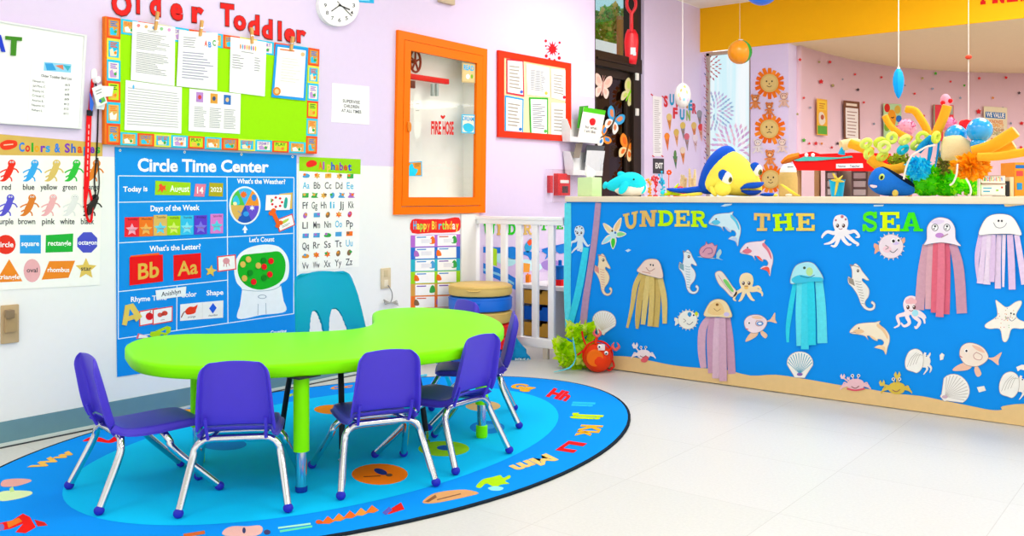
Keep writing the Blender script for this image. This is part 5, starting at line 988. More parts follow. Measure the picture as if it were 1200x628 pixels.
# puffer fish
def puffer(cx, cy, r, tail, lab, tint, c2):
    f = cut()
    for i in range(18): a = 2*PI*i/18; f.poly([(cx+r*.92*math.cos(a-.09), cy+r*.92*math.sin(a-.09)), (cx+r*1.17*math.cos(a), cy+r*1.17*math.sin(a)), (cx+r*.92*math.cos(a+.09), cy+r*.92*math.sin(a+.09))], tint)
    f.blob([(cx-r*.85,cy+r*.12),(cx-r*1.32,cy-r*.25),(cx-r*1.4,cy+r*.05),(cx-r*1.3,cy+r*.2),(cx-r*1.32,cy+r*.62)], c2)
    f.blob([(cx+r*.82,cy-r*.5),(cx+r*1.1,cy-r*.72),(cx+r*1.14,cy-r*.4),(cx+r*.95,cy-r*.22)], c2)
    f.ell(cx, cy, r, r*.98, tint); outl(f, ell(cx, cy, r, r*.98), '#a9a49c', .5)
    eye(f, cx+r*.18, cy-r*.45, r*.2); eye(f, cx+r*.6, cy-r*.5, r*.16)
    f.poly(ribbon([(cx-r*.1,cy+r*.35),(cx+r*.2,cy+r*.5),(cx+r*.55,cy+r*.2)], r*.07), '#7a7a80', 3, solid=False); f.poly(ribbon([(cx-r*.45,cy-r*.1),(cx-r*.2,cy+r*.1),(cx-r*.45,cy+r*.25)], r*.07), '#9a9590', 3, solid=False)
    return f
f = puffer(806.4,374.6,11.2,1,'','#efefe2','#e9e9da'); f.ell(808.6,368,2.4,2.6,'#2f9ad8',4,n=12); f.ell(816.6,367.4,1.8,2.6,'#cfe02a',4,n=12); done(f,'puffer_fish_cutout','white paper puffer fish with a blue eye beside the mauve jellyfish','puffer fish cut-out')
f = puffer(1044.4,288.6,14.4,1,'','#ecdde6','#e9a98c'); f.ell(1040,292,5,4,'#f0c8d4',2); f.ell(1050,284,4,3,'#d6c2ea',2); done(f,'puffer_fish_cutout','pink-tinted paper puffer fish under the letters EA','puffer fish cut-out')
# fish
def fish(cx, cy, rx, ry, lab, col, c2, rot):
    f = cut(); C, S = math.cos(rot), math.sin(rot); g = lambda u, v: (cx+C*u*rx-S*v*ry, cy+S*u*rx+C*v*ry)
    f.blob([g(.85,0),g(1.35,-.15),g(1.85,-.75),g(1.75,0),g(1.8,.45),g(1.3,.15)], c2); f.blob([g(-.5,.8),g(-1.1,1.3),g(-1.25,1.75),g(-.3,1.45),g(.0,.95)], c2); f.blob([g(.3,.85),g(.75,1.5),g(.5,1.85),g(.2,1.3)], c2)
    P = [g(-1.05,.1),g(-1,-.55),g(-.6,-.98),g(0,-1.02),g(.6,-.75),g(1,-.1),g(.8,.5),g(.3,.95),g(-.4,1.0),g(-.85,.6)]; f.blob(P, col); outl(f, crom(P, True, 4), '#a58c86', .5)
    eye(f, *g(-.62,-.25), rx*.13); f.poly(ribbon([g(.1,-.3),g(.55,-.1),g(.5,.3),g(.1,.3),g(-.05,0),g(.1,-.3)], .7), '#c08a80' , 3, solid=False)
    f.blob([g(-.3,-.85),g(.3,-.8),g(.7,-.4),g(.1,-.5)], c2, 2, solid=False); f.poly(ribbon([g(-1.02,.3),g(-.8,.42)], 1), '#c86a7a', 3, solid=False)
    return f
f = fish(886.6,379,13,10.4,'','#efdde4','#ecc4a4',-.22); f.ell(891,379,4.2,2.4,'#5a9ad8',3); f.ell(891,379,2.2,1.3,'#eef4fa',4); done(f,'fish_cutout','small pink paper fish with a blue ring left of the cyan jellyfish','fish cut-out')
f = fish(1142,416,16.6,13,'','#f3e3d4','#eec0a8',.2); done(f,'fish_cutout','peach paper fish with feet-like fins right of the hermit crab','fish cut-out')
# hermit crab / snail on a leaf
f = cut(); f.blob([(818,301),(826,300.4),(836,302),(847.4,304.6),(843,302),(846,296),(844,292),(840,297),(838,303)], '#a9cfd8'); P = [(820,296),(822,290),(827,286.6),(828,283),(830,286),(835,284.6),(838,288),(840.6,287),(840,292),(838,298),(834,302),(824,301.4)]; f.blob(P, '#d59aae'); outl(f, crom(P, True, 4), '#8a5a78', .6); f.poly(ribbon([(824,296),(828,291),(834,291),(835,296),(830,297.6)], .8), '#8a5a88', 3, solid=False); done(f,'hermit_crab_cutout','pink paper hermit crab on a teal leaf below the blue dolphin','hermit crab cut-out')
f = cut(); P = [(838.4,322),(841,318),(846,318),(852,325),(858,334),(864,342),(861.6,347),(857,347.4),(850,340),(843,333)]; f.blob(P, '#ecdfd0'); outl(f, crom(P, True, 4), '#b0907a', .5); f.blob([(848,329),(852,328),(860,340),(857,341)], '#7ed26a', 2, solid=False); f.poly(ribbon([(842,322),(850,334),(858,344)], .6), '#c08aa0', 3, solid=False); done(f,'flip_flop_cutout','cream paper flip-flop shape with a green strap','flip-flop cut-out')
def hermit(x, y, s, lab):
    f = cut(.0035)
    for pts in (((x+8*s,y+4*s),(x+11*s,y+8*s),(x+7*s,y+14*s)),((x+11*s,y+3*s),(x+15*s,y+7*s),(x+13.6*s,y+12*s)),((x+9*s,y-1*s),(x+13*s,y-6*s),(x+14*s,y-9*s)),((x+7*s,y-3*s),(x+9*s,y-9*s))): f.line(pts, [2.6*s,2.2*s,.7*s][:len(pts)], '#eeeae2')
    f.blob([(x+6*s,y-4*s),(x+12*s,y-5*s),(x+14.4*s,y),(x+12*s,y+5*s),(x+6*s,y+6*s)], '#f0ece4')
    P = [(x-11*s,y+8*s),(x-12*s,y-1*s),(x-8*s,y-10*s),(x-1*s,y-13*s),(x+5*s,y-10*s),(x+7*s,y-4*s),(x+6*s,y+6*s),(x+1*s,y+12*s),(x-4*s,y+11*s)]; f.blob(P, '#f3f1ea'); outl(f, crom(P, True, 4), '#a8a298', .5)
    for k in range(4): f.poly(ribbon([(x-10*s+k*3*s,y+6*s-k*s),(x-6*s+k*3*s,y-3*s-k*s),(x+k*2*s,y-9*s+k*s)], .5), '#b5b0a6', 2, solid=False)
    eye(f, x+10*s, y-5.4*s, 1.1*s); return done(f, 'hermit_crab_cutout', lab, 'hermit crab cut-out')
hermit(1074.6,423,1.12,'white paper hermit crab between the yellow crab and the peach fish'); hermit(1186,451,1.22,'large white paper hermit crab at the right edge of the counter')
def crab(x, y, w, lab, col, claws, c2, n0=.006):
    f = cut(n0)
    for s in (-1, 1):
        for k in range(3): f.line([(x+s*w*.35,y),(x+s*w*(.55+.07*k),y-w*.12+k*w*.12),(x+s*w*(.62+.06*k),y+w*.12+k*w*.06)], [w*.09,w*.07,w*.03], col)
    for (ax, ay, bx2, by2, r) in claws: f.line([(x+(ax-x)*.4, y-w*.1),(ax,ay)], w*.07, col); f.poly([(ax-r*.5,ay+r*.5),(ax-r*.9,ay-r*.5),(ax-r*.4,ay-r*1.3),(ax,ay-r*.3),(ax+r*.5,ay-r*1.3),(ax+r*.9,ay-r*.4),(ax+r*.5,ay+r*.5)], c2)
    f.blob([(x-w*.42,y),(x-w*.25,y-w*.26),(x+w*.1,y-w*.3),(x+w*.36,y-w*.2),(x+w*.42,y+w*.04),(x+w*.25,y+w*.24),(x-w*.15,y+w*.25)], col)
    for s in (-1, 1): f.line([(x+s*w*.1,y-w*.24),(x+s*w*.14,y-w*.42)], w*.05, col); f.ell(x+s*w*.15,y-w*.46,w*.08,w*.08,'#f6f4f2',0,n=12); f.ell(x+s*w*.15,y-w*.46,w*.04,w*.045,'#333333',2,n=8)
    f.poly(ribbon([(x-w*.2,y+w*.06),(x,y+w*.15),(x+w*.18,y+w*.04)], w*.04), '#8a5a5a', 3, solid=False); return f
f = crab(754.6,415.4,19,'','#f0e4e4',((745,406,0,0,4),),'#efe6e6'); f.blob([(752,421),(757,416.6),(761,419),(758,424),(753,424)], '#e2606a', 2, solid=False); done(f,'crab_cutout','small white paper crab with one pink claw beside the red crab','crab cut-out')
f = crab(1003,451,24,'','#ecc0c8',((988,442,0,0,3.4),(994.6,443.6,0,0,2)),'#f2d4da'); f.poly(ribbon([(993,455),(1003,457),(1014,455)], 2), '#e0556a', 3, solid=False); done(f,'crab_cutout','pink paper crab half hidden in the kraft strip','crab cut-out')
f = crab(1051,455,24,'','#d9bd4a',((1052,441,0,0,4.6),(1034,450,0,0,4)),'#dcc456'); done(f,'crab_cutout','yellow paper crab peeking over the kraft strip','crab cut-out')
for pts, lab in (([(1101.4,416),(1104,413.4),(1107,415.6),(1105.4,421),(1102,422)],'small white paper scrap left of the peach fish'),([(1145,453.6),(1153.4,452),(1155.6,457.4),(1147.4,459.6)],'square paper scrap near the peach fish, above the kraft strip'),([(1191,430),(1198,427),(1204,428),(1202,434),(1196,432.6),(1193,435)],'torn white paper scrap above the large hermit crab')):
    f = cut(); f.poly(pts, '#f0ebe0'); f.build('paper_scrap', lab, 'paper scrap', 'paper scraps on the counter')
for pts, lab in (([(845,241.6),(850,239),(858.6,238.6),(857,240.4),(849,242)],'torn white tape mark under the counter edge above the blue dolphin'),([(733,293.4),(737,291.6),(740,293),(736,295.4)],'pale tape mark right of the coloured starfish'),([(1024,240),(1036,239.6),(1035,241.6),(1024.4,242)],'pale tape mark above the word SEA')):
    f = cut(); f.poly(pts, '#bfe0f2'); f.build('tape_mark', lab, 'tape', 'tape marks on the blue paper')
# =============== things standing on the counter, on the floor and by the gate ===============
CZ = 1.094
class Loc:
    """local frame standing at a photo place: x = to the right as seen, y = away, z = up (metres via px)"""
    def __init__(s, name, px, py, Y=None, X=None, lab=None, cat=None, grp=None, z=None, P=None):
        v = P if P is not None else at(px, py, Y=Y, X=X) if z is None else None
        if v is None:
            v = at(px, py, Y=Y, X=X); v.z = z
        s.m = mpp(v); s.px, s.py = px, CHY-(v.z-CH)/s.m; s.v = v
        s.o = empty(name, v, CYAW, lab, cat, grp)
    def __call__(s, px, py, dy=0.): return Vector(((px-s.px)*s.m, dy, (s.py-py)*s.m))
def leafy(b, c, r, n, size, seed, up=.3, cols=None, long=1.):
    rs = random.Random(seed); c = Vector(c)
    for i in range(n):
        d = Vector((rs.gauss(0,1), rs.gauss(0,1), rs.gauss(0,1))).normalized(); k = rs.uniform(.72, 1.02)
        p = c+Vector((d.x*r[0], d.y*r[1], d.z*r[2]))*k
        if cols: b.m(tissue(rs.choice(cols)))
        t = (d+Vector((rs.uniform(-.6,.6), rs.uniform(-.6,.6), rs.uniform(-.6,.6)+up))).normalized(); s = t.cross(Vector((rs.uniform(-1,1), rs.uniform(-1,1), rs.uniform(-1,1)))).normalized()
        l = size*rs.uniform(.7,1.3)*long; w = size*rs.uniform(.35,.6); nrm = t.cross(s)
        b._add([p-t*l*.4, p+s*w-nrm*w*.2, p+t*l*.6, p-s*w-nrm*w*.2, p+nrm*w*.25], [(0,1,4),(1,2,4),(2,3,4),(3,0,4)])
    return b
PL = lambda c, **k: mat(c, .85, noise=.06, scale=120, bump=.25, **k)
# tissue box
t = Loc('tissue_box', 691, 230, Y=5.06, z=CZ, lab='pale green tissue box with a white tissue at the left counter end', cat='tissue box'); s = .058
b = MB(); b.box(-s, -s, 0, s, s, .125, RZ(-CYAW), bev=.004); b.build('box', t.o, mat('#d3f0b4', .6), False)
b = MB(); b.prism(ell(0,0,.03,.02), .124, .1265, RZ(-CYAW)); b.build('slot', t.o, mat('#f1f7e8', .6), False)
b = MB(); rs = random.Random(4)
rings = []
for i, (w, z) in enumerate(((.018,.125),(.03,.142),(.034,.158),(.026,.175),(.012,.19),(.002,.2))): rings.append([Vector((w*math.cos(a)*(1+.3*math.sin(3*a+i))-.012*(i > 3), w*.6*math.sin(a)*(1+.3*math.cos(2*a)), z+.006*math.sin(3*a))) for a in [2*PI*j/14 for j in range(14)]])
b.rings(rings); b.build('tissue', t.o, mat('#fbfbf9', .9))
# whale plush
w = Loc('whale_plush', 733, 230, Y=5.10, z=CZ, lab='bright cyan whale plush with a white belly beside the tissue box', cat='plush toy')
m = w.m; CY, WB = PL('#1fdcf2'), PL('#f2eee4')
def ringx(x, z, rz, ry, n=16, dy=0): return [Vector((x, dy+ry*math.cos(2*PI*j/n), z+rz*math.sin(2*PI*j/n))) for j in range(n)]
def lx(L_, px, cy, r, ry=None): v = L_(px, cy); return ringx(v.x, v.z, r*L_.m, (ry or r)*L_.m)
b = MB(); b.rings([lx(w,709,218,.5),lx(w,712,217.6,4.4),lx(w,718,217,7.5),lx(w,726,215,10.5),lx(w,736,214,13.2),lx(w,745,215.4,14),lx(w,752,216.6,11.6),lx(w,756.4,217.6,6.6),lx(w,757.6,218,1)]); bo = b.build('body', w.o, CY); subsurf(bo)
b = MB(); b.rings([[v+Vector((0,-.016,-.003)) for v in lx(w,*a)] for a in ((719,221.6,1),(724,221.2,6.8),(733,220.4,9.4),(743,219.8,10),(751,219.8,8.8),(756.6,219.8,5),(758.6,219.6,.8))]); subsurf(b.build('belly', w.o, WB))
b = MB(); b.ball(w(729,220,-13.2*m), (4.6*m,2.4*m,8.6*m), M=RY(.55)); b.build('flipper', w.o, CY)
b = MB(); b.ball(w(753,222,-8*m), (2.6*m,2*m,5.6*m), M=RY(.4)); b.build('flipper', w.o, CY)
b = MB(); b.ball(w(729,205.4), (6*m,2.6*m,4.2*m), M=RY(.5)); b.build('dorsal_fin', w.o, CY)
b = MB(); b.ball(w(709.4,217,.02), (2.6*m,8*m,4.6*m), M=RY(.3)); b.build('tail', w.o, CY)
b = MB(); b.ball(w(741,210.4,-13.0*m), 1.1*m, 10); b.build('eye', w.o, mat('#1a1a22', .2))
# small beaded corals
for px, col, lab, top in ((761.5,'#f6a92a','orange beaded coral sprig behind the counter edge','210'),(768,'#ec3a4a','red and pink beaded coral sprig beside the orange one','204'),(776,'#35c4e8','cyan beaded coral sprig beside the red one','200')):
    c = Loc('coral_sprig', px, 230, Y=5.34, z=CZ, lab=lab, cat='coral decoration', grp='beaded coral sprigs'); rs = random.Random(int(px)); b = MB(); b.m(col); mm = c.m; h = 230-int(top)
    b.lathe([(0,0),(3*mm,0),(2.6*mm,1.6*mm),(.8*mm,2*mm)], n=12); b.tube([(0,0,0),(.5*mm,0,h*.5*mm),(-.3*mm,0,h*.9*mm)], .5*mm, 6)
    for i in range(16):
        z = h*(.2+.8*rs.random()); x = rs.uniform(-4.2,4.2)*(.4+.6*z/h); b.m(rs.choice([col, col, '#f6c46a' if px < 765 else '#f07a6a' if px < 772 else '#1f9fd8'])); b.tube([(0,0,z*.7*mm),(x*mm,rs.uniform(-1,1)*mm,z*mm)], .4*mm, 5); b.ball((x*mm,rs.uniform(-2,2)*mm,z*mm), rs.uniform(.9,1.6)*mm, 8)
    b.build('sprig', c.o)
c = Loc('coral_sprig', 784, 230, Y=5.4, z=CZ, lab='orange-red flower coral on a thin stem beside the exit sign', cat='coral decoration', grp='beaded coral sprigs'); b = MB(); b.m('#f0561c'); mm = c.m; b.lathe([(0,0),(2*mm,0),(.6*mm,1.4*mm)], n=10); b.tube([(0,0,0),(-.4*mm,0,20*mm),(0,0,26*mm)], .45*mm, 6)
for i in range(7): a = 2*PI*i/7; b.ball((2*mm*math.cos(a), -.6*mm, 28*mm+2*mm*math.sin(a)), 1.3*mm, 8)
b.build('sprig', c.o)
for px, h, lab in ((801,27,'shorter tan sponge coral standing behind the yellow fish tail'),(811,33,'taller tan sponge coral standing behind the yellow fish tail')):
    c = Loc('sponge_coral', px, 230, Y=5.46, z=CZ, lab=lab, cat='coral decoration', grp='tan sponge corals'); b = MB(); mm = c.m; rs = random.Random(px)
    for i in range(9): x = rs.uniform(-4,4)*mm; zt = h*mm*rs.uniform(.6,1); b.tube([(x*.3,0,0),(x*.7,rs.uniform(-2,2)*mm,zt*.6),(x,rs.uniform(-2,2)*mm,zt)], [2.2*mm,1.9*mm,1.1*mm], 7, 3)
    b.build('sponge', c.o, mat('#dcc79a', .9, noise=.25, scale=90, bump=.6))
# lime starfish toy, red half ball
s_ = Loc('starfish_toy', 786, 230, Y=5.08, z=CZ, lab='lime yellow starfish toy with a cyan bead left of the yellow fish', cat='starfish toy'); mm = s_.m; b = MB(); LM = mat('#d6ee12', .5)
for (x, y) in ((795,215),(803,228.4),(781,223),(774,228),(790,226)): b.tube([s_(786,226.5), s_((786+x)/2,(226.5+y)/2+.4,-.01), s_(x,y,-.006)], [3*mm,2.6*mm,.8*mm], 10, 3, flat=.7)
b.build('body', s_.o, LM); b = MB(); b.ball(s_(775.4,225.6,-.03), (2.6*mm,2*mm,2.6*mm)); b.build('bead', s_.o, mat('#22cfe6', .4))
b = Loc('red_cap', 797, 230, Y=5.3, z=CZ, lab='small red dome toy behind the tail of the yellow fish', cat='toy'); mm = b.m; q_ = MB(); q_.lathe([(0,12*mm),(2.4*mm,11.6*mm),(5*mm,9.4*mm),(6.4*mm,6*mm),(6.6*mm,4*mm),(8*mm,3.4*mm),(8*mm,0),(0,0)], n=20); q_.build('dome', b.o, mat('#f0161c', .4))
# yellow and blue fish plush
F = Loc('fish_plush', 856, 230.5, Y=5.27, z=CZ+.012, lab='large yellow fish plush with a blue back and blue lips lying on the counter', cat='plush toy'); m = F.m
YE, BL = PL('#f3e658'), PL('#0f52c8')
b = MB(); b.rings([lx(F,822,216,2,3),lx(F,825.6,213,11,12),lx(F,834,208,19.8,18),lx(F,845,203.4,25.6,22),lx(F,857,202,27.6,23),lx(F,868,205,25.4,22),lx(F,878,210,20.4,19),lx(F,886,215.6,14,14),lx(F,891,219.6,8,8),lx(F,893,221,1,1)]); subsurf(b.build('body', F.o, YE))
b = MB(); b.rings([[v+Vector((0,.012,0)) for v in lx(F,*a)] for a in ((818.6,218,1,2),(822,214,13,10),(829,207.4,21,14),(838,201.6,26,17),(847,198.6,28.6,18),(854,196.4,27,16),(859,193,21.6,11),(864,188,10,5))]); subsurf(b.build('back_stripe', F.o, BL))
b = MB(); b.rings([[Vector((v.x, v.y*.5+.01, v.z)) for v in lx(F,*a)] for a in ((826,222,5,9),(815,222.6,4.4,8),(800,223.6,3.2,7),(788,222.6,2.6,9),(781,221.4,1.2,7))]); subsurf(b.build('tail', F.o, BL))
b = MB(); b.rings([[Vector((v.x, v.y*.4-.012, v.z)) for v in lx(F,*a)] for a in ((824,227,2.6,4),(812,227.6,1.8,4),(800,228.6,1.4,3.4),(795,229,.5,2))]); subsurf(b.build('tail_trim', F.o, YE))
def onf(px, py, k=1.0):   # depth of the body surface at a place
    return -m*max(0, 22.5**2-((px-858)**2*.36+(py-204)**2*.62))**.5*k
for px, py, r in ((848,208,8.6),(884,199.6,7)):
    e = MB(); e.ball(F(px,py,onf(px,py)*.86), (r*m*.86,r*m*.5,r*m), 18); eo = e.build('eye', F.o, mat('#f4f3ee', .4))
    e = MB(); e.ball(F(px+2.4,py+2.6,onf(px,py)*.86-r*m*.36), (2.6*m,1.6*m,3.6*m), 14); e.build('iris', eo, mat('#77752a', .3)); e = MB(); e.ball(F(px+2.8,py+2.8,onf(px,py)*.86-r*m*.48), (1.2*m,1*m,2*m), 10); e.build('pupil', eo, mat('#26261c', .2))
    e = MB(); e.ball(F(px-2.6,py-2.4,onf(px,py)*.80), (r*m*.98,r*m*.55,r*m*.96), 18); e.build('eyelid', F.o, BL)
b = MB(); b.tube([F(864,221,-15*m),F(870,218,-18.6*m),F(878,217.4,-18*m),F(886,216.4,-14*m),F(892,214.6,-8*m)], [1.4*m,3*m,3.6*m,3.2*m,1.4*m], 12, 4); b.build('upper_lip', F.o, BL)
b = MB(); b.tube([F(865,223.6,-15*m),F(872,225.6,-18.6*m),F(880,226,-17.6*m),F(888,224,-12*m)], [1.2*m,2.6*m,2.8*m,1.2*m], 12, 4); b.build('lower_lip', F.o, mat('#0a3aa0', .8))
b = MB(); b.ball(F(843,221,-17*m), (10*m,5*m,9*m), 18); b.build('cheek', F.o, YE)
b = MB(); b.ball(F(832.6,224,-15*m), (3.4*m,3*m,7*m), M=RY(-.5)); b.build('side_fin', F.o, YE)
b = MB(); b.ball(F(899,228,-.02), (10*m,4*m,2.2*m)); b.build('side_fin', F.o, BL)
b = MB(); b.ball(F(907,228.6,-.025), (3.4*m,3*m,1.7*m)); b.build('fin_tip', F.o, YE)
# tan jar with a white lid, yellow wooden fish
j = Loc('jar', 923.6, 230, Y=5.3, z=CZ, lab='tan bottle-shaped jar with a white domed lid between the fish and the red rack', cat='jar'); m = j.m
b = MB(); b.lathe([(0,0),(10.4*m,0),(10.8*m,2*m),(10.6*m,22*m),(9.6*m,28*m),(8.6*m,29*m)], n=28); b.build('body', j.o, mat('#cfae6a', .55, noise=.1, scale=70)); b = MB(); b.lathe([(9.4*m,28*m),(9.6*m,30*m),(8*m,34*m),(5*m,37.6*m),(0,38.6*m)], n=28); b.build('lid', j.o, mat('#eef0f2', .4)); b = MB(); b.tube([j(920,196,-9*m),j(924,195.4,-9.6*m),j(927,196,-9*m)], .5*m, 6); b.build('mark', j.o, mat('#555a62', .5))
y_ = Loc('yellow_shape', 926, 230, Y=5.02, z=CZ, lab='yellow leaf-shaped toy leaning down against the tan jar', cat='toy'); m = y_.m
b = MB(); b.rings([[y_(914,216)+Vector((0, .2*m*math.cos(a), .2*m*math.sin(a))) for a in [2*PI*k/12 for k in range(12)]]]+[[y_(px,py)+Vector((-r*.5*m*math.sin(a), 2.2*m*math.cos(a), r*.85*m*math.sin(a))) for a in [2*PI*k/12 for k in range(12)]] for px, py, r in ((918,218,2.6),(924,222,4),(930,226,3.6),(935,228.6,1.6),(938,229.6,.3))]); b.build('leaf', y_.o, mat('#eadc4a', .5))
b = MB(); b.ball(y_(923,228.6,-.02), (4*m,3*m,1.6*m)); b.build('pebble', y_.o, mat('#f2e6cf', .6))
# cyan bucket with a yellow starfish
k_ = Loc('bucket', 981, 230, Y=5.1, z=CZ, lab='small cyan sand bucket with a yellow starfish hooked on its rim', cat='bucket'); m = k_.m
b = MB(); b.lathe([(0,0),(6.6*m,0),(8.8*m,18.4*m),(9.4*m,18.6*m),(9.4*m,19.6*m),(8.2*m,19.6*m),(6.2*m,1*m),(0,1*m)], n=26); b.build('pail', k_.o, mat('#16b6ee', .4))
b = MB()
for x, y in ((972.4,203),(985.4,213),(975,229),(970.6,211),(984,206)): b.tube([k_(978,212,-9.6*m), k_((978+x)/2,(212+y)/2,-10.2*m), k_(x,y,-9.4*m)], [2.6*m,2.2*m,.9*m], 8, 3, flat=.6)
b.build('starfish', k_.o, mat('#e8cf4e', .6))
# dark blue fish plush
B_ = Loc('fish_plush', 1040, 230.4, Y=5.04, z=CZ+.008, lab='dark blue fish plush with a yellow-green eye under the reef display', cat='plush toy'); m = B_.m; DB = PL('#1a72d6'); NV = PL('#0b1c38')
b = MB(); b.rings([lx(B_,1017.6,215,.6),lx(B_,1019,213.6,6),lx(B_,1023,211.6,12.4,10),lx(B_,1030,211.4,17.4,13),lx(B_,1038,213.6,16.4,13),lx(B_,1048,217.6,12.4,11),lx(B_,1058,220.4,9.6,8),lx(B_,1068,222.4,7,5),lx(B_,1072,223,2,2)]); subsurf(b.build('body', B_.o, DB))
b = MB(); b.rings([[v+Vector((0,.004,.003)) for v in lx(B_,*a)] for a in ((1031,198,1),(1034,199,4.4),(1042,204,6.2),(1050,209.4,6.4),(1060,214.6,6.6),(1068,218,5.6),(1073,219.6,1))]); subsurf(b.build('back_stripe', B_.o, NV))
b = MB(); b.ball(B_(1028.6,207.6,-11.4*m), (3.2*m,1.8*m,4*m), 16, RY(.5)); eo = b.build('eye', B_.o, mat('#c9dc6a', .35)); b = MB(); b.ball(B_(1028,208.2,-13*m), (1.7*m,1*m,2.4*m), 12, RY(.5)); b.build('pupil', eo, mat('#24301a', .2))
b = MB(); b.tube([B_(1018,217.4,-5*m),B_(1020.4,218.6,-8*m),B_(1023.4,218.4,-10.4*m)], [1*m,1.8*m,1*m], 8, 3); b.build('mouth', B_.o, mat('#f3d9dc', .7))
b = MB(); b.ball(B_(1044,226.4,-12*m), (3.6*m,2*m,4*m)); b.build('side_fin', B_.o, PL('#e2c65a'))
b = MB(); b.ball(B_(1070,217,.01), (3*m,2*m,9*m)); b.build('tail', B_.o, DB)
# ---- reef display
RF = Loc('reef_garland', 1108, 230, Y=5.26, z=CZ, lab='bushy bright green tissue garland under the orange burst on the counter', cat='garland'); m = RF.m
b = MB(); leafy(b, RF(1084,211), (21*m,15*m,18*m), 330, 7*m, 1, cols=['#74ff14','#5cf00c','#a4ff24','#48dc10']); leafy(b, RF(1110,214), (24*m,17*m,16*m), 330, 7*m, 2, cols=['#7cff16','#5cf00e','#b0ff28']); leafy(b, RF(1137,214), (9*m,10*m,15*m), 130, 6.4*m, 3, cols=['#a4fa1a','#c8ff34'])
b.m('#4ad80e'); b.ball(RF(1084,215), (19*m,13*m,13*m)); b.ball(RF(1112,218), (20*m,13*m,11*m)); b.ball(RF(1140,219), (9*m,8*m,10*m)); 
for v in b.bm.verts: v.co.z = max(v.co.z, .003)
b.build('foliage', RF.o, None, False)

o = Loc('tinsel_bundle', 1076, 197, Y=5.05, lab='cyan tinsel tuft hanging over the green garland', cat='tinsel'); b = MB(); leafy(b, (0,0,0), (14*o.m,6*o.m,13*o.m), 240, 6*o.m, 5, up=-.9, cols=['#22dcff','#52ecff','#16c0f6']); b.m('#1ab4ea'); b.ball((0,0,0), (10*o.m,4*o.m,9*o.m)); b.build('strands', o.o, None, False)
o = Loc('tinsel_bundle', 1054, 188, Y=5.22, lab='olive moss tuft between the yellow rings and the orange tube', cat='tinsel'); b = MB(); leafy(b, (0,0,0), (13*o.m,8*o.m,9*o.m), 220, 3*o.m, 6, cols=['#b4d02a','#93ac22','#d8ea4a','#7a6a34'], long=1.3); b.m('#8a9a2a'); b.ball((0,0,0), (9*o.m,5*o.m,6*o.m)); b.build('strands', o.o, None, False)
o = Loc('tinsel_bundle', 1107, 190, Y=5.22, lab='brown-green netting tuft between the blue stems and the orange burst', cat='tinsel'); b = MB(); leafy(b, (0,0,0), (9*o.m,8*o.m,16*o.m), 200, 3.4*o.m, 8, cols=['#b8a45a','#a4c044','#8a8440','#d8bc6a'], long=1.6); b.m('#7a7238'); b.ball((0,0,0), (6*o.m,6*o.m,13*o.m)); b.build('strands', o.o, None, False)
o = Loc('burst_pompom', 1138, 195, Y=5.08, lab='big orange tissue burst in front of the blue balloons', cat='pompom'); b = MB()
rs = random.Random(12)
for i in range(170):
    d = Vector((rs.gauss(0,1), rs.gauss(0,.7)-.4, rs.gauss(0,1))).normalized(); l = rs.uniform(.85,1.05); s = d.cross(Vector((rs.uniform(-1,1),rs.uniform(-1,1),rs.uniform(-1,1)))).normalized(); e = Vector((d.x*27*o.m*l, d.y*10*o.m*l, d.z*18*o.m*l-.2*o.m)); b.m(tissue(rs.choice(('#ffb41a','#ff9e0c','#ffc63a')))); n2 = d.cross(s)
    b._add([Vector((0,0,0)), e*.8+s*3.2*o.m, e, e*.8-s*3.2*o.m, e*.7+n2*1.2*o.m], [(0,1,4),(1,2,4),(2,3,4),(3,0,4)])
b.build('burst', o.o, None, False)
o = Loc('net_hood', 1116, 178, Y=5.16, lab='tan mesh fabric draped below the two blue balloons', cat='fabric'); b = MB(); mm = o.m; rr_ = []
for i, (px, py, w_, h_) in enumerate(((1103,176,2,8),(1106,175,5,13),(1116,174,8,14),(1126,173,8,13),(1136,176,7,10),(1146,181,5,6),(1153,184,2,3))): v = o(px,py); rr_.append([v+Vector((0, w_*mm*math.cos(2*PI*j/16), h_*mm*math.sin(2*PI*j/16)*(1+.12*math.sin(5*j)))) for j in range(16)])
b.rings(rr_); b.build('mesh', o.o, mat('#f0dca6', .9, noise=.12, scale=260, bump=.3))
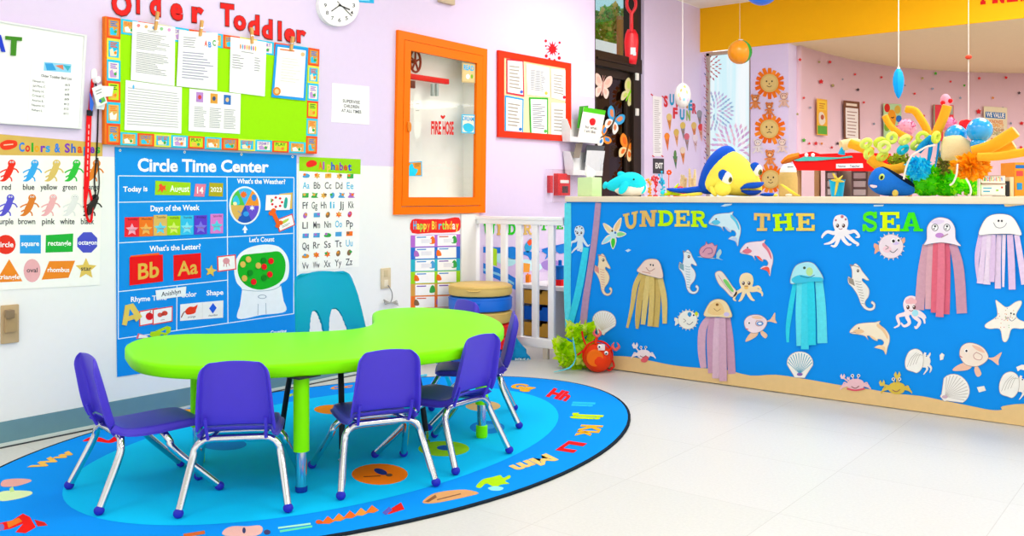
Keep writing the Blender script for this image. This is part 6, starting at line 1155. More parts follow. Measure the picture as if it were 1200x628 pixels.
# orange foam tubes
NO = mat('#ffb026', .75, noise=.04)
for pts, r, Y, lab in (([(1037,136),(1043,147),(1054,156),(1068,163)],3.6,5.3,'orange foam tube curving up at the left above the yellow rings'),([(1062,128),(1072,130),(1080,141),(1086,152),(1090,166)],4.4,5.34,'orange foam tube arching beside the pink plush'),([(1110,124),(1106,136),(1100,150),(1094,164)],5.4,5.26,'orange foam tube standing upright beside the red poster'),([(1140,178),(1160,172),(1176,163),(1190,154)],7,5.12,'thick orange foam tube pointing up to the right'),([(1146,184),(1170,183),(1190,180),(1208,177)],5,5.06,'orange foam tube lying level at the right edge of the reef'),([(1140,186),(1162,180),(1180,174),(1188,170)],5.4,5.2,'orange foam tube between the level and the raised tubes'),([(1020,186),(1033,196),(1046,199),(1060,196)],6,5.14,'orange foam tube curving under the yellow rings'),([(996,168),(1012,174),(1022,178)],5.4,5.2,'orange-tipped paper cone tube at the left end of the reef')):
    v0 = at(*pts[0], Y=Y); o = empty('foam_tube', v0, 0, lab, 'foam tube', 'orange foam tubes in the reef'); P = [at(*p, Y=Y)-v0 for p in pts]; mm = mpp(v0); b = MB(); b.tube(P, r*mm, 14, 5); ob = b.build('tube', o, NO)
    t = (P[0]-P[1]).normalized() if pts[0][1] < pts[-1][1] else (P[-1]-P[-2]).normalized(); e = P[0] if pts[0][1] < pts[-1][1] else P[-1]
    b = MB(); b.tube([e+t*.0005, e+t*.004], r*mm*.86, 14); b.build('cut_end', o, mat('#f2d79a', .8))
# rings
for i, (px, py, rot, c) in enumerate(((1015,168,.2,'#e3f268'),(1018,180,.5,'#e3f268'),(1031,167,.1,'#dcee52'),(1036,172,-.2,'#e8f47a'),(1034,183,.4,'#e0f05a'),(1045,161.6,.2,'#e3f268'),(1060,164,.4,'#e8f47a'),(1081,161,-.3,'#dcee52'),(1074,170,.3,'#e3f268'),(1097,161,.6,'#dcee52'),(1058,175,.35,'#1fc9ea'))):
    Y = 5.10+.03*(i % 3); v = at(px, py, Y=Y); mm = mpp(v); b = MB(); R0, r0 = 5.2*mm, 2.5*mm; rgs = []
    for a in range(24): A = 2*PI*a/24; rgs.append([Vector(((R0+r0*math.cos(q))*math.cos(A), r0*1.1*math.sin(q), (R0+r0*math.cos(q))*math.sin(A))) for q in [2*PI*k/10 for k in range(10)]])
    b.rings(rgs, False, True); ob = b.build('toy_ring', None, mat(c, .6), loc=v); ob.rotation_euler = (.7-.5*(i % 2), .0, CYAW+rot)
    tag(ob, 'cyan foam ring hanging among the yellow rings' if c == '#1fc9ea' else 'pale yellow foam ring heaped at the left of the reef', 'ring', 'foam rings in the reef')
# blue balloons / balls
for px, py, r, Y, lab, kn in ((1148,152.6,15,5.2,'larger glossy blue balloon high above the tan mesh',1),(1120,159,13,5.26,'smaller glossy blue balloon left of the larger one',0),(1147,170,10,5.2,'small blue balloon tucked under the larger one',0)):
    v = at(px, py, Y=Y); mm = mpp(v); o = empty('balloon', v, CYAW, lab, 'balloon', 'blue balloons in the reef'); b = MB(); b.lathe([(1e-4,-r*1.04*mm),(r*.12*mm,-r*1.02*mm),(r*.5*mm,-r*.86*mm),(r*.85*mm,-r*.48*mm),(r*mm,0),(r*.9*mm,r*.45*mm),(r*.6*mm,r*.8*mm),(r*.25*mm,r*.97*mm),(1e-4,r*mm)], n=28); subsurf(b.build('skin', o, mat('#08a6f4', .08, spec=.6, coat=.5)))
    b = MB(); b.lathe([(r*.03*mm,-r*1.02*mm),(r*.1*mm,-r*1.14*mm),(1e-4,-r*1.1*mm)], n=10); b.build('knot', o, mat('#0686d0', .3)); b = MB(); b.tube([(0,0,-r*1.1*mm),(0,.005,CZ-v.z)], .006, 8); b.build('stick', o, mat('#e9ecee', .5))
# blue pleated stems and white cords
for i, (pts, w_) in enumerate((([(1076,178),(1083,169),(1092,160)],[14,17,12]),([(1092,162),(1090,178),(1087,194)],[9,9,6]),([(1101,160),(1099,178),(1096,196)],[5,5,2.6]),([(1106,162),(1104,172),(1101,184)],[4,4,2]))):
    v = at(*pts[0], Y=5.14); o = [at(*p, Y=5.14)-v for p in pts]; b = MB(); b.tube(o, [x*.5*mpp(v) for x in w_], 8, 4, flat=.5); tag(b.build('pleated_strip', None, mat('#0f9fe8', .7, noise=.12, scale=200), loc=v), 'blue pleated paper strip above the cyan tinsel, right of the yellow rings', 'paper strip', 'blue pleated strips in the reef')
for pts, lab in (([(1096,170),(1086,172),(1077,177),(1068,183),(1062,196),(1059,210)],'white cord looping from the blue strips down the garland'),([(1122,192),(1121,204),(1117,214),(1113,217)],'white cord hanging left in front of the green garland'),([(1132,209),(1136,216),(1138,224),(1136,230)],'white cord hanging below the orange burst')):
    v = at(*pts[0], Y=5.0); b = MB(); b.tube([at(*p, Y=5.0)-v for p in pts], 1.1*mpp(v), 8, 4); tag(b.build('cord', None, mat('#f4ece0', .8), loc=v), lab, 'cord')
# pink plush shapes and heart behind the reef
for pts, col, lab, nm in (([(1062,150,12),(1058,160,10)],'#f0a9cc','fluffy pink pompom behind the orange tubes','pompom'),([(1112,146,10),(1118,156,11)],'#e88ab6','fluffy pink pompom between the red poster and the blue balloons','pompom')):
    o = Loc(nm, pts[0][0], pts[0][1], Y=5.46, lab=lab, cat='pompom'); b = MB()
    for k, (px, py, r) in enumerate(pts): leafy(b, o(px,py), (r*o.m*.95,r*o.m*.7,r*o.m*.95), 160, 2.6*o.m, k+30, cols=[col,'#f3c4dc','#d9639a']); b.m(col); b.ball(o(px,py), (r*o.m*.85,r*o.m*.6,r*o.m*.85))
    b.build('fluff', o.o, None, False); b = MB(); b.tube([o(*pts[-1][:2]), (0,0,CZ-o.v.z)], .01, 8); b.build('stick', o.o, mat('#e8c89a', .6))
o = Loc('crab_puppet', 1108, 118, Y=5.5, lab='small pink and red puppet head with red pompom eyes above the upright tube', cat='puppet'); b = MB(); b.ball((0,0,0), (6*o.m,5*o.m,8*o.m)); b.build('head', o.o, PL('#f0a4b8')); 
for px, py in ((1102.6,121),(1111.4,118.6)): b = MB(); b.ball(o(px,py,-4.6*o.m), 2.7*o.m, 12); b.build('eye', o.o, mat('#e8141c', .5))
b = MB(); b.tube([(0,0,-.03),(0,0,CZ-o.v.z)], .012, 8); b.build('stick', o.o, mat('#e8c89a', .6))
o = Loc('paper_cone', 1003, 167, Y=5.3, lab='tan paper cone on a cyan stem at the left end of the reef', cat='paper cone'); b = MB(); b.tube([o(986,171),o(998,168),o(1008,166)], [6.4*o.m,6*o.m,3*o.m], 12, 3); b.build('cone', o.o, mat('#eed3a0', .7)); b = MB(); b.tube([o(988,171),o(987,176),o(986,181)], [1.2*o.m,3*o.m,4*o.m], 10, 3); b.build('stem', o.o, mat('#16b0e6', .5))
# books at the right
for k, (y0, y1, c, lab, txt, tc) in enumerate(((216,229.6,'#f1ece0','white picture book lying at the bottom of the right-hand stack','      ','#2a9ac8'),(205.6,215.6,'#b77a4a','brown-covered book on top of the right-hand stack','KINDERGARTEN','#d8442a'))):
    o = Loc('book', 1163, y1, Y=5.42, lab=lab, cat='book', grp='books on the counter'); mm = o.m; h = (y1-y0)*mm
    b = MB(); b.box(-14*mm,-.01,0,15*mm,.14,.0018); b.box(-14*mm,-.01,h-.002,15*mm,.14,h); b.box(-14*mm,-.012,0,-13.4*mm,.14,h); b.build('cover', o.o, mat(c, .5), False); b = MB(); b.box(-13.4*mm,-.006,.002,14.2*mm,.135,h-.002); b.build('pages', o.o, mat('#f7f3ea', .8), False)
    SP = Surf('P', 0, o.v+Vector((_f[0]*-.012, _f[1]*-.012, 0)), (-_f[0], -_f[1])); f = Flat(SP, 0, .001); f.rect(1149.6,y0+1.6,1176.6,y1-1.4,'#fbf7ee',0); k or (f.rect(1152,219.6,1162,221,'#2aa8d8',1,solid=False), f.rect(1152,223.4,1160,225,'#2aa8d8',1,solid=False), f.rect(1167,222,1170,224,'#8ac83a',1,solid=False), f.ell(1174,219.6,1.2,1.3,'#d8442a',1))
    for i, ch_ in enumerate(txt): ch_ != ' ' and f.text(ch_, 1151+i*24/len(txt), y1-3.4, 1151+(i+.8)*24/len(txt), None, h=5 if k else 3.4, col=('#d8442a','#2aa84a','#e8a02a','#2a7ad8')[i % 4] if k else tc, lay=2, wt=.03)
    fo = f.build('cover_label'); W = fo.matrix_world.copy(); fo.parent = o.o; fo.matrix_parent_inverse = o.o.matrix_world.inverted() if False else (Matrix.Translation(o.v) @ RZ(CYAW)).inverted()
for px, c, w_, Y, lab, y0 in ((1180.6,'#2b2b2e',1.9,5.49,'thin black book standing at the right of the stack',212),(1185.6,'#e9cfa2',2.3,5.508,'cream book standing beside the thin black one',207),(1195.4,'#f29a2a',6.4,5.545,'orange and blue picture book standing at the right end',190)):
    o = Loc('book', px, 230, Y=Y, z=CZ, lab=lab, cat='book', grp='books on the counter'); mm = o.m; h = (230-y0)*mm
    b = MB(); b.box(-w_*mm,0,0,-w_*mm+.002,.14,h); b.box(w_*mm-.002,0,0,w_*mm,.14,h); b.box(-w_*mm,-.002,0,w_*mm,.002,h); b.build('cover', o.o, mat(c, .5), False); b = MB(); b.box(-w_*mm+.002,.003,.002,w_*mm-.002,.135,h-.003); b.build('pages', o.o, mat('#f7f3ea', .8), False)
    if 'orange' in lab:
        for c2, bx in (('#1f8fd0',(-4*mm,-.004,8*mm,2*mm,-.002,16*mm)),('#e84a4a',(-4.6*mm,-.004,24*mm,3*mm,-.002,30*mm)),('#1d6fc0',(-5.6*mm,-.004,33*mm,5*mm,-.002,37*mm))): b = MB(); b.box(*bx); b.build('cover_art', o.o, mat(c2, .5), False)
# ---- floor things
FL3 = at(562, 425, Z=0)
cx_, cy_ = -3.935, 4.675; rr0 = .213
for z0, z1, c, lab in ((0,.088,'#0a5fd0','blue round floor cushion at the bottom of the stack'),(.089,.172,'#f0181c','red round floor cushion, second from the bottom of the stack'),(.173,.256,'#ee1c20','red round floor cushion in the middle of the stack'),(.257,.338,'#dcb862','tan round floor cushion under the blue one'),(.339,.436,'#0a6fdc','blue round floor cushion second from the top'),(.437,.512,'#dfbd69','tan round floor cushion topping the stack')):
    o = empty('floor_cushion', (cx_, cy_, z0), 0, lab, 'cushion', 'stacked round floor cushions'); h = z1-z0; b = MB(); b.lathe([(0,0),(rr0-.02,0),(rr0-.004,.006),(rr0,.02),(rr0,h-.024),(rr0-.006,h-.008),(rr0-.028,h-.001),(0,h)], n=48); b.build('cushion', o, mat(c, .45, noise=.03, spec=.4))
    b = MB(); b.tube([(rr0*math.cos(a), rr0*math.sin(a), h-.018) for a in [2*PI*k/48 for k in range(49)]], .003, 6, cap=False); b.build('piping', o, mat(c, .4, noise=.0))
    a = math.radians(-62); b = MB(); p = lambda t, e, z: ((rr0+e)*math.cos(a+t), (rr0+e)*math.sin(a+t), z)
    b.tube([p(-.2,.001,h*.62),p(-.1,.008,h*.55),p(.1,.008,h*.55),p(.2,.001,h*.62)], .007, 8, 4, flat=.5); b.build('handle', o, mat(c, .5))
o = empty('crumpled_tissue', at(610, 421, Z=0), CYAW, 'crumpled bright blue tissue paper lying beside the cushion stack', 'tissue paper'); mm = .0057; b = MB(); rs = random.Random(2); rgs = []
for z, r, dx in ((0,11,-1),(4,12,-1),(10,9.4,-3),(18,6.4,-5),(26,3,-7),(32,.6,-8)): rgs.append([Vector(((dx+r*(1+.22*rs.uniform(-1,1))*math.cos(2*PI*j/13))*mm, r*.7*(1+.25*rs.uniform(-1,1))*math.sin(2*PI*j/13)*mm, (z+(rs.uniform(-1,1)*1.4 if z else 0))*mm)) for j in range(13)])
b.rings(rgs); b.build('paper', o, mat('#0f8fc9', .8, noise=.15, scale=40, bump=.4), False)
b = MB(); rs = random.Random(5)
for i in range(8): x = rs.uniform(-6,8); b.tube([(x*mm,-.06,.004),((x+rs.uniform(-3,3))*mm,-.07,.018),((x+rs.uniform(-4,4))*mm,-.075,.008)], .006, 5, flat=.3)
b.build('frayed_edge', o, mat('#cfe6f0', .8))
# lime tissue plant in the corner
tp_ = Loc('tissue_plant', 679, 432, X=-3.25, P=Vector((-3.25, 4.80, 0)), lab='lime green tissue paper seaweed bunch at the left foot of the counter', cat='tissue decoration'); m = tp_.m; b = MB()
for i, (px, py, r) in enumerate(((668,415,11),(662,404,8),(688,398,13),(690,414,14),(676,388,9),(697,420,9),(665,421,8),(684,424,11),(692,388,8))): leafy(b, tp_(px,py,(i % 3-1)*.02), (r*m*.8,r*m*.7,r*m*.8), 22, 14*m, i+50, cols=['#ddff14','#ccf60a','#e8ff3a','#b8ea0a','#f2ff7a'])
for px, py, r in ((672,412,9),(688,410,12),(682,420,9)): b.m('#a8d80c'); b.ball(tp_(px,py), r*m)
for v in b.bm.verts: v.co.z = max(v.co.z, .002); v.co.x = min(v.co.x, 24*m); v.co.y = min(v.co.y, (.112-v.co.x*math.sin(CYAW))/math.cos(CYAW))
b.build('leaves', tp_.o, None, False)
f = MB(); f.m('#5fdcf2'); pts = [tp_(674,392,-.12), tp_(676,404,-.13), tp_(677,416,-.13), tp_(670,426,-.14), tp_(652,430.6,-.15)]; f.tube(pts, [1.4*m,4*m,2*m,3.6*m,1.4*m], 8, 5, flat=.25); f.build('cyan_streamer', tp_.o)
# red crab lantern
c = Loc('crab_lantern', 718, 433.6, P=Vector((-3.085, 4.80, 0)), X=0, lab='round red paper crab with googly eyes standing against the counter foot', cat='crab decoration'); m = c.m; RDD = mat('#f03c0c', .5, noise=.05)
b = MB(); b.lathe([(0,0)]+[(17*m*math.cos(a), 17*m+17*m*math.sin(a)) for a in [(-PI/2)+PI*k/14 for k in range(1,14)]]+[(0,34*m)], n=30); cb = b.build('body', c.o, RDD)
b = MB(); b.lathe([(0,.012),(9.4*m,.010),(10*m,0),(10*m,-.004)], n=26, M=TR(*c(713.6,417,-14.2*m)) @ RX(PI/2+.1) @ RZ(0)); b.build('belly_disc', c.o, mat('#f5700c', .5))
b = MB(); b.tube([c(718,416.6,0)+Vector((17.2*m*math.cos(a)*.0+17.1*m*math.cos(a), -.0+0, 17.1*m*math.sin(a))) for a in [2*PI*k/32 for k in range(33)]], 1.2*m, 8, cap=False); b.build('rim', c.o, mat('#e81c0c', .5))
b = MB(); b.box(715.6*0+c(717,402).x, -15.6*m, c(717,408).z, c(725,402).x, -13.6*m, c(717,401).z, bev=.004); b.build('eye_patch', c.o, mat('#f4e2dc', .7))
for px, py in ((718.6,403.4),(726.4,411)): e = MB(); e.ball(c(px,py,-15.6*m), 2.4*m, 14); eo = e.build('eye', c.o, mat('#fbfbfa', .3)); e = MB(); e.ball(c(px-.2,py+.2,-17.4*m), 1.2*m, 10); e.build('pupil', eo, mat('#1a4a5a', .2))
for pts, cl_ in (([(715,402),(716,397),(717,394)],(717,390)),([(730,411),(734,407),(737,406)],(738.6,405.6))):
    b = MB(); b.tube([c(*p,-.02) for p in pts], 1.6*m, 8, 3); ar = b.build('arm', c.o, RDD); b = MB()
    for s in (-1, 1): b.tube([c(cl_[0],cl_[1]+4,-.02), c(cl_[0]+s*4,cl_[1],-.02), c(cl_[0]+s*1.6,cl_[1]-5,-.02)], [2.6*m,2.6*m,.7*m], 10, 4, flat=.6)
    b.build('claw', ar, mat('#ec6a66', .6))
for pts in ([(704,404),(701,396),(699.6,388)],[(702,410),(697,414),(694,416)],[(732,418),(736,424),(737,430),(733,431)],[(726,430),(731,434),(735,432)]): b = MB(); b.tube([c(*p,0) if c(*p,0).z > .004 else Vector((c(*p).x,0,.006)) for p in pts], 1.1*m, 8, 4); b.build('leg', c.o, mat('#e01c14', .5))
# teal chair
TE = mat('#0094c0', .45, noise=.02, spec=.1)
th = math.atan2(-.17,.985)-PI/2; tc_ = empty('school_chair', (-3.065, 2.77, RUGZ+.002), th, 'larger teal school chair with two arched openings in its back, behind the green table', 'chair')
rows = []
for y_l, z, w_ in ((-.205,.40,.192),(-.215,.44,.189),(-.230,.50,.182),(-.245,.56,.175),(-.263,.62,.168),(-.278,.66,.161),(-.292,.695,.153),(-.300,.713,.144),(-.305,.726,.128),(-.307,.733,.10)):
    rows.append([Vector((w_*u, y_l-.030*u*u*-1, z-.004*u*u)) for u in [-1+2*k/20 for k in range(21)]])
b = MB(); n = 21; vs = [v for r in rows for v in r]
def hole(u, z): return any(((u-c0)/hw)**2+((max(z-.40,0))/.158)**2 < 1 for c0, hw in ((-.24,.25),(.38,.22)))
fs = []
for i in range(len(rows)-1):
    for j in range(n-1): fs.append((i*n+j, i*n+j+1, (i+1)*n+j+1, (i+1)*n+j))
b = MB()
# finer grid so that the arches cut cleanly
NU, NV = 72, 60; gr = {}
def prof(z):
    for k in range(len(rows)-1):
        z0, z1 = rows[k][10].z, rows[k+1][10].z
        if z <= z1 or k == len(rows)-2: t = min(1, max(0, (z-z0)/(z1-z0))); return (rows[k][20].x*(1-t)+rows[k+1][20].x*t, rows[k][10].y*(1-t)+rows[k+1][10].y*t)
vv = []; ff = []
for i in range(NV+1):
    z = .40+.334*i/NV; w_, yb = prof(z)
    for j in range(NU+1): u = -1+2*j/NU; vv.append(Vector((w_*u, yb+.030*u*u, z-.006*u*u*(z-.4)/.33)))
# snap grid columns to the arch outline
ok = lambda i, j: not hole(-1+2*(j+.5)/NU, .40+.334*(i+.5)/NV)
for i in range(NV):
    for j in range(NU):
        if ok(i, j): a = i*(NU+1)+j; ff.append((a, a+1, a+NU+2, a+NU+1))
b._add(vv, ff)
loose = [v for v in b.bm.verts if not v.link_faces]; bmesh.ops.delete(b.bm, geom=loose, context='VERTS')
for _ in range(6):
    bd = [v for v in b.bm.verts if v.is_boundary and abs(v.co.z-.40) > .003]
    bmesh.ops.smooth_vert(b.bm, verts=bd, factor=.5, use_axis_x=True, use_axis_y=False, use_axis_z=True)
ob = b.build('backrest', tc_, TE); md = ob.modifiers.new('thick', 'SOLIDIFY'); md.thickness = .012; md.offset = 0; md = ob.modifiers.new('bev', 'BEVEL'); md.width = .004; md.segments = 2; md.limit_method = 'ANGLE'
b = MB(); rws2 = []
for y_l, z, w_ in ((.20,.385,.17),(.185,.402,.185),(.14,.408,.195),(0,.402,.20),(-.12,.398,.198),(-.17,.396,.195),(-.195,.40,.193),(-.207,.43,.192)): rws2.append([Vector((w_*u, y_l, z+.01*u*u)) for u in [-1+2*k/10 for k in range(11)]])
n = 11; b._add([v for r in rws2 for v in r], [(i*n+j, i*n+j+1, (i+1)*n+j+1, (i+1)*n+j) for i in range(len(rws2)-1) for j in range(n-1)])
ob = b.build('seat', tc_, TE); md = ob.modifiers.new('thick', 'SOLIDIFY'); md.thickness = .012; md.offset = -1; subsurf(ob)
BK = mat('#23282c', .35, .3)
for s in (-1, 1):
    b = MB(); b.tube([(s*.14,.02,.385),(s*.165,.15,.383),(s*.185,.185,.36),(s*.20,.215,.25),(s*.215,.245,.03)], .0125, 12, 4); l = b.build('leg', tc_, BK); b = MB(); b.lathe([(0,0),(.017,.0),(.017,.006),(.008,.012),(.012,.03),(.012,.05)], (s*.2155,.246,0), 14); b.build('glide', l, CHROME)
    b = MB(); b.tube([(s*.14,-.02,.385),(s*.165,-.16,.38),(s*.185,-.20,.35),(s*.20,-.23,.25),(s*.215,-.27,.03)], .0125, 12, 4); l = b.build('leg', tc_, BK); b = MB(); b.lathe([(0,0),(.017,.0),(.017,.006),(.008,.012),(.012,.03),(.012,.05)], (s*.2155,-.271,0), 14); b.build('glide', l, CHROME)
# ---- play corner behind the gate
sh = empty('toy_cubby', (-3.80, 5.60, 0), 0, 'low white toy shelf with tan and blue bins behind the gate', 'shelf'); WS = mat('#efefed', .5); zt_ = .435; X0, X1 = -.40, .36
for nm, bx in (('top_panel',(X0,-.18,zt_-.03,X1,.18,zt_)),('side_panel',(X0,-.175,0,X0+.02,.175,zt_-.03)),('side_panel',(X1-.02,-.175,0,X1,.175,zt_-.03)),('divider',(-.07,-.175,.04,-.05,.175,zt_-.03)),('bottom_panel',(X0+.02,-.175,.03,X1-.02,.175,.05)),('back_panel',(X0+.02,.16,.05,X1-.02,.175,zt_-.03))): b = MB(); b.box(*bx, bev=.002); b.build(nm, sh, WS, False)
for z0, c, lab in ((.055,'#d9a53c','tan toy bin at the bottom of the white shelf'),(.175,'#0a63cf','blue toy bin in the middle of the white shelf'),(.295,'#d9a53c','tan toy bin at the top of the white shelf')):
    o = empty('toy_bin', (-3.80-.215, 5.43, z0), 0, lab, 'bin', 'toy bins in the white shelf'); b = MB(); w_ = .125
    b.prism([(-w_,0),(w_,0),(w_,.10),(.045,.10),(.035,.075),(-.035,.075),(-.045,.10),(-w_,.10)], -.003, .003, Matrix(((1,0,0,0),(0,0,1,0),(0,1,0,0),(0,0,0,1)))); b.build('front', o, mat(c, .45), False)
    b = MB(); b.box(-w_,.004,0,w_,.28,.006); b.box(-w_,.004,0,-w_+.005,.28,.095); b.box(w_-.005,.004,0,w_,.28,.095); b.box(-w_,.275,0,w_,.28,.095); b.build('tray', o, mat(c, .45), False)
o = empty('toy_tower', (at(656.4,324,Y=5.52).x, 5.52, zt_), 0, 'blue toy tower with a red base on the white shelf', 'toy'); b = MB(); b.box(-.04,-.04,0,.04,.04,.045,bev=.004); b.build('base', o, mat('#e8161c', .4)); b = MB(); b.lathe([(0,.045),(.034,.045),(.034,.13),(.04,.135),(.04,.145),(.03,.147),(.014,.15),(.014,.185),(0,.19)], n=20); b.build('tower', o, mat('#0a6fc8', .4))
o = empty('toy_block', (at(617,318,Y=5.56).x, 5.56, zt_), .4, 'small orange toy block on the white shelf', 'toy'); b = MB(); b.box(-.03,-.03,0,.03,.03,.06,bev=.006); b.m('#f6b43a'); b.lathe([(0,.06),(.016,.06),(.016,.07),(0,.07)], n=14); b.build('block', o, mat('#f0831c', .5))
# sea mural and letters on the wall behind the gate
f = Flat(WALL, .001, .0012); f.poly([(566,287),(575,288),(605,292),(640,290),(662,286),(662,318),(640,318),(605,322),(603,345),(590,338),(566,332)], '#d9c4ec'); BE = '#1277d8'
for p in ([(566,289),(590,290),(612,296),(612,302),(590,297),(566,296)],[(634,292),(648,288),(662,285),(662,292),(648,294),(638,297)]): f.poly(p, BE, 1, solid=False)
f.blob([(578,300),(590,296),(600,300),(604,308),(596,312),(584,308)], '#b5ecf0', 1, 3, solid=False); f.blob([(612,304),(626,306),(636,312),(628,318),(614,314)], '#c8eef2', 1, 3, solid=False); f.poly([(576,290),(582,292),(582,312),(576,310)], '#b4e62a', 2, solid=False); f.poly([(566,308),(584,314),(604,326),(604,340),(584,328),(566,320)], '#1d7fe0', 1, solid=False); f.poly([(566,314),(584,320),(602,331),(602,334),(584,323),(566,317)], '#8fd4f4', 2, solid=False); f.blob([(634,308),(646,304),(656,308),(650,316),(638,316)], '#a98ad8', 1, 3, solid=False); f.ell(600,301,3,2.4,'#8a6a4a',2); f.poly([(613,308),(621,309),(620,319),(613,319)], '#f0a03a', 2, solid=False)
f.build('sea_mural', 'lavender and blue sea mural low on the wall behind the gate', 'mural')
for P, lab in (([(609,297),(617,294),(626,296),(632,294),(630,298),(624,300),(621,305),(618,300)],'blue paper shark in the middle behind the gate slats'),([(634,294),(641,292),(646,285),(645,293),(652,296),(644,299),(638,304),(640,298)],'blue paper shark with a raised fin, right of the middle one'),([(589,292),(598,289),(604,291),(604,303),(596,302),(590,298)],'blue paper fish behind the second gate slat'),([(650,292),(656,288),(662,287),(662,295),(655,297)],'blue paper fish next to the counter corner behind the gate')):
    f = Flat(WALL, .004, .0015); f.blob(P, '#1583dc', 0, 3); f.build('shark_cutout', lab, 'fish cut-out', 'blue paper fish behind the gate')
f = Flat(WALL, .004, .0015); f.blob([(614,289),(618,282),(622,279),(624,284),(622,292),(617,296)], '#2fa8dc', 0, 3); f.blob([(617,284),(621,280),(623,284),(620,288)], '#f0582a', 1, 3, solid=False); f.build('parrot_fish_cutout', 'small blue and orange paper fish above the blue shark', 'fish cut-out')
for t, c4, col, word in (('U',((566.6,262),(580,262),(579.6,277),(567,276.4)),'#20d01c','UNDER'),('N',((581.6,262),(593,262),(592.8,275.4),(581.8,275.4)),'#dcb560','UNDER'),('D',((595,261.6),(604,261.6),(603.4,275),(595,275)),'#22c81c','UNDER'),('E',((605.6,262),(612,262),(612,275),(605.6,275)),'#dcb560','UNDER'),('R',((613,262),(623,262),(623,275),(613,275)),'#e0ba68','UNDER'),('T',((633,261),(641,261),(641,269.6),(633,269.6)),'#22c81c','THE'),('H',((643,261),(650,261),(650,269),(643,269)),'#dcb560','THE'),('E',((651.6,261),(659.4,261),(659.4,268.4),(651.6,268.4)),'#22c81c','THE')):
    f = Flat(WALL, .002, .003); q = quad(c4)
    for g in GLY[t]: f.poly([q(*p) for p in g], col, 0)
    f.build('wall_letter', f'{"green" if col[1] == "2" else "tan"} letter {t} of the word {word} on the wall behind the gate', 'letter', 'letters on the wall behind the gate')
# =============== door, window, alcove, hanging things ===============
DB_ = mat('#2b2019', .35, noise=.08, scale=20); XD = XW-.09
dr = empty('door_1', (XD, (DY0+DY1)/2, 0)); tag(dr, kind='structure')
cyd = (DY0+DY1)/2; h2 = (DY1-DY0)/2; ZB0, ZB1 = 2.215, 2.345
def dpart(nm, bxs, mt, par=dr):
    b = MB()
    for bx in bxs: b.box(*bx, bev=.004)
    return tag(b.build(nm, par, mt, False), kind=None)
dpart('frame', [(-.05,h2-.135,0,.06,h2,ZCEIL+.5),(-.05,-h2,0,.06,-h2+.06,ZCEIL+.5),(-.05,-h2,ZB0,.07,h2,ZB1),(-.02,-h2+.06,ZB0+.05,.085,h2-.13,ZB0+.07)], DB_)
lf = dpart('leaf', [(-.02,h2-.215,.02,.025,h2-.14,ZB0-.005),(-.02,-h2+.065,.02,.025,-h2+.135,ZB0-.005),(-.02,-h2+.13,.02,.025,h2-.21,.25),(-.02,-h2+.13,ZB0-.075,.025,h2-.21,ZB0-.005)], DB_)
DGL = glass('dark_tinted_glass', '#6e584e', 1.); b = MB(); b.box(-.004,-h2+.13,.25,.004,h2-.21,ZB0-.075); b.build('pane', lf, DGL, False)
b = MB(); b.box(-.004,-h2+.06,ZB1,.004,h2-.135,ZCEIL+.5); b.build('transom_pane', dr, glass('clear_transom', '#eef4f4', 1.), False)
b = MB(); b.tube([(.05,-h2+.2,1.0),(.075,-h2+.21,1.0),(.075,h2-.3,1.0),(.05,h2-.29,1.0)], .014, 10, 4); b.build('push_bar', lf, mat('#6a6259', .3, .8))
for py, lab in ((90,'upper small white contact box on the dark door jamb'),(131.4,'lower small white contact box on the dark door jamb')):
    v = at(745.6, py, X=XD+.065); b = MB(); b.box(0,-.022,-.033,.018,.022,.033,bev=.004); tag(b.build('door_sensor', None, mat('#e9e7e0', .4), loc=v), lab, 'door sensor', 'door sensors')
# butterflies on the glass
DS = Surf('X', XD+.03)
def bfly(cx, cy, s, rot, cols, lab, sp=1.):
    f = Flat(DS, .0, .0015); C, S = math.cos(rot), math.sin(rot); g = lambda u, v: (cx+s*(C*u-S*v), cy+s*(S*u+C*v)*1.35)
    for sg in (-1, 1):
        up = [g(0,-.1),g(sg*.35*sp,-.8),g(sg*.85*sp,-1.0),g(sg*1.0*sp,-.55),g(sg*.75*sp,-.1),g(sg*.2,.1)]; lo = [g(0,0),g(sg*.5*sp,.05),g(sg*.78*sp,.4),g(sg*.6*sp,.9),g(sg*.3*sp,.8),g(sg*.08,.3)]
        f.blob(up, cols[0]); f.blob(lo, cols[1]); f.blob([g(sg*.2*sp,-.3),g(sg*.5*sp,-.75),g(sg*.78*sp,-.65),g(sg*.55*sp,-.25)], cols[2], 2, solid=False); f.blob([g(sg*.2*sp,.15),g(sg*.5*sp,.25),g(sg*.5*sp,.6),g(sg*.25*sp,.5)], cols[2], 2, solid=False)
    f.line([g(0,-.5),g(0,.1),g(0,.75)], [s*.12,s*.2,s*.1], cols[3], 3); f.line([g(0,-.5),g(-.15,-.95)], s*.05, cols[3], 3, sm=False); f.line([g(0,-.5),g(.15,-.95)], s*.05, cols[3], 3, sm=False)
    f.build('butterfly_cutout', lab, 'butterfly cut-out', 'paper butterflies on the dark door')
bfly(706,101.6,10.5,.15,('#f0c9ba','#f2d2c6','#e8b6a6','#c9948a'),'pale pink paper butterfly at the top left of the dark door glass'); bfly(737.6,109,11,.55,('#d9cf94','#dcd4a0','#c9d86a','#8ad81a'),'pale yellow paper butterfly with a green body on the dark door',.85); bfly(719,142,10.6,.5,('#3aa4dc','#f2f0ea','#e08a5a','#5a4a40'),'blue and white paper butterfly in the middle of the dark door'); bfly(706,160,8.6,1.2,('#f0902a','#f4f0ea','#3a8ad0','#5a4a40'),'orange and blue paper butterfly half behind the white holder'); bfly(735,174,10.8,.35,('#ef8a26','#f0d49a','#e86a1c','#8a4a1a'),'orange paper butterfly lowest on the dark door')
